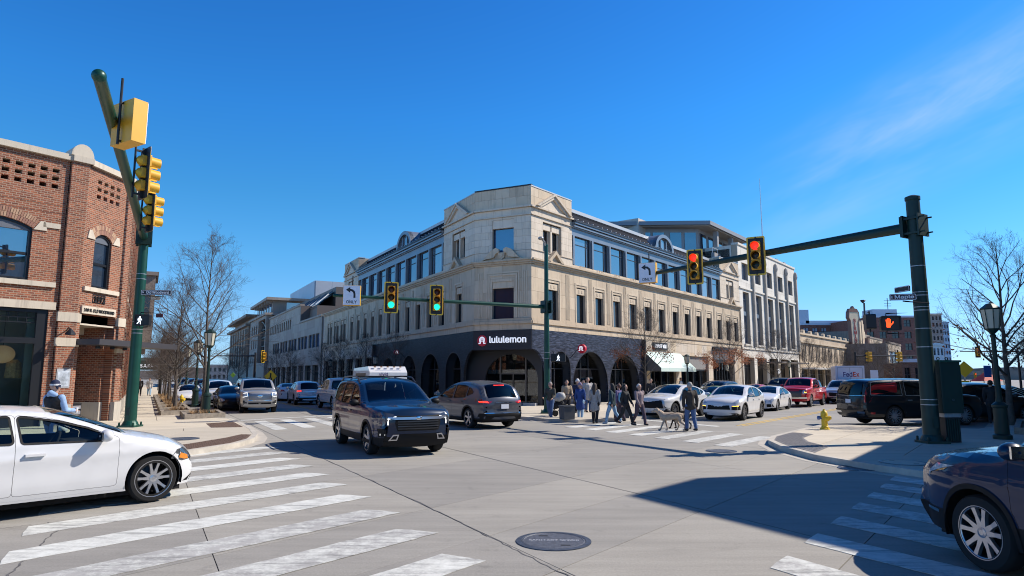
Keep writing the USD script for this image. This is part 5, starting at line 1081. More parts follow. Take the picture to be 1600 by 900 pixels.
def traffic_signal(label, loc, az, lit, group=None, s=1.0):
    """Three-section head, local: faces -y, centred on its middle section."""
    t = thing('traffic_signal', label, 'traffic signal', loc, 180 - az, group)
    bp = rrect(-.33, .33, -.74, .74, .06); T_ = Frame((0, 0), (1, 0), (0, -1))
    put(t, 'backplate', MB(T_).prism(bp, -.02, -.005), sigblack)
    put(t, 'backplate_border', MB(T_).prism(bp.difference(rrect(-.275, .275, -.685, .685, .04)), -.004, .003), reflyel)
    for k, c in enumerate(lit):
        z = .36 * (1 - k)
        h = MB(T_).prism(rrect(-.175, .175, z-.175, z+.175, .03), -.005 + .006, .1).prism(rrect(-.15, .15, z-.15, z+.15, .05), -.13, -.021)
        h.lathe([(.13, .13), (.11, .2), (.03, .24), (.001, .24)], 14, (0, 0, z), 'y') if False else None
        hs_ = put(t, 'signal_section', h, sigyel)
        bk = MB().lathe([(.001, .25), (.05, .245), (.12, .19), (.15, .13)], 16, (0, 0, z), 'y'); put(hs_, 'housing_back', bk, sigyel, smooth=40)
        v = MB(); a = np.radians(np.linspace(-60, 240, 25)); R_ = .165
        o = [(R_*math.cos(q), -.1, z + R_*math.sin(q)) for q in a]; e_ = [(R_*math.cos(q), -.37 + .14*(math.sin(q) < -.3)*0 - .0*q, z - .01 + R_*math.sin(q)*.97) for q in a]
        n_ = len(a); i_ = [(x*.94, y, z + (zz-z)*.94) for x, y, zz in o]; ie = [(x*.94, y, z + (zz-z)*.94) for x, y, zz in e_]
        f = [[j, j+1, n_+j+1, n_+j] for j in range(n_-1)] + [[2*n_+j+1, 2*n_+j, 3*n_+j, 3*n_+j+1] for j in range(n_-1)] + [[n_+j, n_+j+1, 3*n_+j+1, 3*n_+j] for j in range(n_-1)]
        put(hs_, 'visor', MB().raw(o + e_ + i_ + ie, f), sigyel, smooth=40)
        put(hs_, 'lens', MB().lathe([(.001, -.125), (.08, -.118), (.15, -.102)], 20, (0, 0, z), 'y'), LENS[c], smooth=60)
    put(t, 'bracket', MB().tube([(0, .28, -.75), (0, .28, .75)], .03, 8).box(-.03, .03, .1, .28, .6, .65).box(-.03, .03, .1, .28, -.65, -.6).box(-.02, .02, -.02, .1, -.73, .73), sigblack)
    return t
def arrow_sign(label, loc, az):
    """White lane-use case sign: a left arrow over ONLY on a yellow box. Faces -y."""
    t = thing('lane_sign', label, 'traffic sign', loc, 180 - az)
    put(t, 'case', MB().box(-.39, .39, -.0, .3, -.46, .46), sigyel)
    put(t, 'face', MB().box(-.375, .375, -.02, -.001, -.445, .445), signwhite)
    T_ = Frame((0, 0), (1, 0), (0, -1)); c = [(.13, -.12), (.13, .05), (.1, .16), (.02, .23), (-.08, .25)]
    put(t, 'arrow', MB(T_).prism(LineString(c).buffer(.045, cap_style=2).union(Polygon([(-.07, .38), (-.07, .12), (-.26, .25)])), .021, .025), sigblack)
    put(t, 'lettering', text(MB(T_), 'ONLY', .13, lambda v: np.column_stack([v[:, 0]-.24, .021 + v[:, 2], v[:, 1]-.37]), .004, True, .48), sigblack)
    put(t, 'bracket', MB().tube([(-.0, .36, -.5), (0, .36, .95)], .028, 8).box(-.02, .02, .3, .36, .4, .44).box(-.02, .02, .3, .36, -.44, -.4), sigblack)
    return t
def mast(label, base, ztop, zarm, arm_end, r=.2, rt=.15, ra0=.115, ra1=.075, m=green, bands=()):
    p = thing('signal_pole', label, 'signal pole', (*base, .14)); d = np.array(arm_end[:2]) - base; ln = np.linalg.norm(d); d = d / ln; q = np.array([-d[1], d[0]])
    pl = MB().lathe([(r, 0.06), (rt + (r-rt)*.5, (ztop-.14)*.5), (rt, ztop-.14), (rt*1.12, ztop-.12), (rt*1.12, ztop-.02), (rt*.5, ztop+.03), (.001, ztop+.05)], 24)
    put(p, 'pole', pl, m, smooth=40)
    put(p, 'base_plate', MB().box(-.33, .33, -.33, .33, .0, .07).lathe([(r+.09, .07), (r+.03, .2), (r, .24)], 24), m)
    put(p, 'handhole_cover', MB().box(-.07, .07, -r*1.02 - .004, -r*.9, .45, .75), dkgreen)
    bl = [MB().lathe([(.035, .07), (.035, .17), (.02, .19)], 8, (sx*.27, sy*.27, 0)) for sx in (-1, 1) for sy in (-1, 1)]
    for b in bl: put(p, 'anchor_bolt', b, m)
    put(p, 'footing', MB().lathe([(.5, -.1), (.5, -.005), (.001, -.004)], 24), kerbm)
    a0, a1 = np.array([*(d*(rt+.12)), zarm-.14]), np.array([*(np.array(arm_end[:2]) - base), arm_end[2]-.14])
    put(p, 'mast_arm', MB().tube([a0, a0*.5 + a1*.5, a1], [ra0, (ra0+ra1)/2, ra1], 16).add(trimesh.creation.icosphere(2, ra1*1.12), TR(*a1)), m, smooth=50)
    ang = math.degrees(math.atan2(d[1], d[0])); br = MB(); R_ = TR(0, 0, zarm-.14, rz=ang)
    def rb(*b): 
        k = MB().box(*b); v, f = k.arrays(); br.raw(v @ R_[:3,:3].T + R_[:3,3], f)
    rb(rt+.02, rt+.07, -.28, .28, -.34, .34); rb(rt+.08, rt+.13, -.26, .26, -.32, .32); rb(-rt-.07, -rt-.02, -.28, .28, -.34, .34)
    for sy in (-1, 1): rb(-rt-.06, rt+.1, sy*.2-.025, sy*.2+.025, .2, .26); rb(-rt-.06, rt+.1, sy*.2-.025, sy*.2+.025, -.26, -.2)
    for sy in (-1, 1):
        for z in (.23, -.23): rb(-rt-.22, -rt-.07, sy*.2-.02, sy*.2+.02, z-.02, z+.02)
    put(p, 'arm_clamp', br, dkgreen)
    for z in bands: put(p, 'steel_band', MB().lathe([(rt + (r-rt)*(1-z/ztop) + .004, z-.15), (rt + (r-rt)*(1-z/ztop) + .004, z-.125)], 24), steel)
    return p, lambda L: np.array([*(base + d*(rt+.12 + L*(ln-rt-.12))), zarm + (arm_end[2]-zarm)*L])
def along(arm, px):
    """The spot on a mast arm that the photograph shows at column px."""
    Ls = np.linspace(.02, 1, 400); pts = np.array([arm(L) for L in Ls]); P3 = pts - [0, 0, EYE]
    u = 800 + FOC * P3[:, 0] / (P3[:, 1]*CP + P3[:, 2]*SP); return pts[np.argmin(abs(u - px))]
bL, bM, bR = ground(203, 667, .14), ground(855, 646, .14), ground(1457, 692, .14)
pole_l, arm_l = mast('green signal pole by the brick corner with arm reaching overhead', bL, 7.85, 7.6, (*(bL + unit(153.5)*16.4), 7.45), .215, .17, .15, .11, bands=(6.1, 5.9, 4.2, 3.9, 3.75))
pole_m, arm_m = mast('green signal pole and street light on the black shop corner', bM, 9.0, 5.75, (*(bM + unit(243)*11.2), 5.75), .17, .10, .105, .07, bands=(3.3, 3.0))
pole_r, arm_r = mast('tall dark green signal pole on the right pavement', bR, 7.45, 6.65, (*(bR - wv*0 + unit(-30.5)*12.2), 6.75), .23, .19, .16, .085, dkgreen, bands=(5.4, 4.6, 4.5, 4.15, 4.05, 3.5, 2.95, 1.4, 1.25))
put(pole_m, 'lamp_bracket', MB().tube([(0, 0, 8.85), (-.1, -.2, 9.1), (-.25, -.5, 9.2)], .05, 8).add(trimesh.creation.icosphere(2, .16), TR(-.3, -.6, 9.22, s=(1, 1.7, .55))), steel)
fw = lambda az, k: np.array([*(unit(az)*k), 0])
for px, lit, nm in ((1185, 'Ryg', 'nearer the pole on the right'), (1090, 'Ryg', 'further out, beside the lane sign')):
    traffic_signal('red-lit traffic signal on the right mast arm, ' + nm, along(arm_r, px) + fw(212, .42) + np.array([0, 0, -.12]), 208, lit)
for px, nm in ((611, 'nearer the lane sign'), (681, 'nearer the pole')):
    traffic_signal('green-lit traffic signal on the middle mast arm, ' + nm, along(arm_m, px) + fw(170, .4), 168, 'ryG')
for px, nm in ((200, 'next to the yellow case'), (214, 'nearer the brick building')):
    traffic_signal('yellow traffic signal seen from behind on the left arm, ' + nm, along(arm_l, px) + fw(40, .42) + np.array([0, 0, .27 if px == 200 else .12]), 40, 'rGy'.replace('G', 'y')[:2] + 'g')
arrow_sign('white left-arrow ONLY sign at the end of the right mast arm', along(arm_r, 1016) + fw(212, .42), 208)
arrow_sign('white left-arrow ONLY sign on the middle mast arm', along(arm_m, 550) + fw(170, .4), 172)
arrow_sign('yellow case of a lane sign seen from behind on the left arm', along(arm_l, 173) + fw(40, .5) + np.array([0, 0, -.05]), 30)
def walk_head(label, loc, az, show):
    """Pedestrian signal, faces -y."""
    t = thing('pedestrian_signal', label, 'pedestrian signal', loc, 180 - az); T_ = Frame((0, 0), (1, 0), (0, -1))
    put(t, 'housing', MB(T_).prism(rrect(-.27, .27, -.22, .22, .05), -.22, .0).prism(rrect(-.27, .27, -.22, .22, .05).difference(rrect(-.235, .235, -.185, .185, .03)), .0, .05), sigblack)
    put(t, 'screen', MB(T_).prism(rrect(-.233, .233, -.183, .183, .03), .001, .008), mat('screen_black', (.012,.011,.011), .4))
    if show == 'walk':
        man = unary_union([Point(-.075, .125).buffer(.028), LineString([(-.085, .085), (-.09, -.01)]).buffer(.034), LineString([(-.09, -.01), (-.05, -.07), (-.045, -.15)]).buffer(.019), LineString([(-.09, -.01), (-.11, -.07), (-.165, -.14)]).buffer(.019), LineString([(-.08, .08), (-.03, .04), (-.01, .0)]).buffer(.014), LineString([(-.09, .08), (-.14, .045), (-.145, -.005)]).buffer(.014)])
        put(t, 'walking_figure', MB(T_).prism(man, .0085, .012), mat('walk_white', (.7,.72,.74), .5, emit=(.85, .92, 1, .9)))
    elif show == 'hand':
        hand = unary_union([rrect(-.125, -.005, -.13, .02, .03)] + [LineString([(-.112 + .033*k, .0), (-.118 + .037*k, (.10, .135, .14, .11)[k])]).buffer(.0145) for k in range(4)] + [LineString([(-.02, -.07), (.045, -.0), (.06, .035)]).buffer(.017)])
        put(t, 'raised_hand', MB(T_).prism(hand, .0085, .012), mat('hand_orange', (.8,.12,.02), .5, emit=(1, .075, .01, 1.3)))
    put(t, 'bracket', MB().tube([(-.1, .1, .22), (-.1, .1, .3), (.5, .1, .3)], .022, 6).tube([(-.1, .1, -.22), (-.1, .1, -.3), (.5, .1, -.3)], .022, 6), sigblack)
    return t
def at(x, y, Y):
    r = ray(x, y); return np.array([r[0]/r[1]*Y, Y, EYE + r[2]/r[1]*Y])
walk_head('pedestrian signal with white walking figure on the left pole', at(222, 500, bL[1]-.45), 170, 'walk')
walk_head('pedestrian signal with lit orange hand on the right pole', at(1392, 505, bR[1]-.3), 200, 'hand')
walk_head('dark pedestrian signal turned away beside the lit orange hand', at(1364, 503, bR[1]-.1), 110, 'off')
walk_head('pedestrian signal with small walking figure on the middle pole', at(875, 559, bM[1]-.3), 190, 'walk')
walk_head('side-on pedestrian signal left of the walking figure on the middle pole', at(868, 559, bM[1]+.2), 100, 'off')
def plaque(name, label, words, c, w_, h_, az, bg, fg, small=None, post=None, bold=True):
    t = thing(name, label, 'street sign', c, 180 - az); T_ = Frame((0, 0), (1, 0), (0, -1))
    put(t, 'plate', MB(T_).prism(rrect(-w_/2, w_/2, -h_/2, h_/2, .03), -.03, 0), bg)
    if fg is not None: put(t, 'plate_edge', MB(T_).prism(rrect(-w_/2+.01, w_/2-.01, -h_/2+.01, h_/2-.01, .025).difference(rrect(-w_/2+.022, w_/2-.022, -h_/2+.022, h_/2-.022, .02)), .0005, .003), fg)
    tw = w_*.82 if not small else w_*.74
    if words: put(t, 'lettering', text(MB(T_), words, h_*.5, lambda v: np.column_stack([v[:, 0] + w_*.41 - tw, .0005 + v[:, 2], v[:, 1] - h_*.22]), .003, bold, tw), fg)
    if small: put(t, 'small_letter', text(MB(T_), small, h_*.32, lambda v: np.column_stack([v[:, 0] - w_*.455, .0005 + v[:, 2], v[:, 1] - h_*.16]), .003, bold), fg)
    if post: put(t, 'arm', post, sigblack)
    return t
sgb = mat('sign_board_black', (.012,.014,.018), .5); sbrown = mat('sign_board_brown', (.045,.022,.025), .5); swh = mat('sign_letter_white', (.75,.75,.76), .5)
plaque('street_sign', 'black street name board lettered Old Woodward on the left pole', 'Old Woodward', at(244, 457, bL[1]-.5), 1.12, .2, 172, sgb, swh, 'N', MB().tube([(-.5, .05, -.13), (.3, .05, -.16)], .02, 6))
plaque('street_sign', 'smaller dark street name board under the left street sign', 'MAPLE', at(243, 466, bL[1]-.35), .34, .14, 140, sgb, mat('sign_letter_dim', (.25,.26,.27), .5))
plaque('street_sign', 'brown street name board lettered Maple on the right pole', 'Maple', at(1411, 464, bR[1]-.35), .72, .19, 194, sbrown, swh, 'E', MB().tube([(.0, .05, -.12), (.7, .05, -.2)], .02, 6))
plaque('street_sign', 'street name board seen edge-on above the right street sign', None, at(1409, 452, bR[1]-.2), .62, .17, 262, sgb, swh)
plaque('small_sign', 'small red and white regulation sign behind the left pole', None, at(249, 493, bL[1]+.3), .26, .16, 175, mat('sign_dark_red', (.10,.02,.02), .5), None)
# utility cabinet on the right pole
uc = thing('utility_cabinet', 'dark green metal utility cabinet fixed beside the right signal pole', 'cabinet', (*(bR + np.array([.62, .25])), .14), 8)
put(uc, 'box', MB().prism(rrect(-.32, .36, -.3, .3, .03), .86, 2.36, 'xy'), dkgreen); put(uc, 'lid', MB().prism(rrect(-.35, .4, -.33, .33, .03), 2.361, 2.42, 'xy'), green)
put(uc, 'side_door', MB().box(.362, .40, -.26, .26, 1.0, 2.25), green); put(uc, 'sticker', MB().box(.401, .404, -.05, .08, 1.85, 1.98), mat('sticker_white', (.7,.72,.7), .5))
put(uc, 'latch', MB().lathe([(.03, -.32), (.03, -.29)], 10, (.02, 0, 1.25), 'y'), steel); put(uc, 'lifting_eye', MB().add(trimesh.creation.torus(.045, .014, 12, 6), TR(-.1, 0, 2.47, rx=90)), dkgreen); put(uc, 'lifting_eye', MB().add(trimesh.creation.torus(.045, .014, 12, 6), TR(.18, 0, 2.47, rx=90)), dkgreen)
put(uc, 'pedestal', MB().box(-.2, .28, -.2, .22, 0, .74), sigblack); put(uc, 'pedestal_collar', MB().box(-.26, .3, -.25, .27, .741, .858), steel)
for k in range(6): put(uc, 'louvre', MB().box(-.17 + .075*k, -.13 + .075*k, -.22, -.201, .05, .68), dkgreen)
# street lamps
pane = mat('lamp_pane', (.50,.47,.36), .35)
def lamp(label, loc, rz=0, group=None):
    t = thing('street_lamp', label, 'street lamp', loc, rz, group)
    put(t, 'post', MB().lathe([(.26, 0), (.26, .12), (.2, .16), (.19, .95), (.22, .98), (.22, 1.05), (.11, 1.15), (.085, 1.3), (.062, 3.15), (.09, 3.2), (.09, 3.24), (.05, 3.28)], 12), dkgreen, smooth=35)
    ln = MB().lathe([(.05, 3.27), (.2, 3.42), (.21, 3.45)], 8, a0=math.pi/8).lathe([(.29, 4.05), (.3, 4.09), (.12, 4.24), (.05, 4.26), (.001, 4.28)], 8, a0=math.pi/8); put(t, 'lantern_frame', ln, dkgreen, kind='stuff')
    ribs = MB()
    for k in range(8):
        a = math.pi/8 + k*math.pi/4; ribs.tube([(.205*math.cos(a), .205*math.sin(a), 3.44), (.285*math.cos(a), .285*math.sin(a), 4.06)], .016, 4)
    put(t, 'lantern_ribs', ribs, dkgreen)
    for k in range(8):
        a, b = math.pi/8 + k*math.pi/4, math.pi/8 + (k+1)*math.pi/4
        put(t, 'lantern_pane', MB().raw([(.2*math.cos(a), .2*math.sin(a), 3.45), (.2*math.cos(b), .2*math.sin(b), 3.45), (.28*math.cos(b), .28*math.sin(b), 4.05), (.28*math.cos(a), .28*math.sin(a), 4.05)], [[0,1,2,3]]), pane)
    return t
lampR = ground(1567, 686, .14)
l0 = lamp('dark green lantern street lamp nearest on the right pavement', (*lampR, .14))
for k, (p, lb) in enumerate([(P(-.2, 40.0), 'lantern street lamp standing second along the right pavement behind the nearest one'), (ground(321, 650, .14), 'lantern street lamp in front of the first bare tree at left'), (P(46.0, 3.1), 'second lantern street lamp along the left pavement'), (P(58, 3.1), 'third lantern street lamp far along the left pavement'), (P(70, 3.1), 'fourth and furthest lantern street lamp at left'),
        (FR_.pt(16.2, 3.6), 'lantern street lamp in front of the pale awning'), (FR_.pt(45.5, 3.4), 'lantern street lamp in front of the stone office'), (FL.pt(14.2, 2.4), 'lantern street lamp by the shaded black arches'), (FL.pt(30, 2.4), 'lantern street lamp by the shaded stone shops at left')]):
    copy(l0, (*p, .14), 20*k, lb, scale=.86 if k > 4 else None)
# hydrants
hyy = mat('hydrant_yellow', (.62,.42,.02), .5, var=.12, scale=8); hyb = mat('hydrant_blue', (.06,.12,.28), .5)
hy = thing('fire_hydrant', 'yellow fire hydrant with blue side cap on the right corner', 'fire hydrant', (*ground(1289, 671, .14), .14), 0)
put(hy, 'barrel', MB().lathe([(.17, 0), (.17, .05), (.125, .06), (.125, .1), (.11, .12), (.105, .42), (.15, .43), (.15, .48), (.12, .49), (.125, .56), (.10, .64), (.04, .69), (.035, .74), (.001, .745)], 16), hyy, smooth=35)
put(hy, 'pumper_cap', MB().lathe([(.07, -.12), (.07, -.19), (.09, -.2), (.09, -.26), (.03, -.27), (.03, -.31), (.001, -.31)], 12, (0, 0, .4), 'y'), hyy); put(hy, 'side_cap', MB().lathe([(.05, -.1), (.05, -.17), (.07, -.18), (.07, -.24), (.001, -.25)], 12, (0, 0, .42), 'x'), hyb); put(hy, 'side_cap', MB().lathe([(.001, .25), (.07, .24), (.07, .18), (.05, .17), (.05, .1)][::-1], 12, (0, 0, .42), 'x'), hyy)
for k in range(6): put(hy, 'bolt', MB().lathe([(.015, .05), (.015, .075), (.001, .08)], 6, (.145*math.cos(k), .145*math.sin(k), 0)), hyy)
copy(hy, (*ground(283, 634, .14), .14), 60, 'yellow hydrant between the planters and trees at left')
# bins, planters, A-board
conc = mat('bin_concrete', (.075,.08,.085), .85, var=.15, scale=5)
def bin_(label, loc, rz):
    t = thing('litter_bin', label, 'litter bin', loc, rz)
    v = [(-.28, -.28), (.28, -.28), (.26, .26), (-.28, .28)]; put(t, 'body', MB().raw([(x*.94, y*.94, 0) for x, y in v] + [(x, y, .56) for x, y in v], BOXF), conc)
    put(t, 'rim', MB().prism(sbox(-.3, -.3, .3, .3).difference(sbox(-.2, -.2, .2, .2)), .561, .62, 'xy'), conc); put(t, 'liner', MB().box(-.2, .2, -.2, .2, .562, .58), sigblack); return t
bin_('dark square bin between the man at the kerb and the woman in blue', (*ground(886, 655, .14), .14), 20); bin_('dark square bin behind the woman in the grey coat', (*ground(971, 653, .14), .14), 15)
wood = mat('planter_edge', (.22,.185,.145), .9, var=.3, scale=6, bump=.3); soil = mat('planter_soil', (.10,.075,.05), .95, var=.4, scale=15, bump=.6)
straw = mat('dry_grass', (.34,.21,.10), .9, var=.4, scale=10)
def planter(label, m0, m1, w0, w1, group, seed):
    t = thing('planter', label, 'planter', (*P(m0, w0), .14), 0, group); r_ = random.Random(seed); q = mwpoly([(m0, w0), (m1, w0), (m1, w1), (m0, w1)])
    for a, b in (((m0, w0), (m0, w1)), ((m1, w0), (m1, w1)), ((m0, w0), (m1, w0)), ((m0, w1), (m1, w1))):
        put(t, 'edge', MB().prism(LineString([tuple(P(*a)), tuple(P(*b))]).buffer(.09, cap_style=2 if a[0] != b[0] else 3), .13, .36 if a[0] == b[0] else .355, 'xy'), wood, world=True)
    put(t, 'soil', MB().prism(q.buffer(-.09), .13, .28, 'xy'), soil, world=True)
    tf = MB()
    for k in range(26):
        c = P(r_.uniform(m0+.3, m1-.3), r_.uniform(w0+.3, w1-.3))
        for j in range(22):
            a = r_.uniform(0, 6.28); l = r_.uniform(.12, .34); s = r_.uniform(.1, .9); e = np.array([math.cos(a)*s*l, math.sin(a)*s*l]); w__ = np.array([-math.sin(a), math.cos(a)])*.012
            tf.raw([(*(c+w__), .27), (*(c-w__), .27), (*(c+e), .27 + l*.8)], [[0, 1, 2]])
    put(t, 'dry_grass', tf, straw, world=True, kind='stuff'); return t
for k in range(9):
    planter('low timber-edged planter with dry grass, ' + ['first at the left crossing', 'second from the left crossing', 'third from the left crossing', 'fourth from the left crossing', 'fifth from the left crossing', 'sixth from the left crossing', 'seventh from the left crossing', 'eighth from the left crossing', 'furthest along the left pavement'][k], 33.1 + 4.2*k, 36.3 + 4.2*k, .9 if k else 1.85, 2.35 if k else 3.6, 'planters along the left pavement', k)
planter('low planter with dry tufts on the right pavement beyond the lamp', -1.2, .6, 28.3, 33.0, None, 50)
ab = thing('sandwich_board', 'white sandwich board on the far left pavement', 'sandwich board', (*ground(256, 616, .14), .14), 0)
for k in (-1, 1): put(ab, 'board', MB().raw([(-.35, k*.28, 0), (.35, k*.28, 0), (.35, k*.03, 1.0), (-.35, k*.03, 1.0)], [[0,1,2,3]]).raw([(-.35, k*.25, 0), (.35, k*.25, 0), (.35, 0, 1.0), (-.35, 0, 1.0)], [[3,2,1,0]]), signwhite)
# posts with signs further off
def diamond(label, px, py, Y, size, col, figure=True, az=180):
    c = at(px, py, Y); t = thing('warning_sign', label, 'traffic sign', (c[0], c[1], 0), 180 - az); T_ = Frame((0, 0), (1, 0), (0, -1))
    s = size/2**.5*1.0; put(t, 'plate', MB(T_).prism(Polygon([(0, c[2]-s), (s, c[2]), (0, c[2]+s), (-s, c[2])]), 0, .02), col)
    if figure: put(t, 'figure', MB(T_).prism(unary_union([Point(.0, c[2]+s*.42).buffer(s*.11), LineString([(0, c[2]+s*.28), (-.01, c[2]-.02*s)]).buffer(s*.11), LineString([(0, c[2]), (s*.2, c[2]-s*.5)]).buffer(s*.07), LineString([(0, c[2]), (-s*.22, c[2]-s*.5)]).buffer(s*.07)]), .021, .024), sigblack)
    put(t, 'post', MB().tube([(0, .03, 0.1), (0, .03, c[2]+s*.8)], .035, 6), steel); return t
diamond('yellow diamond pedestrian sign behind the silver SUV', 423, 588, 44, .6, reflyel)
diamond('yellow diamond warning sign behind the green cabinet', 1507, 577, 46, .8, reflyel, False, 195)
sp2 = thing('arrow_sign', 'yellow square sign below the diamond behind the green cabinet', 'traffic sign', (*at(1508, 599, 46)[:2], 0)); put(sp2, 'plate', MB().box(-.3, .3, -.02, 0, 1.25, 1.75), reflyel); put(sp2, 'post', MB().tube([(0, .03, .1), (0, .03, 1.9)], .03, 6), steel)
diamond('small green-yellow sign far down the left street', 364, 586, 90, .5, mat('fluoro_green', (.35,.55,.05), .5), False)
def far_mast(label, x0, x1, y, Y, base_y, heads, faces):
    p0 = at(x0, y, Y); p1 = at(x1, y, Y); t = thing('far_signal_mast', label, 'signal pole', (p0[0], p0[1], 0))
    put(t, 'pole', MB().tube([(0, 0, .1), (0, 0, p0[2]+.4)], [.16, .12], 10), sigblack); put(t, 'arm', MB().tube([(0, 0, p0[2]), (p1[0]-p0[0], 0, p1[2])], [.1, .06], 8), sigblack)
    for px, lit, lb in heads:
        c = at(px, y, Y); traffic_signal(lb, (c[0], c[1]-.2, c[2]-.1), faces, lit)
far_mast('distant signal mast in front of the theatre sign', 1336, 1440, 556, 72, 0, ((1355, 'ryg', 'distant traffic signal under the theatre blade sign'), (1402, 'ryg', 'distant traffic signal right of the theatre blade sign')), 120)
far_mast('distant signal mast down the left street', 399, 340, 556, 78, 0, ((412, 'ryg', 'distant yellow traffic signal down the left street'),), 100)
far_mast('distant signal mast between the pole and the right trees', 1590, 1500, 549, 88, 0, ((1526, 'Ryg', 'distant red traffic signal left of the right lamp'),), 190)
far_mast('furthest signal mast with two red lights at right', 1570, 1516, 586, 170, 0, ((1523, 'Ryg', 'furthest red traffic signal, left of two'), (1537, 'Ryg', 'furthest red traffic signal, right of two')), 190)
bn = thing('banner', 'blue banner hanging on a post by the right trees', 'banner', (*at(1543, 580, 50)[:2], 0)); put(bn, 'cloth', MB().box(-.27, .27, -.02, .02, 2.0, 2.85), mat('banner_blue', (.03,.09,.28), .7)); put(bn, 'post', MB().tube([(.42, 0, .1), (.42, 0, 3.4)], .05, 8), sigblack)
rc_ = thing('red_canopy', 'small red pointed canopy far down the right pavement', 'canopy', (*at(1543, 606, 75)[:2], 0)); put(rc_, 'roof', MB().lathe([(1.6, 1.5), (.8, 2.0), (.05, 2.6)], 4, a0=.78), mat('canopy_red', (.5,.05,.03), .7))
for k in range(4): put(rc_, 'leg', MB().tube([((-1, 1)[k % 2]*1.1, (-1, 1)[k//2]*1.1, .1), ((-1, 1)[k % 2]*1.1, (-1, 1)[k//2]*1.1, 1.6)], .04, 6), sigblack)
up = thing('utility_pole', 'tall dark utility pole far down the left pavement', 'pole', (*at(251, 590, 62)[:2], 0)); put(up, 'shaft', MB().tube([(0, 0, .1), (0, 0, 5.7)], [.14, .1], 8), sigblack)
ws_ = thing('regulation_sign', 'white square sign on a post by the theatre row', 'traffic sign', (*at(1366, 586, 60)[:2], 0)); put(ws_, 'plate', MB().box(-.35, .35, -.02, 0, 1.8, 2.6), signwhite); put(ws_, 'post', MB().tube([(0, .03, .1), (0, .03, 2.6)], .04, 6), steel)
# ================================================================ vehicles
def paint(name, c, metal=.0, rough=.35):
    if name in _mats: return _mats[name]
    _mats[name] = usdkit.material(stage, '/World/Looks/' + name, {
        'geo': ('geometry', {}), 'tc': ('texture_coordinate', {}), 'n': ('noise_texture', {'scale': 3.0, 'detail': 5.0}), 'r': ('rgb_ramp', {'ramp': [(0, tuple(np.array(c)*.86)), (.5, c), (1, tuple(np.minimum(np.array(c)*1.06, .95)))]}),
        's': ('separate_xyz', {}), 'rr': ('map_range', {'from_min': .3, 'from_max': .9, 'to_min': rough + .15, 'to_max': rough, 'clamp': True}),
        'p': ('principled_bsdf', {'metallic': metal, 'specular_ior_level': .15, 'coat_weight': 1.0 if max(c) > .1 else .8, 'coat_roughness': .03}), 'd': ('diffuse_bsdf', {'color': (.015,.015,.016)}), 'm': ('mix_closure', {})},
        [('tc.object', 'n.vector'), ('n.fac', 'r.fac'), ('r.color', 'p.base_color'), ('tc.object', 's.vector'), ('s.z', 'rr.value'), ('rr.result', 'p.roughness'), ('geo.backfacing', 'm.fac'), ('p.BSDF', 'm.closure1'), ('d.BSDF', 'm.closure2')], surface='m.closure')
    return _mats[name]
tyrem = mat('tyre', (.007,.007,.0075), .95, var=.2, scale=9, obj=True)
alloy = mat('alloy', (.50,.50,.52), .28, .9); alloydark = mat('alloy_dark', (.06,.06,.065), .35, .7); wellm = mat('wheel_well', (.006,.006,.007), .95)
trim = mat('car_trim_black', (.007,.007,.0075), .55, spec=.2); chrome = mat('chrome', (.72,.73,.75), .12, 1.); cabin = mat('cabin_dark', (.022,.021,.02), .85); seatm = mat('seat_tan', (.16,.14,.12), .8)
lampclear = mat('headlamp', (.38,.42,.46), .08, .3, spec=.8, coat=1.); lampdark = mat('headlamp_dark', (.05,.055,.065), .06, .2, spec=.8, coat=1.); ledm = mat('led_white', (.5,.5,.5), .3, emit=(1, 1, .96, .9)); amber = mat('amber_lens', (.6,.2,.015), .25, coat=1.); amberlit = mat('amber_lit', (.8,.35,.02), .3, emit=(1, .45, .05, 2.5))
redlens = mat('red_lens', (.28,.008,.01), .15, coat=1.); redlit = mat('red_lens_lit', (.5,.01,.01), .3, emit=(1, .04, .02, 2.0)); platew = mat('plate_white', (.62,.64,.68), .5)
gl_clear = glass('car_glass', (.74,.84,.81)); gl_tint = glass('car_glass_tint', (.05,.055,.06)); gl_ws = glass('windscreen', (.40,.47,.47))
def smoothline(pts, n=70, it=2):
    p = np.array(pts, float)
    for _ in range(it):
        q = [p[0]]
        for a, b in zip(p, p[1:]): q += [a*.78 + b*.22, a*.22 + b*.78]
        p = np.array(q + [p[-1]])
    d = np.r_[0, np.cumsum(np.linalg.norm(np.diff(p, axis=0), axis=1))]; u = np.linspace(0, d[-1], n)
    return np.column_stack([np.interp(u, d, p[:, 0]), np.interp(u, d, p[:, 1])])
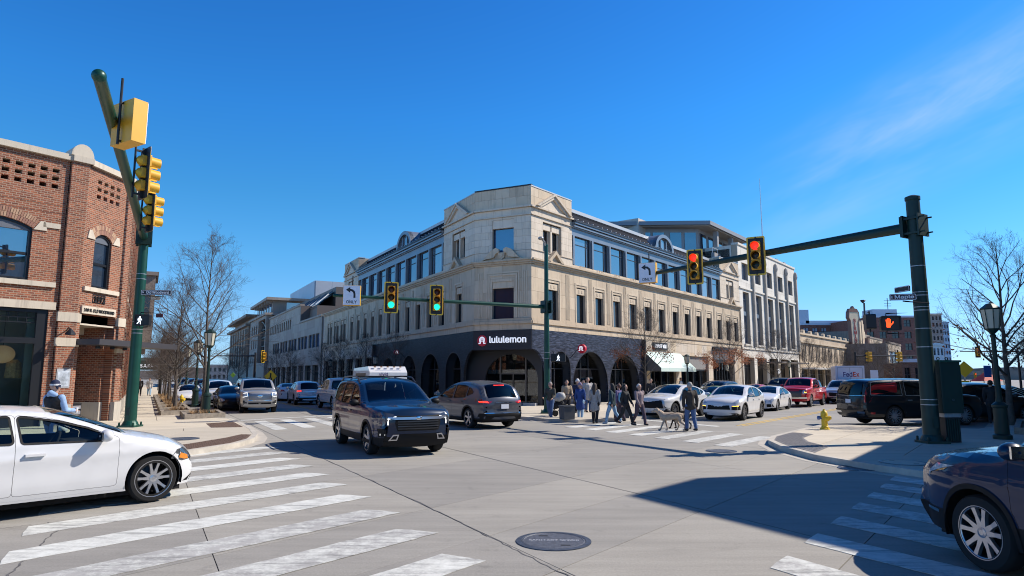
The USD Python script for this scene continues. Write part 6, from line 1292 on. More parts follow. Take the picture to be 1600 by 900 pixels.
class Car:
    def __init__(s, name, label, loc, az, spec, col, group=None, scale=None):
        s.k = spec; s.L, s.W = spec['L'], spec['W']; 
        s.t = thing(name, label, spec.get('cat', 'car'), (*loc, .008), heading(az), group); s.col = col
        if scale: UsdGeom.Xformable(s.t.prim).AddScaleOp().Set(Gf.Vec3f(scale, scale, scale))
        s.sil = smoothline(spec['sil'], 90); s.zt = s.sil[:, 1].max(); s.belt = spec['belt']; s.tum = spec.get('tum', .78); s.end = spec.get('end', (.2, .2))
        order = np.argsort(s.sil[:, 0]); lo = min(s.sil[0, 1], s.sil[-1, 1]); s.zb = lo
        s.poly = Polygon(s.sil).buffer(0)
        i0 = np.argmax(s.sil[:, 1]); top = s.sil[(s.sil[:, 1] > .5)]; o = np.argsort(top[:, 0]); s.tx, s.tz = top[o, 0], top[o, 1]
        s.build()
    def Y(s, x, z):
        x, z = np.asarray(x, float), np.asarray(z, float); h = s.L/2
        xr = s.k.get('x0', .62)*h; a = np.where(x > 0, s.end[0], s.end[1])
        plan = 1 - a*np.clip((np.abs(x) - xr)/(h - xr), 0, 1)**2.4
        b = s.belt; zm = .55*b
        low = 1 - .06*np.clip((zm - z)/(zm - s.zb), 0, 1)**1.6 - .025*np.clip((z - zm)/(b - zm), 0, 1)**1.5
        low += .016*np.exp(-((z - b*.80)/.035)**2) - .018*np.exp(-((z - b*.56)/.13)**2)*np.clip(1-np.abs(x)/h*1.1, 0, 1)**.3
        up = .975 - (.975 - s.tum)*np.clip((z - b)/(s.zt - b), 0, 1)**1.05
        y = s.W/2*plan*np.where(z > b, up, low)
        ztop = np.interp(x, s.tx, s.tz); r = s.k.get('edge', .09); d = np.clip((z - (ztop - r))/r, 0, 1)
        return y - r*(1 - np.sqrt(np.clip(1 - d**2, 0, 1)))*.9
    def bow(s, x): return np.where(x > 0, s.k.get('bow', (.10, .07))[0], s.k.get('bow', (.10, .07))[1])
    def Xf(s, y, z, sgn=1):
        """Where the nose (or tail) surface stands at y, z."""
        y, z = np.atleast_1d(np.abs(y)), np.atleast_1d(z); out = np.empty(len(y)); xs = np.linspace(s.L/2 + .02, s.L/2*.45, 120)*sgn
        sil = s.sil; front = sil[(sil[:, 0]*sgn > 0)]; o = np.argsort(front[:, 1]); 
        zz = front[o, 1]; xx = front[o, 0]
        for i, (a, b) in enumerate(zip(y, z)):
            Xs = np.interp(b, zz, xx); w0 = max(float(s.Y(Xs, b)), .05)
            if a <= w0: out[i] = Xs + sgn*s.bow(Xs)*(1 - (a/w0)**2)*.9; continue
            ok = s.Y(xs, np.full(len(xs), b)) >= a; j = np.argmax(ok) if ok.any() else len(xs)-1
            out[i] = min(xs[j]*sgn, Xs*sgn)*sgn
        return out
    def cells(s, poly, dx=.09, dz=.06):
        """Triangulates a flat outline on a fine grid: points (n x 2), triangles."""
        if poly.is_empty: return np.zeros((0, 2)), np.zeros((0, 3), int)
        x0, z0, x1, z1 = poly.bounds; nx, nz = max(1, int((x1-x0)/dx)), max(1, int((z1-z0)/dz))
        gx, gz = np.linspace(x0, x1, nx+1), np.linspace(z0, z1, nz+1); A, B = np.meshgrid(range(nx), range(nz), indexing='ij'); A, B = A.ravel(), B.ravel()
        bx = shapely.box(gx[A], gz[B], gx[A+1], gz[B+1]); shapely.prepare(poly); full = shapely.contains(poly, bx); touch = shapely.intersects(poly, bx) & ~full
        V, F, n = [], [], 0
        for i in np.nonzero(full)[0]:
            V += [(gx[A[i]], gz[B[i]]), (gx[A[i]+1], gz[B[i]]), (gx[A[i]+1], gz[B[i]+1]), (gx[A[i]], gz[B[i]+1])]; F += [(n, n+1, n+2), (n, n+2, n+3)]; n += 4
        for q in shapely.intersection(bx[touch], poly):
            for g_ in getattr(q, 'geoms', [q]):
                if g_.geom_type != 'Polygon' or g_.area < 1e-8: continue
                v, f = trimesh.creation.triangulate_polygon(shapely.geometry.polygon.orient(g_), engine='earcut')
                v = np.asarray(v)[:, :2]
                for t in f:
                    a, b, c = v[t[0]], v[t[1]], v[t[2]]
                    if (b[0]-a[0])*(c[1]-a[1]) - (b[1]-a[1])*(c[0]-a[0]) < 0: t = t[::-1]
                    F.append(tuple(n + np.array(t)))
                V += [tuple(p) for p in v]; n += len(v)
        return np.array(V).reshape(-1, 2), np.array(F, int).reshape(-1, 3)
    def side(s, mb, poly, off=0., sides=(1, -1), dx=.09, dz=.06):
        if poly.is_empty: return mb
        v, f = s.cells(poly, dx, dz)
        if not len(f): return mb
        y = s.Y(v[:, 0], v[:, 1]) + off
        for q in sides: mb.raw(np.column_stack([v[:, 0], q*y, v[:, 1]]), f[:, ::-1] if q > 0 else f)
        return mb
    def nose(s, mb, poly, off=.004, sgn=1, d=.05):
        v, f = s.cells(poly, d, d)
        if not len(f): return mb
        x = s.Xf(v[:, 0], v[:, 1], sgn) + sgn*off
        return mb.raw(np.column_stack([x, v[:, 0], v[:, 1]]), f if sgn > 0 else f[:, ::-1])
    def wrap(s, mb, sel, off=0., ymax=1.0, ny=9):
        idx = np.nonzero(sel)[0]
        runs = np.split(idx, np.nonzero(np.diff(idx) > 1)[0] + 1)
        for r in runs:
            if len(r) < 2: continue
            p = s.sil[r]; tg = np.gradient(p, axis=0); tg /= np.maximum(np.linalg.norm(tg, axis=1, keepdims=True), 1e-9); nrm = np.column_stack([-tg[:, 1], tg[:, 0]])
            if s.ccw: nrm = -nrm
            yw = s.Y(p[:, 0], p[:, 1]); u = np.linspace(-1, 1, ny)*ymax; V = []
            for i in range(len(r)):
                cr = (abs(nrm[i, 1])*s.k.get('crown', .05) + abs(nrm[i, 0])*float(s.bow(p[i, 0]))*.9)*(1 - (np.abs(u))**2) + off
                V.append(np.column_stack([p[i, 0] + nrm[i, 0]*cr, u*yw[i], p[i, 1] + nrm[i, 1]*cr]))
            V = np.vstack(V); f = np.array([[i*ny+j, i*ny+j+1, (i+1)*ny+j+1, (i+1)*ny+j] for i in range(len(r)-1) for j in range(ny-1)])
            a, b, c = V[f[0, 0]], V[f[0, 1]], V[f[0, 2]]; mid = (len(r)-1)//2; q = f[mid*(ny-1) + ny//2]; nn = np.cross(V[q[1]]-V[q[0]], V[q[2]]-V[q[0]])
            if nn @ np.array([nrm[mid, 0], 0, nrm[mid, 1]]) < 0: f = f[:, ::-1]
            mb.raw(V, f)
        return mb
    def wheel(s, x, y, r, k, side):
        w_ = .235; t = put(s.t, 'wheel', MB(), tyrem) if False else None
        o = (x, y, r)
        ty = MB().lathe([(r*.66, -w_/2), (r*.93, -w_/2), (r*.99, -w_/2+.03), (r, -w_*.2), (r, w_*.2), (r*.99, w_/2-.03), (r*.93, w_/2), (r*.66, w_/2)], 36, o, 'y')
        wn = put(s.t, 'wheel', ty, tyrem, smooth=40)
        rr = r*s.k.get('rim', .72); ou = side*w_/2
        put(wn, 'barrel', MB().lathe([(rr, ou*.98), (rr*.93, ou*.9), (rr*.9, -ou*.8), (.001, -ou*.3)][::1 if side > 0 else -1], 32, o, 'y'), alloydark, smooth=40)
        put(wn, 'rim_lip', MB().lathe([(rr*.93, ou*.90), (rr*.96, ou*.99), (rr*1.02, ou*1.01), (rr*1.04, ou*.9)][::1 if side > 0 else -1], 40, o, 'y'), s.k.get('rimm', alloy), smooth=60)
        n = s.k.get('spokes', 5); sp = MB(); hub = MB(); wd = s.k.get('spw', .5)
        tone = s.k.get('rimm', alloy)
        for j in range(n):
            for tw in ((-.5, .5) if s.k.get('twin') else (0,)):
                a = 2*math.pi*(j + tw*.42)/n + .3; ca, sa = math.cos(a), math.sin(a); ta = np.array([-sa, ca]); ra = np.array([ca, sa])
                h0, h1 = rr*.13*wd*2, rr*.105*wd*2*(.75 if s.k.get('twin') else 1.25); V = []
                for R_, hh, yy in ((rr*.17, h0*.8, ou*.80), (rr*.6, h1*.8, ou*.86), (rr*.99, h1, ou*.97)):
                    for e in (-1, 1): c = ra*R_ + ta*hh*e; V.append((c[0], yy, c[1]))
                    for e in (-1, 1): c = ra*R_ + ta*hh*e*1.25; V.append((c[0], yy - side*.035, c[1]))
                F = []
                for b in (0, 4): F += [[b, b+1, b+5, b+4], [b, b+4, b+6, b+2], [b+1, b+3, b+7, b+5]]
                F = np.array(F) if side < 0 else np.array(F)[:, ::-1]
                sp.raw(np.array(V) + np.array(o), F)
        put(wn, 'spokes', sp, tone)
        put(wn, 'hub', MB().lathe([(rr*.2, ou*.7), (rr*.2, ou*.84), (rr*.1, ou*.88), (.001, ou*.88)][::1 if side > 0 else -1], 16, o, 'y'), tone)
    def build(s):
        k = s.k; t = s.t; body = paint(*s.col); r = k['r']; xf, xr = k['xf'], k['xr']; zsill = k.get('sill', .28)
        A = s.sil; area = np.sum(A[:-1, 0]*A[1:, 1] - A[1:, 0]*A[:-1, 1]); s.ccw = area > 0
        R_ = k.get('arch', r + .055); arches = unary_union([Point(xf, r).buffer(R_, quad_segs=12), Point(xr, r).buffer(R_, quad_segs=12)])
        wins = [Polygon(w_).buffer(-.03).buffer(.03, quad_segs=3) for w_ in k['win']]; W_ = unary_union(wins)
        base = s.poly.difference(arches)
        doors = []
        for (xa, xb) in k['doors']:
            d = Polygon([(xa, zsill+.1), (xb, zsill+.1), (xb, s.belt), (xb, s.zt), (xa, s.zt), (xa, s.belt)]).intersection(s.poly.buffer(-.065)).difference(Point(xr, r).buffer(R_+.07)).difference(Point(xf, r).buffer(R_+.07))
            d = max(getattr(d, 'geoms', [d]), key=lambda q: q.area).buffer(-.04).buffer(.04, quad_segs=3); doors.append(d)
        lowtrim = sbox(-9, -1, 9, (k.get('clad') or zsill + .04)); two = k.get('clad') is not None
        du = unary_union(doors) if doors else Polygon()
        for q, nm in ((1, 'l'), (-1, 'r')):
            pass
        b = MB(); cut = base.difference(W_).difference(du.buffer(.0045)).difference(lowtrim)
        s.side(b, cut, 0., dx=.08, dz=.05)
        sil = s.sil; ii = np.arange(len(sil))
        ws0, ws1 = k['ws']; bl0, bl1 = k['bl']
        isws = (sil[:, 0] <= ws0) & (sil[:, 0] >= ws1) & (sil[:, 1] > s.belt - .15); isbl = (sil[:, 0] <= bl0) & (sil[:, 0] >= bl1) & (sil[:, 1] > k.get('blz', s.belt - .1))
        def grow(m_): return m_ | np.r_[m_[1:], False] | np.r_[False, m_[:-1]]
        lowm = sil[:, 1] < (k.get('clad') or zsill + .04) if two else np.zeros(len(sil), bool)
        s.wrap(b, grow(~isws & ~isbl & ~lowm))
        # pillars beside the screens
        for sel in (isws, isbl):
            g_ = grow(sel); idx = np.nonzero(g_)[0]
            if len(idx) < 2: continue
            p = sil[idx]; yw = s.Y(p[:, 0], p[:, 1])
            for q in (1, -1):
                V = np.vstack([np.column_stack([p[:, 0], q*yw, p[:, 1]]), np.column_stack([p[:, 0], q*yw*.91, p[:, 1] + .008])]); n_ = len(idx); f = np.array([[i, i+1, n_+i+1, n_+i] for i in range(n_-1)])
                nn = np.cross(V[f[0, 1]]-V[f[0, 0]], V[f[0, 2]]-V[f[0, 0]]); f = f[:, ::-1] if nn[2] < 0 else f; b.raw(V, f)
        put(t, 'body', b, body, smooth=32)
        if two or True:
            c = MB(); s.side(c, base.intersection(lowtrim), .004, dx=.12, dz=.08)
            if two:
                rings = arches.buffer(.05).difference(arches).intersection(s.poly); s.side(c, rings, .012, dx=.1, dz=.06); s.wrap(c, grow(lowm), .002)
            if not c.empty(): put(t, 'cladding' if two else 'sill', c, trim if two else body, smooth=32)
        for d in doors:
            for q in (1, -1):
                dn = put(t, 'door', s.side(MB(), d.difference(W_), 0., (q,), .08, .05), body, smooth=32)
                x0, z0, x1, z1 = d.bounds; hz = s.belt - .13; hx = x0 + .1; y = float(s.Y(hx + .1, hz))
                hb = MB().box(hx, hx + .22, q*y - .004 if q > 0 else q*y - .045, q*y + .045 if q > 0 else q*y + .004, hz - .016, hz + .016); put(dn, 'handle', hb, chrome if k.get('chrome') else body)
        for i, (w_, p) in enumerate(zip(wins, k['win'])):
            gm = gl_tint if (k.get('tint', 1) and i > 0) else gl_clear
            for q in (1, -1): put(t, 'side_window', s.side(MB(), w_.buffer(.012), -.008, (q,), .15, .1), gm, smooth=40)
        fr = MB()
        for w_ in wins: s.side(fr, w_.buffer(.022).difference(w_.buffer(-.004)), .003, dx=.2, dz=.1)
        put(t, 'window_trim', fr, chrome if k.get('chrome') else trim, kind='stuff')
        put(t, 'windscreen', s.wrap(MB(), grow(isws), .004, .915), gl_ws, smooth=60)
        if isbl.sum() > 1: put(t, 'rear_window', s.wrap(MB(), grow(isbl), .004, .88), gl_tint, smooth=60)
        # nose and tail
        for key, nm, m_, sg in (('grille', 'grille', k.get('grillem', trim), 1), ('grille2', 'lower_grille', trim, 1), ('chromef', 'grille_bar', k.get('barm', chrome), 1), ('skid', 'bumper_trim', alloy, 1), ('dark', 'nose_panel', trim, 1), ('rdark', 'rear_bumper', trim, -1), ('rchrome', 'rear_trim', chrome, -1)):
            for j, p in enumerate(k.get(key, ())): put(t, nm, s.nose(MB(), Polygon(p) if key != 'skid' else Polygon(p).difference(Polygon(p).buffer(-.028)), .012 + .006*(key in ('chromef', 'skid')) + .002*j, sg), m_, smooth=40)
        for z0, z1, y1, n in k.get('slats', ()):
            for j in range(n): z = z0 + (z1-z0)*(j+.5)/n; put(t, 'grille_slat', s.nose(MB(), sbox(-y1, z-.012, y1, z+.012), .024, 1, .1), k.get('slatm', alloydark))
        for key, nm, m_, sg in (('hl', 'headlight', k.get('hlm', lampclear), 1), ('drl', 'running_light', ledm, 1), ('fog', 'fog_light', k.get('fogm', chrome), 1), ('turn', 'turn_light', amberlit, 1), ('tl', 'tail_light', k.get('tlm', redlens), -1), ('tlit', 'brake_light', redlit, -1)):
            for p in k.get(key, ()):
                for q in (1, -1): put(t, nm, s.nose(MB(), affinity.scale(Polygon(p), q, 1, origin=(0, 0)), .009 if key in ('hl', 'tl') else .016, sg, .04), m_, smooth=40)
        for p, m_ in k.get('sidelamp', ()):
            for q in (1, -1): put(t, 'side_lamp', s.side(MB(), Polygon(p), .006, (q,), .05, .05), m_)
        if k.get('brk3'): z = k['brk3'][1]; x = k['brk3'][0]; put(t, 'high_brake_light', MB().box(x-.05, x, -.22, .22, z-.02, z+.02), redlit)
        if k.get('plate'): z = k['plate']; x = float(s.Xf(0, z, -1)[0]); put(t, 'number_plate', MB().box(x-.03, x-.012, -.16, .16, z-.08, z+.08), platew)
        # wheels, wells, floor, cabin
        for x in (xf, xr):
            for q in (1, -1):
                yo = float(s.Y(x, r*1.6)) - .145
                s.wheel(x, q*yo, r, k, q)
                a = np.linspace(-.25, math.pi+.25, 17); v = [(x + R_*1.02*math.cos(u), q*y_, max(r + R_*1.02*math.sin(u), .15)) for u in a for y_ in (yo + .125, yo - .35)]
                f = [[2*j, 2*j+1, 2*j+3, 2*j+2] for j in range(16)]; w_ = MB().raw(v, f).raw(v, np.array(f)[:, ::-1]).raw([(x, q*(yo-.35), r)] + [(x + R_*1.02*math.cos(u), q*(yo-.35), max(r + R_*1.02*math.sin(u), .15)) for u in a], [[0, j+1, j+2] for j in range(16)] + [[0, j+2, j+1] for j in range(16)])
                put(t, 'wheel_well', w_, wellm)
        hw = s.W/2
        put(t, 'underbody', MB().box(-s.L/2+.25, s.L/2-.3, -hw*.82, hw*.82, zsill-.07, zsill+.06), wellm)
        if k.get('cabin', 1):
            c = MB(); cx = k.get('seat', -.05); zf = s.belt - .62
            c.box(k['bl'][0] - .2 if k['bl'][0] < 0 else -1.2, ws0 - .15, -hw*.8, hw*.8, zsill+.07, zsill + .14).box(ws0-.45, ws0+.05, -hw*.78, hw*.78, s.belt-.32, s.belt-.06)
            put(t, 'dashboard', c, cabin)
            for q in (1, -1):
                se = MB().prism(rrect(cx-.28, cx+.28, zf, zf+.18, .06), q*hw*.40-.24, q*hw*.40+.24, 'xz') if False else MB().box(cx-.3, cx+.25, q*hw*.42-.25, q*hw*.42+.25, zf, zf+.18).raw([(cx-.3, q*hw*.42-.24, zf+.1), (cx-.14, q*hw*.42-.24, zf+.1), (cx-.14, q*hw*.42+.24, zf+.1), (cx-.3, q*hw*.42+.24, zf+.1), (cx-.5, q*hw*.42-.21, zf+.72), (cx-.38, q*hw*.42-.21, zf+.72), (cx-.38, q*hw*.42+.21, zf+.72), (cx-.5, q*hw*.42+.21, zf+.72)], BOXF).box(cx-.52, cx-.42, q*hw*.42-.13, q*hw*.42+.13, zf+.74, zf+.92)
                put(t, 'seat', se, cabin)
            put(t, 'rear_seat', MB().box(cx-1.25, cx-.75, -hw*.75, hw*.75, zf, zf+.2).box(cx-1.4, cx-1.2, -hw*.72, hw*.72, zf+.2, zf+.75), cabin)
            put(t, 'steering_wheel', MB().add(trimesh.creation.torus(.18, .016, 24, 8), TR(cx+.5, hw*.42, zf+.52, ry=-65)), cabin)
        mx, mz = k.get('mirror', (ws1 + (ws0-ws1)*.75, s.belt + .08)); y = float(s.Y(mx, s.belt))
        for q in (1, -1):
            mm = MB().add(trimesh.creation.icosphere(2, 1.), TR(mx, q*(y+.13), mz, s=(.085, .125, .085))); mn = put(t, 'door_mirror', mm, k.get('mirm', body), smooth=60)
            put(mn, 'mirror_stalk', MB().tube([(mx, q*(y-.02), mz-.06), (mx, q*(y+.08), mz-.04)], .025, 6), trim)
            put(mn, 'mirror_glass', MB().box(mx-.083, mx-.062, q*(y+.13)-.085, q*(y+.13)+.085, mz-.055, mz+.055), chrome)
        if k.get('rails'):
            a, b_ = k['rails']
            for q in (1, -1):
                xs = np.linspace(a, b_, 9); zz = np.interp(xs, s.tx, s.tz); yy = s.Y(xs, zz - .09)*.93
                lift = np.r_[.0, np.full(7, .085), .0]; put(t, 'roof_rail', MB().tube(np.column_stack([xs, q*yy, zz + lift - .02]), .022, 6), k.get('railm', trim))
        if k.get('bars'):
            for x in k['bars']: z = float(np.interp(x, s.tx, s.tz)) + .07; y = float(s.Y(x, z - .2))*.93; put(t, 'roof_bar', MB().box(x-.04, x+.04, -y, y, z-.015, z+.015), trim)
        for x, z, w_, sg in k.get('badge', ()): xx = float(s.Xf(0, z, sg)[0]); put(t, 'badge', MB().add(trimesh.creation.icosphere(2, 1.), TR(xx + sg*.012, 0, z, s=(.014, w_, w_*.55))), chrome, smooth=60)
def scaled(spec, **kw):
    q = dict(spec); q.update(kw); return q
SEDAN = dict(L=4.69, W=1.80, belt=.93, tum=.70, r=.335, xf=1.43, xr=-1.30, sill=.20, clad=None, end=(.27, .2), edge=.11, bow=(.14, .08),
    sil=[(2.22,.20),(2.30,.34),(2.325,.50),(2.27,.64),(2.08,.74),(1.75,.845),(1.35,.92),(1.08,.965),(.55,1.22),(.15,1.365),(-.25,1.42),(-.7,1.425),(-1.15,1.34),(-1.6,1.17),(-1.95,1.05),(-2.2,1.01),(-2.31,.94),(-2.33,.7),(-2.3,.45),(-2.2,.22)],
    win=[[(.92,.93),(.55,1.12),(.2,1.245),(-.1,1.31),(-.24,1.33),(-.2,.955)], [(-.30,.958),(-.34,1.335),(-.6,1.325),(-.95,1.265),(-1.25,1.15),(-1.40,1.04),(-1.3,.985)]], doors=[(-.27, .93), (-1.32, -.275)], ws=(1.04, .12), bl=(-1.02, -1.72), tint=1,
    hl=[[(.55,.60),(.80,.55),(.86,.60),(.84,.73),(.70,.75),(.56,.68)]], hlm=lampdark, grille=[[(-.42,.40),(.42,.40),(.47,.52),(.40,.62),(-.40,.62),(-.47,.52)]], grille2=[[(-.75,.24),(.75,.24),(.68,.33),(-.68,.33)]], tl=[[(.45,.80),(.82,.80),(.86,.95),(.5,.93)]], plate=.6, spokes=5, twin=1, mirror=(.72, 1.0), spw=.5, rim=.76)
SUV = dict(L=4.9, W=1.92, belt=1.08, tum=.76, r=.365, xf=1.46, xr=-1.40, sill=.30, clad=.42, end=(.24, .2), edge=.12, bow=(.14, .1),
    sil=[(2.30,.27),(2.42,.42),(2.45,.62),(2.42,.86),(2.28,.99),(1.8,1.08),(1.3,1.14),(1.1,1.17),(.6,1.50),(.25,1.66),(-.3,1.735),(-1.0,1.74),(-1.7,1.68),(-2.0,1.60),(-2.22,1.25),(-2.36,1.08),(-2.42,.85),(-2.44,.6),(-2.38,.34),(-2.25,.3)],
    win=[[(.92,1.14),(.52,1.42),(.22,1.57),(-.12,1.6),(-.12,1.11)], [(-.22,1.11),(-.22,1.61),(-1.05,1.62),(-1.05,1.12)], [(-1.15,1.13),(-1.15,1.615),(-1.7,1.57),(-1.95,1.40),(-1.9,1.2)]], doors=[(-.17, 1.0), (-1.12, -.175)], ws=(1.1, .3), bl=(-1.93, -2.28), blz=1.15,
    hl=[[(.52,.84),(.86,.80),(.92,.95),(.86,1.0),(.55,.93)]], grille=[[(-.5,.58),(.5,.58),(.52,.85),(-.52,.85)]], grille2=[[(-.6,.33),(.6,.33),(.7,.5),(-.7,.5)]], tl=[[(.55,.98),(.92,.92),(.93,1.1),(.6,1.12)]], plate=.85, spokes=5, twin=1, mirror=(.82, 1.2))
BOXSUV = dict(L=5.18, W=2.04, belt=1.20, tum=.84, r=.40, xf=1.60, xr=-1.36, sill=.36, end=(.14, .1), edge=.1, bow=(.10, .07),
    sil=[(2.42,.36),(2.55,.45),(2.58,.7),(2.57,1.05),(2.46,1.19),(1.9,1.25),(1.4,1.28),(1.15,1.31),(.75,1.62),(.45,1.80),(0,1.875),(-.8,1.885),(-1.8,1.87),(-2.3,1.82),(-2.45,1.6),(-2.52,1.25),(-2.56,.9),(-2.57,.55),(-2.45,.38)],
    win=[[(1.0,1.27),(.66,1.56),(.42,1.74),(0,1.76),(0,1.24)], [(-.1,1.24),(-.1,1.76),(-1.0,1.77),(-1.0,1.25)], [(-1.1,1.25),(-1.1,1.77),(-2.2,1.74),(-2.28,1.29)]], doors=[(-.05, 1.1), (-1.05, -.055)], ws=(1.12, .46), bl=(-2.34, -2.53), blz=1.25,
    hl=[[(.62,.90),(.90,.88),(.92,1.15),(.64,1.16)]], grille=[[(-.58,.72),(.58,.72),(.6,1.12),(-.6,1.12)]], grille2=[[(-.8,.48),(.8,.48),(.8,.58),(-.8,.58)]], tl=[[(.82,.85),(.95,.85),(.96,1.65),(.86,1.7)]], plate=.95, spokes=6, twin=1, mirror=(.95, 1.36), rails=(-1.9, .2), chrome=1)
PICK = dict(L=5.85, W=2.02, belt=1.22, tum=.83, r=.42, xf=1.88, xr=-1.72, sill=.42, end=(.10, .06), edge=.08, bow=(.08, .02), cat='pickup',
    sil=[(2.75,.42),(2.88,.5),(2.92,.75),(2.9,1.10),(2.78,1.22),(2.2,1.27),(1.6,1.31),(1.4,1.34),(1.0,1.66),(.72,1.86),(.3,1.93),(-.3,1.92),(-.62,1.86),(-.75,1.6),(-.8,1.28),(-.86,1.27),(-2.5,1.26),(-2.88,1.25),(-2.91,1.0),(-2.9,.6),(-2.8,.45)],
    win=[[(1.22,1.3),(.9,1.58),(.66,1.79),(.32,1.82),(.32,1.26)], [(.22,1.26),(.22,1.82),(-.35,1.81),(-.55,1.7),(-.58,1.28)]], doors=[(.27, 1.3), (-.66, .265)], ws=(1.36, .74), bl=(-.66, -.79), blz=1.3,
    hl=[[(.66,.92),(.92,.90),(.93,1.17),(.70,1.18)]], grille=[[(-.60,.68),(.60,.68),(.64,1.14),(-.64,1.14)]], grille2=[[(-.5,.5),(.5,.5),(.5,.58),(-.5,.58)]], chromef=[[(-.96,.56),(.96,.56),(.96,.68),(-.96,.68)]], tl=[[(.86,.8),(.98,.8),(.98,1.2),(.86,1.2)]], rchrome=[[(-.95,.55),(.95,.55),(.95,.7),(-.95,.7)]], spokes=6, mirror=(1.1, 1.4), cabin=1)
CROSS = scaled(SUV, win=SUV['win'][:2] + [[(-1.15,1.14),(-1.15,1.6),(-1.55,1.5),(-1.75,1.3),(-1.72,1.22)]])
COL = dict(white=('paint_white', (.60,.60,.60)), pearl=('paint_pearl', (.56,.56,.55)), blue=('paint_dark_blue', (.004,.017,.045), .1), navy=('paint_navy', (.0005,.012,.034), .0), grey=('paint_grey', (.085,.088,.10), .5), silver=('paint_champagne', (.40,.385,.355), .55), lsilver=('paint_silver', (.42,.43,.45), .5), black=('paint_black', (.006,.006,.007)), red=('paint_red', (.42,.012,.016), .15), green=('paint_green', (.03,.20,.045), .2), dgrey=('paint_dark_grey', (.03,.032,.036), .4))
mk = lambda p, a, d: np.array(p) + unit(a)*d
def place(wheel_xy, az, spec, which, side, k=1.):
    """Where the middle of the car is when the photograph shows one of its wheels at wheel_xy (side 1 = left)."""
    x = spec['xf'] if which == 'f' else spec['xr']; y = side*(spec['W']/2 - .15)
    h = unit(az); left = np.array([-h[1], h[0]]); return np.array(wheel_xy) - (h*x + left*y)*k
# the near white saloon
az = 41.0; sp = scaled(SEDAN, L=4.3, sil=[(x if x < 1.43 else 1.43 + (x-1.43)*.70, z - .05*max(0, min(1, (z-1.0)/.3))) for x, z in SEDAN['sil']], win=[[(x, z - .05*max(0, min(1, (z-1.0)/.3))) for x, z in w_] for w_ in SEDAN['win']], tint=0, end=(.34, .2), chrome=0, sidelamp=[([(1.78,.60),(1.88,.57),(1.95,.57),(1.93,.63),(1.81,.67)], amber)])
Car('white_saloon', 'white four-door saloon entering from the left over the crosswalk', place(ground(233, 784), az, sp, 'f', -1, 1.15), az, sp, COL['white'], scale=1.15)
# dark blue SUV turning in the middle
SUB = scaled(SUV, L=5.0, W=1.95, tum=.79, belt=1.12, edge=.09, end=(.2, .14), bow=(.09, .08), sil=[(2.34,.27),(2.44,.42),(2.47,.7),(2.45,.96),(2.36,1.05),(1.8,1.13),(1.2,1.19),(1.02,1.22),(.45,1.57),(.2,1.69),(-.3,1.78),(-1.2,1.79),(-1.9,1.74),(-2.15,1.66),(-2.35,1.25),(-2.44,1.08),(-2.47,.8),(-2.46,.5),(-2.38,.34),(-2.25,.3)], win=[[(.82,1.18),(.46,1.44),(.18,1.59),(-.12,1.635),(-.12,1.15)], [(-.22,1.15),(-.22,1.65),(-1.05,1.66),(-1.05,1.16)], [(-1.15,1.17),(-1.15,1.66),(-1.75,1.62),(-2.0,1.48),(-1.95,1.24)]], xf=1.50, xr=-1.39, rails=(-1.85, .15), railm=mat('rail_black', (.02,.02,.022), .4), bars=(-1.3, -.5), hlm=lampdark, mirm=trim,
    hl=[[(.50,.90),(.74,.80),(.80,.72),(.92,.72),(.955,.88),(.95,1.0),(.80,1.03),(.52,.97)]], drl=[[(.70,.74),(.73,.74),(.73,.89),(.53,.94),(.53,.92),(.70,.865)]], grille=[[(-.50,.60),(.50,.60),(.56,.78),(.52,.99),(-.52,.99),(-.56,.78)]], chromef=[[(-.56,.855),(.56,.855),(.72,.895),(.72,.925),(.5,.915),(-.5,.915),(-.72,.925),(-.72,.895)]], barm=alloy, slats=[(.62,.84,.5,4)], slatm=mat('slat_dark', (.03,.03,.033), .3), grille2=[[(-.46,.37),(.46,.37),(.56,.53),(-.56,.53)]], dark=[[(-.52,.93),(.52,.93),(.46,1.04),(-.46,1.04)], [(-.95,.28),(.95,.28),(.95,.36),(-.95,.36)], [(-.93,.46),(-.74,.46),(-.76,.64),(-.93,.66)], [(.93,.46),(.74,.46),(.76,.64),(.93,.66)]], skid=[[(-.70,.38),(-.5,.38),(-.46,.52),(-.60,.52)], [(.70,.38),(.5,.38),(.46,.52),(.60,.52)]], badge=[(0, .885, .085, 1)], fog=[[(.78,.50),(.86,.50),(.86,.54),(.78,.54)]], twin=0, spokes=5, spw=.62, clad=.45)
az = 152.; Car('blue_suv', 'dark blue SUV with roof rails turning in the middle of the crossing', place(ground(579, 710), az, SUB, 'f', -1, 1.12), az, SUB, COL['blue'], scale=1.12)
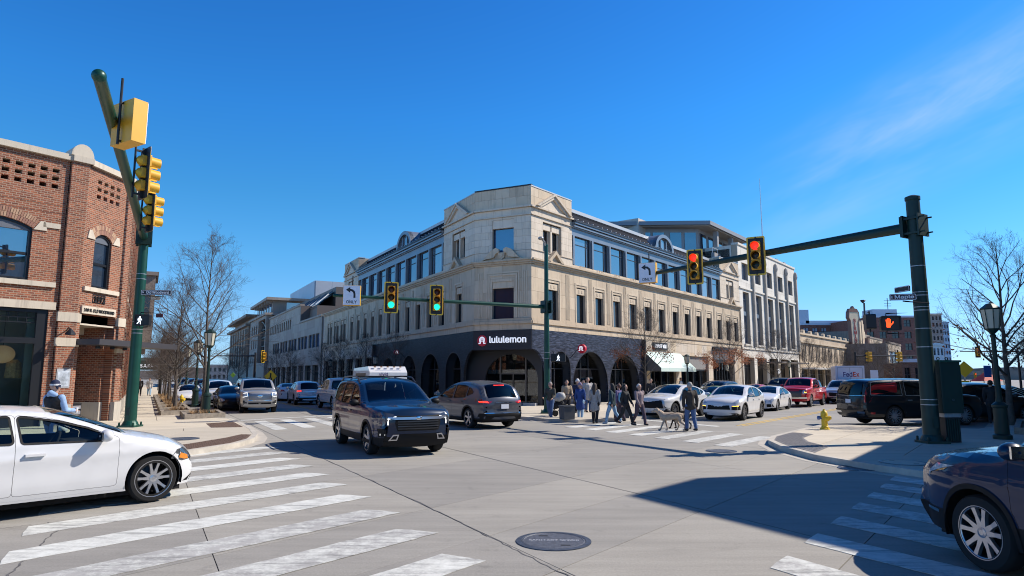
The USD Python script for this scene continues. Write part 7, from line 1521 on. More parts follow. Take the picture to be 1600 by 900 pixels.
MUR = scaled(CROSS, L=4.85, W=1.92, tum=.74, sil=[(2.30,.25),(2.42,.42),(2.43,.62),(2.38,.82),(2.2,.95),(1.7,1.05),(1.2,1.11),(1.0,1.14),(.5,1.46),(.15,1.60),(-.4,1.69),(-1.1,1.67),(-1.75,1.58),(-2.02,1.50),(-2.25,1.18),(-2.33,1.06),(-2.39,.88),(-2.36,.66),(-2.42,.5),(-2.33,.32)],
    win=[[(.86,1.10),(.46,1.38),(.16,1.50),(-.2,1.54),(-.2,1.07)], [(-.3,1.07),(-.3,1.55),(-.9,1.54),(-1.2,1.49),(-1.2,1.12)], [(-1.28,1.16),(-1.28,1.47),(-1.5,1.41),(-1.72,1.28)]], bl=(-1.95, -2.3), blz=1.12, tl=[[(.48,.98),(.60,.90),(.93,.93),(.95,1.06),(.86,1.10),(.78,1.02)]], tlit=[[(.62,.93),(.88,.955),(.88,1.0),(.66,.98)]], rdark=[[(-.9,.34),(.9,.34),(.88,.56),(-.88,.56)]], rchrome=[[(-.35,.925),(.35,.925),(.35,.95),(-.35,.95)], [(-.8,.56),(.8,.56),(.8,.585),(-.8,.585)]], plate=.80, brk3=(-2.02, 1.545), twin=0, spokes=5, spw=.6, rimm=alloy, clad=.38)
az = -33.; Car('grey_suv', 'grey SUV with lit brake lights driving away behind the dark blue SUV', place(ground(735, 669), az, MUR, 'r', 1, 1.1), az, MUR, COL['grey'], scale=1.1)
EQ = scaled(SUV, L=4.65, W=1.86, xf=1.40, xr=-1.32, tint=0, end=(.3, .2), hl=[], sidelamp=[([(1.62,.97),(1.80,.93),(2.02,.86),(2.10,.80),(2.05,.88),(1.9,.97)], lampclear), ([(1.72,.945),(1.88,.905),(1.92,.88),(1.78,.91)], amber)], chromef=[[(-.6,.62),(.6,.62),(.7,.66),(-.7,.66)], [(-.85,.45),(.85,.45),(.85,.48),(-.85,.48)]], twin=1, spokes=5, r=.36, rim=.69, clad=.5, spw=.6)
az = -9; Car('navy_suv', 'dark blue SUV nosing in at the lower right corner in the shade', place(ground(1552, 893), az, EQ, 'f', 1, 1.11), az, EQ, COL['navy'], scale=1.11)
YUK = scaled(BOXSUV, hl=[[(.64,.92),(.92,.86),(.94,1.14),(.66,1.17)]], drl=[[(.66,.93),(.90,.885),(.90,.91),(.68,.955),(.68,1.13),(.9,1.10),(.9,1.125),(.66,1.155)]], grillem=mat('grille_mesh', (.10,.10,.11), .4, .6), chromef=[[(-.62,.70),(.62,.70),(.64,.73),(-.64,.73)], [(-.62,1.12),(.62,1.12),(.60,1.15),(-.60,1.15)], [(-.64,.72),(-.60,.72),(-.58,1.13),(-.62,1.13)], [(.64,.72),(.60,.72),(.58,1.13),(.62,1.13)]], slats=[(.74,1.1,.57,6)], slatm=alloy, fog=[[(.66,.55),(.86,.55),(.86,.64),(.70,.64)]], fogm=alloydark, grille2=[[(-.60,.50),(.60,.50),(.62,.60),(-.62,.60)]], plate=None, badge=[(0, .93, .15, 1)])
az = 180 + AZM - 0; az = 154.; Car('silver_suv', 'champagne silver SUV waiting behind the far left crosswalk', place(ground(377, 645), az, YUK, 'f', -1), az, YUK, COL['silver'])
LYR = scaled(CROSS, L=5.0, W=1.98, xf=1.55, xr=-1.54, r=.385, clad=.36, sil=[(2.32,.25),(2.45,.42),(2.48,.68),(2.42,.92),(2.26,1.0),(1.7,1.07),(1.3,1.12),(1.15,1.15),(.5,1.46),(.1,1.58),(-.5,1.62),(-1.2,1.56),(-1.8,1.40),(-2.2,1.18),(-2.42,1.1),(-2.46,.9),(-2.45,.5),(-2.35,.3)], win=[[(.92,1.12),(.5,1.38),(.12,1.49),(-.3,1.52),(-.3,1.09)], [(-.4,1.09),(-.4,1.52),(-.95,1.5),(-1.3,1.42),(-1.3,1.12)], [(-1.38,1.14),(-1.38,1.39),(-1.75,1.26)]], bl=(-1.55, -2.25), blz=1.13, ws=(1.1, .15), grille=[[(-.86,.52),(.86,.52),(.66,.90),(-.66,.90)]], grille2=[[(-.8,.3),(.8,.3),(.85,.42),(-.85,.42)]], dark=[], chromef=[], hl=[[(.72,.6),(.80,.6),(.92,.50),(.93,.46),(.86,.46)]], hlm=alloy, skid=[[(.70,.86),(.76,.86),(.80,.58),(.76,.58)], [(-.70,.86),(-.76,.86),(-.80,.58),(-.76,.58)]], mirm=trim, rimm=mat('alloy_mid', (.2,.2,.21), .3, .8), badge=[(0, .84, .05, 1)])
az = 180 + AZW + 3; Car('white_crossover', 'white crossover with black grille parked behind the walking man', place(ground(1053, 654), az, LYR, 'f', 1), az, LYR, COL['pearl'])
MAC = scaled(CROSS, L=4.73, W=1.93, xf=1.42, xr=-1.39, r=.375, sil=[(2.22,.25),(2.33,.42),(2.35,.6),(2.28,.8),(2.1,.93),(1.7,1.03),(1.25,1.10),(1.05,1.14),(.5,1.45),(.15,1.56),(-.4,1.625),(-1.0,1.58),(-1.6,1.44),(-2.0,1.2),(-2.2,1.08),(-2.32,.95),(-2.34,.6),(-2.25,.3)], win=[[(.86,1.1),(.46,1.37),(.14,1.48),(-.2,1.52),(-.2,1.07)], [(-.3,1.07),(-.3,1.52),(-.85,1.48),(-1.15,1.4),(-1.15,1.12)], [(-1.23,1.14),(-1.23,1.36),(-1.6,1.2)]], bl=(-1.45, -2.02), blz=1.12, hl=[[(.58,.82),(.78,.78),(.88,.84),(.85,.97),(.66,.98),(.57,.9)]], grille=[[(-.55,.52),(.55,.52),(.50,.72),(-.50,.72)]], grille2=[[(-.85,.3),(.85,.3),(.8,.36),(-.8,.36)]], dark=[[(-.90,.5),(-.6,.52),(-.6,.68),(-.9,.70)], [(.90,.5),(.6,.52),(.6,.68),(.9,.70)]], turn=[[(.62,.655),(.86,.67),(.86,.70),(.62,.69)]], clad=.3, rimm=mat('alloy_mid', (.2,.2,.21), .3, .8))
az = 180 + AZW - 2; Car('white_suv', 'white SUV with lit amber light waiting right of the walking man', place(ground(1161, 657), az, MAC, 'f', 1), az, MAC, COL['white'])
AUD = scaled(SEDAN, L=4.9, W=1.88, grille=[[(-.42,.33),(.42,.33),(.46,.66),(-.46,.66)]], grille2=[[(-.85,.25),(-.5,.25),(-.5,.42),(-.8,.42)], [(.85,.25),(.5,.25),(.5,.42),(.8,.42)]], hlm=lampclear)
az = 180 + AZW - 2; Car('white_sedan', 'white sedan waiting between the white SUV and the red pickup', place(ground(1213, 642), az, AUD, 'f', 1), az, AUD, COL['white'])
F15 = scaled(PICK, slats=[(.72,1.1,.6,3)], turn=[[(.78,.96),(.90,.95),(.90,1.02),(.78,1.03)]], grillem=alloydark)
az = 180 + AZW - 1; Car('red_pickup', 'red pickup truck on the right street in front of the delivery truck', place(ground(1266, 636), az, F15, 'f', 1), az, F15, COL['red'])
ESC = scaled(BOXSUV, L=5.77, W=2.06, xf=1.90, xr=-1.50, r=.42, rim=.74, spokes=8, twin=1, spw=.35, sil=[(2.68,.36),(2.84,.45),(2.88,.75),(2.86,1.08),(2.74,1.22),(2.2,1.28),(1.7,1.31),(1.45,1.34),(1.05,1.66),(.75,1.84),(.3,1.92),(-.8,1.94),(-2.0,1.92),(-2.6,1.87),(-2.72,1.6),(-2.80,1.25),(-2.85,.9),(-2.86,.55),(-2.7,.38)], win=[[(1.3,1.3),(.96,1.6),(.72,1.78),(.25,1.81),(.25,1.27)], [(.13,1.27),(.13,1.82),(-.92,1.83),(-.92,1.27)], [(-1.1,1.27),(-1.1,1.83),(-2.45,1.8),(-2.55,1.3)]], doors=[(.19, 1.4), (-1.0, .185)], ws=(1.42, .75), bl=(-2.62, -2.81), blz=1.3, tl=[[(.86,1.0),(.97,.95),(.97,1.75),(.90,1.8)]], rails=None, plate=1.02, rchrome=[[(-.9,.52),(-.5,.52),(-.5,.6),(-.9,.6)], [(.9,.52),(.5,.52),(.5,.6),(.9,.6)], [(-.95,1.245),(.95,1.245),(.95,1.265),(-.95,1.265)]], sidelamp=[([(-2.62,.50),(-2.42,.50),(-2.42,.58),(-2.62,.58)], redlens)])
az = 80.; Car('black_suv', 'long black SUV angle-parked behind the right signal pole', place(ground(1397, 666), az, ESC, 'r', -1), az, ESC, COL['black'])
# white pickup and the cars seen from behind on the left street
az = AZM; GMC = scaled(PICK, chrome=1)
Car('white_pickup', 'white pickup truck driving away left of the dark blue SUV', place(ground(521, 641), az, GMC, 'r', 1), az, GMC, COL['pearl'])
X6 = scaled(MUR, tl=[[(.5,.98),(.92,.94),(.94,1.06),(.55,1.06)]], tlit=[[(.55,.99),(.86,.965),(.86,1.02),(.58,1.03)]], brk3=None)
az = AZM + 2; Car('white_suv', 'white SUV seen from behind with one red tail light left of the white pickup', P(47, 11.4), az, X6, COL['white'])
Car('white_sedan', 'white coupe-like sedan seen from behind left of the white SUV with red light', P(55, 11.6), AZM + 3, scaled(SEDAN, tl=[[(.4,.80),(.82,.80),(.84,.95),(.5,.95)]]), COL['white'])
Car('dark_suv_rear', 'dark SUV seen from behind between the silver SUV and the white cars', P(63, 9.2), AZM, BOXSUV, COL['dgrey'])
# oncoming and parked on the left street, between silver SUV and trees
Car('dark_sedan', 'black sedan mostly hidden behind the silver SUV', P(43.5, 5.2), 180 + AZM, scaled(SEDAN, hlm=lampclear), COL['black'])
LEX = scaled(CROSS, grille=[[(-.3,.35),(.3,.35),(.45,.9),(-.45,.9)]], clad=.36)
Car('white_crossover_left', 'white crossover facing us left of the silver SUV', P(49.5, 5.0), 180 + AZM + 2, LEX, COL['pearl'])
base_suv = Car('parked_suv', 'dark blue SUV queued behind the white crossover at left', P(56.5, 5.3), 180 + AZM, SUV, COL['navy'])
base_dg = Car('parked_car', 'dark grey car queued fourth in line on the left street', P(63, 5.3), 180 + AZM, SEDAN, COL['dgrey'])
Car('white_parked_car', 'white car parked by the left trees behind the lamp post', P(46.5, 2.9) if False else P(52, 3.0), 180 + AZM, scaled(SEDAN, hlm=lampclear), COL['white'])
lbs = ['distant dark blue SUV in the left queue behind the grey car', 'distant dark blue SUV further down the left queue', 'distant dark blue SUV near the end of the left queue', 'furthest dark blue SUV on the left street']
for k, m_ in enumerate((70, 84, 98, 112)): copy(base_suv.t, (*P(m_, 5.4 + .2*(k % 2)), .008), heading(180 + AZM), lbs[k])
lbs = ['distant dark grey car in the left queue', 'distant dark grey car down the left queue near its end', 'distant dark grey car driving away on the left street', 'dark grey car parked in the shade under the far arches', 'dark grey car parked in shade past the ribbon-window building']
for k, (m_, w_, rv) in enumerate(((77, 5.3, 180), (91, 5.4, 180), (80, 11.6, 0), (57, 16.6, 0), (70, 16.6, 0))): copy(base_dg.t, (*P(m_, w_), .008), heading(rv + AZM), lbs[k])
# right street: cars parked beyond the white ones, and on the right
Car('green_car', 'bright green car half hidden between the two white SUVs', P(17.0, 33.5), 180 + AZW, SEDAN, COL['green'])
Car('navy_parked_car', 'dark blue car behind the white crossover on the right street', P(18.2, 36.5), 180 + AZW, CROSS, COL['navy'])
Car('dark_red_car', 'dark red car far behind the green car', P(18.2, 44), 180 + AZW, SEDAN, COL['red'])
Car('black_parked_suv', 'black SUV parked behind the white SUV in front of the iron doorway', P(18.0, 51), 180 + AZW, BOXSUV, COL['black'])
Car('dark_parked_car', 'dark car with light roof line parked left of the red pickup', P(18.2, 59), 180 + AZW, scaled(SUV), COL['dgrey'])
Car('navy_van', 'dark blue SUV following the red pickup', P(13.4, 57.5), 180 + AZW - 3, BOXSUV, COL['navy'])
Car('small_white_car', 'silver crossover in front of the delivery truck', P(12.8, 51.5), 180 + AZW - 4, CROSS, COL['lsilver'])
Car('silver_parked_car', 'silver car angle-parked right of the green cabinet', P(1.6, 41.5), 78, scaled(SEDAN), COL['lsilver'])
Car('second_black_car', 'black car angle-parked between the black SUV and the silver car', P(2.2, 37.6), 80, SUV, COL['black'])
bp_ = Car('angled_car', 'dark car angle-parked third from the black SUV', P(1.6, 45.5), 78, SEDAN, COL['dgrey'])
for k, b_ in enumerate((50, 55)): copy(bp_.t, (*P(1.6, b_), .008), heading(78), ['dark car angle-parked fourth from the black SUV', 'dark car angle-parked furthest down the right side'][k])
# delivery truck
fx = thing('delivery_truck', 'white delivery box truck with purple and red lettering behind the red pickup', 'truck', (*(P(11.9, 57.3) + np.array([-1.6, 0])), 0), heading(AZW - 16))
UsdGeom.Xformable(fx.prim).AddScaleOp().Set(Gf.Vec3f(.9, .9, .86))
whitep = mat('truck_white', (.66,.64,.68), .5, var=.05, scale=1); tw_ = MB().prism(rrect(-1.15, 1.15, .95, 3.35, .05), -3.2, 2.6, 'yz')
put(fx, 'box_body', tw_, whitep)
T_ = Frame((-3.2, 0), (0, -1.), (-1., 0))
put(fx, 'rear_shutter', MB(T_).prism(rrect(-1.0, 1.0, 1.05, 3.2, .03).difference(rrect(-.97, .97, 1.08, 3.17, .03)), .002, .03).box(-.012, .012, .002, .02, 1.08, 3.17), mat('truck_line', (.3,.3,.32), .5))
fpur = mat('letter_purple', (.06,.03,.16), .5); fred = mat('letter_red', (.62,.04,.02), .5)
for fr_, s0, w_ in ((T_, -.58, 1.3), (Frame((-1.2, -1.15), (1., 0), (0, -1.)), 0, 2.4)):
    put(fx, 'lettering', text(MB(fr_), 'Fed', .42 if fr_ is T_ else .8, lambda v: np.column_stack([s0 + v[:, 0], .004 + v[:, 2], 2.35 + v[:, 1]]), .012, True, w_*.58), fpur)
    put(fx, 'lettering_red', text(MB(fr_), 'Ex', .42 if fr_ is T_ else .8, lambda v: np.column_stack([s0 + w_*.6 + v[:, 0], .004 + v[:, 2], 2.35 + v[:, 1]]), .012, True, w_*.4), fred)
put(fx, 'cab', MB().prism(Polygon([(2.62, .6), (5.0, .6), (5.05, 1.4), (4.2, 1.6), (3.7, 2.4), (2.62, 2.45)]), -1.0, 1.0, 'xz') if False else MB(Frame((0, -1.0), (1., 0), (0, 1.))).prism(Polygon([(2.62, .6), (5.0, .6), (5.05, 1.4), (4.2, 1.6), (3.7, 2.4), (2.62, 2.45)]), 0, 2.0), whitep)
put(fx, 'cab_window', MB().box(2.9, 3.7, -1.02, -1.005, 1.5, 2.2), darkglass); put(fx, 'chassis', MB().box(-3.1, 4.5, -.9, .9, .55, .94), trim); put(fx, 'rear_bumper', MB().box(-3.35, -3.2, -1.0, 1.0, .5, .65), trim)
for x in (-2.0, 3.8):
    for q in (-1, 1): wn = put(fx, 'wheel', MB().lathe([(.25, -.13), (.42, -.13), (.45, -.08), (.45, .08), (.42, .13), (.25, .13)], 24, (x, q*.95, .45), 'y'), tyrem, smooth=40); put(wn, 'rim', MB().lathe([(.27, -.1), (.27, .1), (.001, .05), (.001, -.05)][::-1], 18, (x, q*.95, .45), 'y'), whitep)
for q in (-1, 1): put(fx, 'tail_light', MB().box(-3.23, -3.205, q*1.0-.06, q*1.0+.06, .98, 1.15), redlens)
put(fx, 'mirror', MB().box(3.6, 3.7, -1.35, -1.15, 1.5, 1.95), trim)
# white motorhome behind the blue SUV
rv = thing('motorhome', 'white high-roofed motorhome showing above the dark blue SUV', 'motorhome', (*P(33.5, 13.2), 0), heading(AZM + 6))
put(rv, 'body', MB(Frame((0, -1.05), (1., 0), (0, 1.))).prism(rpoly([(-3.0, .5), (3.0, .5), (3.0, 1.6), (2.2, 2.55), (-2.4, 2.62), (-2.95, 2.3)], .1), 0, 2.1), paint('paint_white', (.60,.60,.60)), smooth=30)
T_ = Frame((-2.8, 0), (0, -1.), (-1., 0)); put(rv, 'rear_window', MB().raw([(-2.97, -.75, 1.75), (-2.97, .75, 1.75), (-2.80, .72, 2.42), (-2.80, -.72, 2.42)], [[3,2,1,0]]), mat('rv_panel', (.55,.57,.62), .3))
put(rv, 'lettering', text(MB(Frame((-3.02, 0), (0, -1.), (-1., 0))), 'vivid', .16, lambda v: np.column_stack([-.1 + v[:, 0]*1 - .45, .0 + v[:, 2], 2.1 + v[:, 1]]), .01, True, .5), fpur)
for k in range(5): put(rv, 'clearance_light', MB().box(-2.72, -2.6, -.72 + .36*k - .05, -.72 + .36*k + .05, 2.56, 2.64), mat('clearance_amber', (.25,.12,.05), .4))
for q in (-1, 1):
    put(rv, 'stripe', MB().box(-2.7, 2.2, q*1.052 - .002, q*1.052 + .002, 1.5, 1.62), mat('rv_stripe', (.35,.3,.26), .5)); put(rv, 'side_window', MB().box(-1.8, 1.5, q*1.053 - .002, q*1.053 + .002, 1.75, 2.25), darkglass); put(rv, 'tail_light', MB().box(-3.02, -2.98, q*.85-.08, q*.85+.08, .9, 1.2), redlens)
    for x in (-1.8, 1.9): put(rv, 'wheel', MB().lathe([(.001, -.12), (.36, -.12), (.38, -.06), (.38, .06), (.36, .12), (.001, .12)], 24, (x, q*.92, .38), 'y'), tyrem, smooth=40)
# ================================================================ people and dogs
skinm = mat('skin', (.42,.24,.17), .6); hairm = {n: mat('hair_' + n, c, .75, var=.3, scale=30) for n, c in (('brown', (.045,.028,.018)), ('grey', (.26,.25,.24)), ('dark', (.012,.010,.009)), ('auburn', (.12,.05,.03)), ('white', (.45,.44,.43)))}
def chain(spheres, fine=.03, sm=6):
    """Hulls of successive balls, welded and smoothed: lists of (point, radius) paths."""
    tot = None
    for path in spheres:
        for (p, r), (q, s_) in zip(path, path[1:]):
            a = manifold3d.Manifold.sphere(r, 12).translate(tuple(map(float, p))); b = manifold3d.Manifold.sphere(s_, 12).translate(tuple(map(float, q)))
            h = manifold3d.Manifold.batch_hull([a, b]); tot = h if tot is None else tot + h
    tot = tot.refine_to_length(fine); v, f, _ = meshkit.arrays(tot); tm = trimesh.Trimesh(v, f, process=True)
    if sm: trimesh.smoothing.filter_taubin(tm, iterations=sm)
    return tm
def cloth(n, c, v=.15): return mat('wear_' + n, c, .85, var=v, scale=14, bump=.3, bscale=50)
def person(label, loc, az, H=1.72, stride=.0, arms=((-5, 10), (5, 10)), top=None, coat=0., legs=None, shoes=None, hair='brown', hairlen=0., hat=None, group=None, lean=0., extra=None, fem=False, bag=None, vest=None):
    """Faces +x before turning. arms: (swing, elbow bend) in degrees for left and right; coat: how far it hangs below the hip."""
    t = thing('person', label, 'person', loc, heading(az), group); k = H/1.72
    V = lambda x, y, z: np.array([x, y, z])*k
    hip, kn, an = .90, .49, .085; J = {}
    sw = stride*.5
    for q, s in ((1, 1), (-1, -1)):
        f = s*stride; J['hip', q] = V(0, q*.095, hip)
        J['kn', q] = V(.42*math.sin(f) + .03, q*.10, hip - .41*math.cos(f)); bend = f - (.12 + .55*max(0, -f)*1.0 if stride else .04)
        J['an', q] = J['kn', q] + V(.40*math.sin(bend), 0, -.40*math.cos(bend)); low = J['an', q][2]
    drop = min(J['an', 1][2], J['an', -1][2]) - an*k
    for key in J: J[key] = J[key] - np.array([0, 0, drop])
    hz = J['hip', 1][2]
    L_ = math.radians(lean); up = lambda z, x=0., y=0.: np.array([(x + math.sin(L_)*z)*k, y*k, hz + z*k])
    sho = .19 if not fem else .165
    for q, (sw_, el) in ((1, arms[0]), (-1, arms[1])):
        a = math.radians(sw_); s0 = up(.50, 0, q*sho); e = s0 + np.array([.28*math.sin(a), q*.05, -.28*math.cos(a)])*k; b = a + math.radians(el); w_ = e + np.array([.245*math.sin(b), -q*.02, -.245*math.cos(b)])*k
        J['sh', q], J['el', q], J['wr', q] = s0, e, w_; J['dir', q] = (w_ - e)/np.linalg.norm(w_ - e)
    nk, hd = up(.56, .0), up(.73, .025)
    torso = [[(up(.02), .125*k), (up(.20), .118*k), (up(.40), .13*k)], [(up(.44, 0, sho*.62), .085*k), (up(.44, 0, -sho*.62), .085*k)], [(up(.02, 0, .06), .11*k), (up(.02, 0, -.06), .11*k)], [(up(.40, 0, .07), .11*k), (up(.40, 0, -.07), .11*k)], [(up(.48), .07*k), (nk, .055*k), (up(.66, .01), .058*k)]]
    head = [[(up(.70, .02), .078*k), (up(.76, .0), .092*k), (up(.74, -.02), .09*k)], [(up(.70, .02), .078*k), (up(.655, .055), .045*k)], [(up(.715, .085), .018*k), (up(.69, .118), .013*k)], [(up(.72, .0, .09), .018*k), (up(.69, .0, .088), .012*k)], [(up(.72, .0, -.09), .018*k), (up(.69, .0, -.088), .012*k)]]
    body = torso + head
    for q in (1, -1):
        body += [[(J['hip', q], .095*k), (J['kn', q], .055*k), (J['an', q], .04*k)], [(J['an', q], .042*k), (J['an', q] + V(.13, 0, -.045), .035*k)], [(J['sh', q], .058*k), (J['el', q], .042*k), (J['wr', q], .028*k)]]
        d = J['dir', q]; w_ = J['wr', q]; c = w_ + d*.07*k; sd = np.cross(d, [1, 0, 0]); sd = np.array([1., 0, 0]) if np.linalg.norm(sd) < .3 else np.array([1., 0, 0]) - d*d[0]; sd = sd/np.linalg.norm(sd)
        body += [[(w_, .026*k), (c, .030*k)]]
        for j, l in enumerate((.075, .085, .08, .06)):
            o = (j - 1.5)*.019; b0 = c + sd*o*k; b1 = b0 + (d*l*.6 - np.array([0, q*.006, 0]))*k; body += [[(b0, .0095*k), (b1, .0085*k), (b1 + (d*.4*l + np.array([0, -q*.02, 0]))*k, .0075*k)]]
        body += [[(w_ + d*.03*k + sd*.022*k, .011*k), (c + sd*.045*k, .010*k), (c + sd*.05*k + d*.03*k, .008*k)]]
    put(t, 'body', MB().add(chain(body, .03, 3)), skinm, smooth=60)
    fc = MB()
    for q in (1, -1): fc.add(trimesh.creation.icosphere(1, .011*k), TR(*up(.715, .088, q*.032)))
    put(t, 'eyes', fc, hairm['dark']); put(t, 'mouth', MB().add(trimesh.creation.icosphere(1, 1), TR(*up(.66, .094), s=(.006*k, .022*k, .005*k))), mat('lips', (.3,.1,.09), .6))
    g_ = .016*k; tr = []
    for q in (1, -1): tr += [[(J['hip', q], .10*k + g_), (J['kn', q], .062*k + g_), (J['an', q] + V(0, 0, .03), .052*k + g_*.6)]]
    tr += [[(up(.0, 0, .05), .115*k + g_), (up(.0, 0, -.05), .115*k + g_)], [(up(.0), .12*k), (up(.10), .12*k)]]
    put(t, 'trousers', MB().add(chain(tr, .035, 4)), legs, smooth=60)
    for q in (1, -1): put(t, 'shoe', MB().add(chain([[(J['an', q] + V(-.03, 0, -.03), .05*k), (J['an', q] + V(.06, 0, -.035), .048*k), (J['an', q] + V(.15, 0, -.05), .035*k)]], .03, 2)), shoes or cloth('shoe_dark', (.02,.02,.022)), smooth=60)
    g_ = .028*k if coat else .02*k
    jt = [[(p_[0], p_[1] + g_) for p_ in path] for path in torso[:4]] + [[(up(.47), .08*k), (up(.54), .068*k)]]
    if coat: jt += [[(up(.0, 0, q*.06), .13*k), (up(-coat, .0 + q*.0 + .02*math.sin(stride)*q, q*.075), .14*k)] for q in (1, -1)]
    for q in (1, -1): jt += [[(J['sh', q], .066*k + g_*.5), (J['el', q], .054*k + g_*.4), (J['wr', q] - J['dir', q]*.01*k, .042*k + g_*.2)]]
    jm = chain(jt, .035, 4); put(t, 'jacket', MB().add(jm), top, smooth=60)
    if vest: put(t, 'vest', MB().add(chain([[(p_[0], p_[1] + .034*k) for p_ in path] for path in torso[:4]], .035, 4)), vest, smooth=60)
    hm_ = hairm[hair]
    if hat is None or hairlen: 
        hr = [[(up(.765, -.012), .098*k), (up(.74, -.035), .094*k)]]
        if hairlen: hr += [[(up(.74, -.04), .088*k), (up(.60, -.07), .085*k), (up(.60 - hairlen, -.10), .07*k)], [(up(.72, -.01, .06), .05*k), (up(.58, -.02, .07), .05*k)], [(up(.72, -.01, -.06), .05*k), (up(.58, -.02, -.07), .05*k)]]
        put(t, 'hair', MB().add(chain(hr, .03, 3)), hm_, smooth=60)
    if hat is not None:
        put(t, 'hat', MB().add(chain([[(up(.785, -.005), .105*k), (up(.82, -.01), .085*k)], [(up(.755, .0, .03), .085*k), (up(.755, 0, -.03), .085*k)]], .03, 3)), hat, smooth=60)
    if bag is not None: put(t, 'rucksack', MB().add(chain([[(up(.18, -.2), .12*k), (up(.40, -.2), .11*k)], [(up(.2, -.18, .06), .11*k), (up(.2, -.18, -.06), .11*k)]], .04, 4)), bag, smooth=60)
    if extra: extra(t, J, up, k)
    return t
jean = cloth('jeans', (.055,.10,.21)); jeanl = cloth('jeans_pale', (.24,.38,.52)); blk = cloth('black', (.012,.012,.014)); nvy = cloth('navy', (.012,.018,.05)); olive = cloth('olive', (.055,.05,.038)); gry = cloth('grey_coat', (.30,.28,.265)); royal = cloth('royal_coat', (.02,.055,.20)); mauve = cloth('mauve', (.22,.17,.18)); tan_ = cloth('tan', (.32,.24,.16)); brownj = cloth('brown_leather', (.028,.022,.018)); lilac = cloth('lilac', (.2,.16,.24)); plum = cloth('plum', (.06,.04,.06))
S = lambda x, y: (*ground(x, y, .008), .008)
W3 = lambda x, y: (*ground(x, y, .14), .14)
person('man in olive jacket and blue jeans standing left of the dark bin', S(860, 656), 205, 1.78, .22, ((8, 55), (10, 60)), olive, 0, jean, hair='grey')
person('woman in long royal blue coat with knitted hat and jeans', S(907, 656), 20, 1.72, .1, ((-5, 15), (5, 15)), royal, .32, jeanl, hat=lilac, fem=True)
person('woman with long brown hair in grey coat and black leggings', S(930, 662), 20, 1.75, .18, ((5, 30), (-5, 20)), gry, .26, blk, hair='brown', hairlen=.22, fem=True)
person('person in dark teal jacket and pale jeans crossing', S(957, 662), -60, 1.76, .32, ((-15, 15), (18, 15)), cloth('teal_dark', (.012,.035,.045)), .05, jeanl, cloth('shoe_white', (.6,.6,.6)), hair='dark', hairlen=.12, fem=True)
person('person in violet top with rucksack beside the pale jeans', S(968, 659), -40, 1.7, .2, ((-10, 15), (10, 15)), cloth('violet', (.10,.08,.18)), .0, plum, hair='auburn', bag=nvy)
person('woman with long dark hair in black jacket and a light blue bag', S(978, 664), 130, 1.74, .35, ((15, 20), (-15, 20)), blk, .0, blk, hair='dark', hairlen=.25, fem=True, bag=cloth('sky_bag', (.2,.42,.52)))
person('grey-haired person in mauve jacket and dark trousers', S(1000, 664), 150, 1.74, .3, ((-18, 15), (18, 15)), mauve, .0, plum, hair='white')
def leash(t, J, up, k):
    w_ = J['wr', 1]; put(t, 'leash', MB().tube([w_, w_*[.6, 1.6, 1] - [0, 0, .18], np.array([.1, .95, .62])], .008, 5), blk)
man = person('man in brown jacket and jeans walking two dogs across', S(1080, 674), -12, 1.83, .16, ((6, 8), (-10, 10)), brownj, .04, jean, hair='grey', extra=leash)
def cup(t, J, up, k): c = J['wr', -1] + J['dir', -1]*.08; put(t, 'paper_cup', MB().lathe([(.028, -.05), (.04, .07), (.042, .08), (.001, .085)], 12, tuple(c)), cm[1])
hood = cloth('hoodie_blue', (.24,.36,.55))
def hoody(t, J, up, k): cup(t, J, up, k); put(t, 'hood', MB().add(chain([[(up(.56, -.06, .08), .06), (up(.60, -.1), .075), (up(.56, -.06, -.08), .06)]], .03, 4)), hood, smooth=60); put(t, 'hat_stripe', MB().lathe([(.118, up(.765)[2]), (.118, up(.80)[2])], 20, (-.01, 0, 0)), cm[1])
person('person in striped knitted hat, pale blue hoodie and dark vest with a cup', (*at(78, 700, 16.5)[:2], .008), 12, 1.93, .2, ((5, 20), (15, 70)), hood, 0, jean, hat=nvy, vest=blk, extra=hoody)
# the small crowd waiting in front of the black shop
person('person in tan jacket standing behind the pushchair', W3(886, 648), 170, 1.72, .0, ((10, 60), (10, 60)), tan_, .05, blk, hair='brown')
person('person in white knitted hat standing behind the blue coat', W3(903, 645), 190, 1.74, .0, ((5, 10), (5, 10)), nvy, .1, blk, hat=cm[1])
person('tall person in pale coat standing in front of the red panel', W3(919, 644), 165, 1.85, .0, ((5, 30), (5, 10)), cloth('pale_coat', (.42,.40,.38)), .2, jean, hair='brown')
person('person in dark jacket standing near the bin behind the grey coat', W3(912, 643), 200, 1.7, .0, ((5, 10), (5, 10)), olive, 0, blk, hair='dark')
person('person in dark clothes standing near the pale awning lamp', W3(1018, 637), 190, 1.76, .1, ((5, 10), (5, 10)), blk, .1, blk, hair='dark')
person('person in white shirt in front of the awning shop window', (*FR_.pt(21.2, .8), .14), 120, 1.76, .0, ((5, 10), (5, 10)), cm[1], 0, nvy, hair='dark')
person('dark-clothed person at the driver side of the angle-parked cars', (*ground(1553, 662, .14), .14), 30, 1.75, .1, ((5, 10), (5, 10)), blk, .1, blk, hair='dark')
person('distant person in black on the far left pavement', (*P(75, -.5), .14), 150, 1.75, .2, ((5, 10), (5, 10)), blk, .1, blk, hair='dark')
person('distant person in pale clothes on the far left pavement', (*P(74, .4), .14), 150, 1.72, .2, ((5, 10), (5, 10)), cloth('pale_coat', (.42,.40,.38)), .1, jeanl, hair='brown')
pc = thing('pushchair', 'pushchair with pale hood in front of the tan-jacketed person', 'pushchair', (*ground(876, 650, .14), .14), 200)
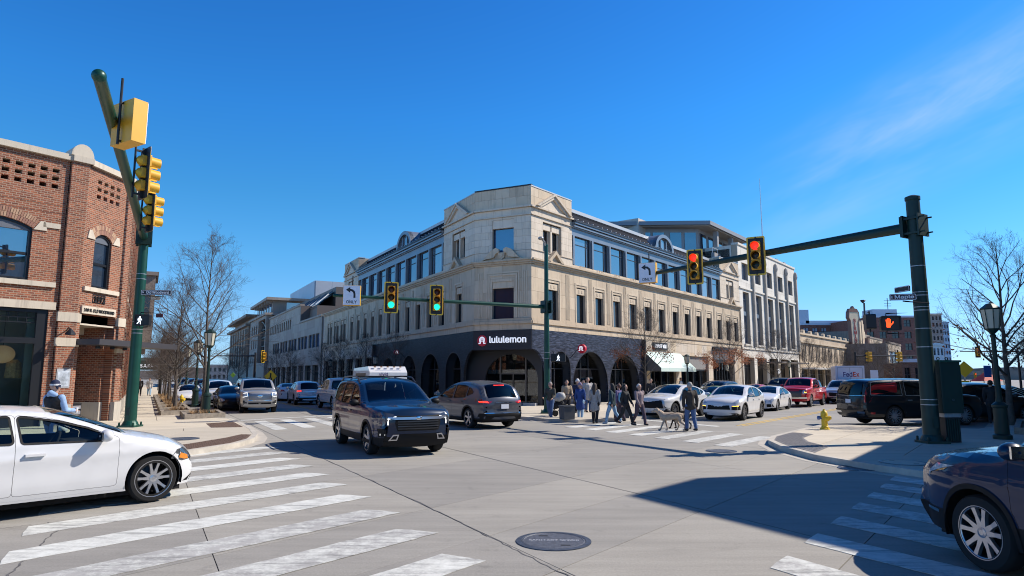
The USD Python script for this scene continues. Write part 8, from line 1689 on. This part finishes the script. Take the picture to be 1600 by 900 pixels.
put(pc, 'hood', MB().add(chain([[((0, -.15, .95), .2), ((0, .15, .95), .2)], [((.12, -.1, .85), .16), ((.12, .1, .85), .16)]], .05, 3)), cloth('hood_pale', (.4,.4,.38)), smooth=60)
put(pc, 'seat', MB().add(chain([[((0, 0, .6), .2), ((.25, 0, .5), .17)], [((.25, 0, .5), .14), ((.42, 0, .38), .08)]], .05, 3)), blk, smooth=60)
fr = MB()
for q in (-.25, .25): fr.tube([(-.45, q, 1.05), (-.1, q, .6), (.4, q, .12)], .018, 6).tube([(-.1, q, .6), (-.4, q, .15)], .018, 6)
fr.tube([(-.45, -.25, 1.05), (-.45, .25, 1.05)], .02, 6); put(pc, 'frame', fr, blackm, kind='stuff')
for x in (-.4, .4):
    for q in (-.27, .27): put(pc, 'wheel', MB().lathe([(.001, -.03), (.13, -.03), (.15, -.01), (.15, .01), (.13, .03), (.001, .03)], 16, (x, q, .15), 'y'), tyrem)
def dog(label, loc, az, coatm, st=.25, k=1.0, tailup=.5):
    """A retriever-shaped dog facing +x: deep chest, tucked belly, jointed legs."""
    t = thing('dog', label, 'dog', loc, heading(az)); V = lambda x, y, z: np.array([x, y, z])*k
    b = [[(V(.27, 0, .49), .145*k), (V(.05, 0, .50), .135*k), (V(-.25, 0, .52), .115*k), (V(-.36, 0, .52), .10*k)], [(V(.27, 0, .46), .12*k), (V(.02, 0, .47), .11*k)],
         [(V(.32, 0, .57), .115*k), (V(.45, 0, .68), .085*k)], [(V(.48, 0, .72), .075*k), (V(.53, 0, .71), .065*k)], [(V(.55, 0, .69), .05*k), (V(.66, 0, .66), .032*k)],
         [(V(-.40, 0, .56), .03*k), (V(-.55, 0, .56 + tailup*.1), .026*k), (V(-.68, 0, .58 + tailup*.22), .014*k)]]
    for q in (1, -1):
        a = st*q; fx_ = .26 + .02
        b += [[(V(.26, q*.075, .46), .065*k), (V(.22 + .3*a*.3, q*.08, .34), .042*k), (V(.24 + .26*a, q*.08, .19), .03*k), (V(.25 + .42*a, q*.08, .045), .026*k)], [(V(.25 + .42*a, q*.08, .035), .03*k), (V(.31 + .42*a, q*.08, .028), .026*k)]]
        a = -st*q
        b += [[(V(-.30, q*.075, .48), .085*k), (V(-.24 + .2*a, q*.08, .33), .055*k), (V(-.38 + .34*a, q*.08, .20), .03*k), (V(-.34 + .42*a, q*.08, .045), .025*k)], [(V(-.34 + .42*a, q*.08, .035), .03*k), (V(-.28 + .42*a, q*.08, .028), .026*k)]]
        b += [[(V(.47, q*.055, .77), .022*k), (V(.45, q*.085, .70), .026*k), (V(.47, q*.085, .65), .014*k)]]
    put(t, 'body', MB().add(chain(b, .025, 5)), coatm, smooth=60)
    put(t, 'nose', MB().add(trimesh.creation.icosphere(1, .018*k), TR(*V(.69, 0, .668))), blk); put(t, 'collar', MB().add(trimesh.creation.torus(.085*k, .014*k, 20, 6), TR(*V(.40, 0, .63), ry=-50)), cloth('collar_red', (.3,.03,.03)))
    e_ = MB()
    for q in (1, -1): e_.add(trimesh.creation.icosphere(1, .011*k), TR(*V(.575, q*.042, .72)))
    put(t, 'eyes', e_, blk)
dog('pale tan retriever dog walking left beside the man in brown', (*ground(1049, 673), .008), -78, mat('fur_tan', (.40,.31,.23), .9, var=.15, scale=9, bump=.5, bscale=90), .3, 1.08)
dog('black dog walking behind the pale retriever', (*ground(1062, 670), .008), -70, mat('fur_black', (.012,.011,.011), .85, var=.3, scale=9, bump=.5, bscale=90), .25, .98)
# ================================================================ bare street trees
bark = mat('bark_grey', (.085,.07,.058), .95, var=.3, scale=6, bump=.6, bscale=40); twigm = mat('twig_brown', (.075,.055,.045), .9, var=.2, scale=3)
leafm = [usdkit.material(stage, f'/World/Looks/dry_leaf_{k}', {'p': ('principled_bsdf', {'base_color': c, 'roughness': .7}), 't': ('translucent_bsdf', {'color': c}), 'm': ('mix_closure', {'fac': .35})}, [('p.BSDF', 'm.closure1'), ('t.BSDF', 'm.closure2')], surface='m.closure') for k, c in enumerate(((.30,.10,.035), (.16,.055,.025)))]
def tree(label, loc, H, seed, trunk=.11, first=.22, spread=.9, levels=4, leaves=0, up=.35, group=None, dens=1.0, name='bare_tree', lowz=None):
    """Tapered trunk, limbs that fork and bend upward, fine twigs; optional clinging dry leaves."""
    r_ = random.Random(seed); t = thing(name, label, 'tree', loc, seed*37 % 360, group); T_, Bm, Tw = MB(), MB(), MB(); tips = []
    def grow(p, d, l, r, lv):
        n = 4 if lv < 2 else 3; pts = [p]; dd = d
        for i in range(n):
            dd = dd + np.array([r_.gauss(0, .10 + .05*lv), r_.gauss(0, .10 + .05*lv), r_.gauss(0, .06) + .05*up*lv]); dd = dd/np.linalg.norm(dd); pts.append(pts[-1] + dd*l/n)
        rad = np.maximum(np.linspace(r, r*.42, n + 1), .0024)
        (Bm if lv <= 2 else Tw).tube(pts, rad, 6 if lv < 2 else 4 if lv < 3 else 3, cap=False)
        if lv >= levels: tips.append(pts[-1]); tips.append(pts[-2]); return
        k = int(r_.uniform(5.5, 8)*dens) if lv < 3 else int(r_.uniform(3, 5)*dens)
        for i in range(max(2, k)):
            u = r_.uniform(.25, 1.0); j = min(int(u*n), n-1); q = pts[j] + (pts[j+1]-pts[j])*(u*n-j); ax = dd; a = r_.uniform(0, 6.28); e = np.cross(ax, [math.cos(a), math.sin(a), .3]); e = e/max(np.linalg.norm(e), 1e-6); th = r_.uniform(.45, .95)
            nd = ax*math.cos(th) + e*math.sin(th); nd[2] += up*.35; grow(q, nd/np.linalg.norm(nd), l*r_.uniform(.42, .68)*(1.05 - .3*u), r*(.42 - .12*(lv > 1))*(1.1 - .5*u), lv + 1)
    zs = np.linspace(0, H*.94, 9); cx = np.cumsum([0] + [r_.gauss(0, .03*H/8) for _ in zs[1:]]); cy = np.cumsum([0] + [r_.gauss(0, .03*H/8) for _ in zs[1:]])
    pts = np.column_stack([cx, cy, zs]); rad = trunk*(1 - .93*(zs/H)**.8); rad[0] *= 1.35; T_.tube(pts, rad, 10)
    nl = int(25*dens)
    for i in range(nl):
        u = first + (1 - first)*(i + r_.uniform(0, .8))/nl; z = u*H*.94; p = np.array([np.interp(z, zs, cx), np.interp(z, zs, cy), z]); a = i*2.4 + r_.uniform(-.4, .4); el = .35 + .75*u + r_.uniform(-.12, .2)
        l = H*spread*.56*(1.06 - u)**.62*r_.uniform(.75, 1.15); grow(p, np.array([math.cos(a)*math.cos(el), math.sin(a)*math.cos(el), math.sin(el)]), l, np.interp(z, zs, rad)*.55, 1)
    put(t, 'trunk', T_, bark, smooth=60); put(t, 'branches', Bm, bark, kind='stuff'); put(t, 'twigs', Tw, twigm, kind='stuff')
    if leaves:
        lf = MB(); cs = sorted(tips, key=lambda q: abs(q[2] - H*(lowz or .42)) + abs(r_.gauss(0, .16))*H + .2*math.hypot(q[0], q[1]))[:max(8, leaves//6)]
        for c in cs:
            for j in range(6):
                o = np.array([r_.gauss(0, .16), r_.gauss(0, .16), r_.gauss(-.03, .13)]) + c; a = np.array([r_.gauss(0, 1), r_.gauss(0, 1), r_.gauss(0, 1)]); a /= np.linalg.norm(a); b = np.cross(a, [.3, .5, .8]); b /= np.linalg.norm(b); l = r_.uniform(.045, .085)
                lf.raw([o - a*l, o + b*l*.5, o + a*l, o - b*l*.5], [[0, 1, 2, 3]])
        put(t, 'dry_leaves', lf, leafm[seed % 2], kind='stuff')
    return t
G_L = 'bare trees along the left pavement'
t1 = tree('tallest bare tree at left beside the first lantern', (*ground(317, 646, .14), .2), 9.4, 3, .115, .22, .86, dens=1.0)
t2 = tree('slim bare tree right behind the tallest left one', (*P(42.0, 1.7), .2), 7.4, 8, .10, .22, .9, dens=1.1)
order = ['third', 'fourth', 'fifth', 'sixth', 'seventh', 'eighth', 'ninth', 'tenth', 'eleventh', 'twelfth', 'furthest']
for k in range(11): copy((t1, t2)[k % 2] if k % 3 else t2, (*P(46.0 + 4.6*k, 1.7 + .3*(k % 2)), .2), 70*k + 30, f'{order[k]} bare tree counted back along the left pavement planters' if k < 10 else 'furthest bare tree of the left pavement planters', scale=(.66, .74, .70, .78)[k % 4]*(1 if k % 2 and k % 3 else .95))
tc = tree('small bare tree with a few dry leaves before the big sunlit arch', (*FR_.pt(9.6, 3.2), .14), 6.3, 21, .085, .30, 1.15, leaves=700, up=.42, lowz=.52)
td = tree('bare tree full of orange-brown leaves right of the pale awning', (*FR_.pt(24.6, 4.2), .14), 6.6, 26, .085, .28, 1.05, leaves=2600, lowz=.42)
te = tree('bare tree in front of the iron doorway and office corner', (*FR_.pt(40.6, 3.4), .14), 6.6, 33, .09, .25, 1.1)
copy(te, (*FR_.pt(54.5, 3.2), .14), 140, 'bare tree before the office windows beside the flat canopy', scale=.95); copy(te, (*FR_.pt(66, 3.2), .14), 260, 'bare tree at the near end of the theatre row', scale=.8); copy(te, (*FR_.pt(76, 3.2), .14), 20, 'bare tree in the middle of the theatre row', scale=.8)
for k, (s, lb, sc) in enumerate(((9.8, 'bare tree before the shaded black arches near the corner', .78), (17.5, 'bare tree before the far shaded black arches', .82), (26, 'bare tree past the black shopfront in the shade', .85), (33.5, 'bare tree before the shaded end of the corner building', .8), (52, 'bare tree before the ribbon-window building, nearer', .85), (63, 'bare tree before the ribbon-window building, further', .85))): copy(te if k % 2 else t2, (*FL.pt(s, 2.3), .14), 57*k + 11, lb, scale=sc*(1 if k % 2 else .9))
tr1 = tree('large bare tree with few dry leaves behind the right lantern', (*ground(1580, 664, .14), .14), 7.6, 41, .14, .22, .95, leaves=500, dens=.9, lowz=.42)
copy(tr1, (*P(-1.6, 41.5), .14), 120, 'second large bare tree along the right pavement', scale=.95); copy(tr1, (*P(-1.4, 50), .14), 200, 'third bare tree along the right pavement', scale=.9); copy(tr1, (*P(-1.2, 60), .14), 310, 'fourth bare tree far along the right pavement', scale=.85)
for k, (x, y, Y, lb) in enumerate(((1372, 600, 96, 'bare tree before the tan shop block right of the theatre'), (1398, 600, 92, 'bare tree before the brown shop block'), (1345, 600, 100, 'bare tree under the theatre blade sign'), (355, 600, 150, 'bare tree at the far end of the left street'), (372, 600, 120, 'bare tree in front of the brown building far left'))): copy(t2, (*at(x, y, Y)[:2], .1), 80*k, lb, scale=.95)
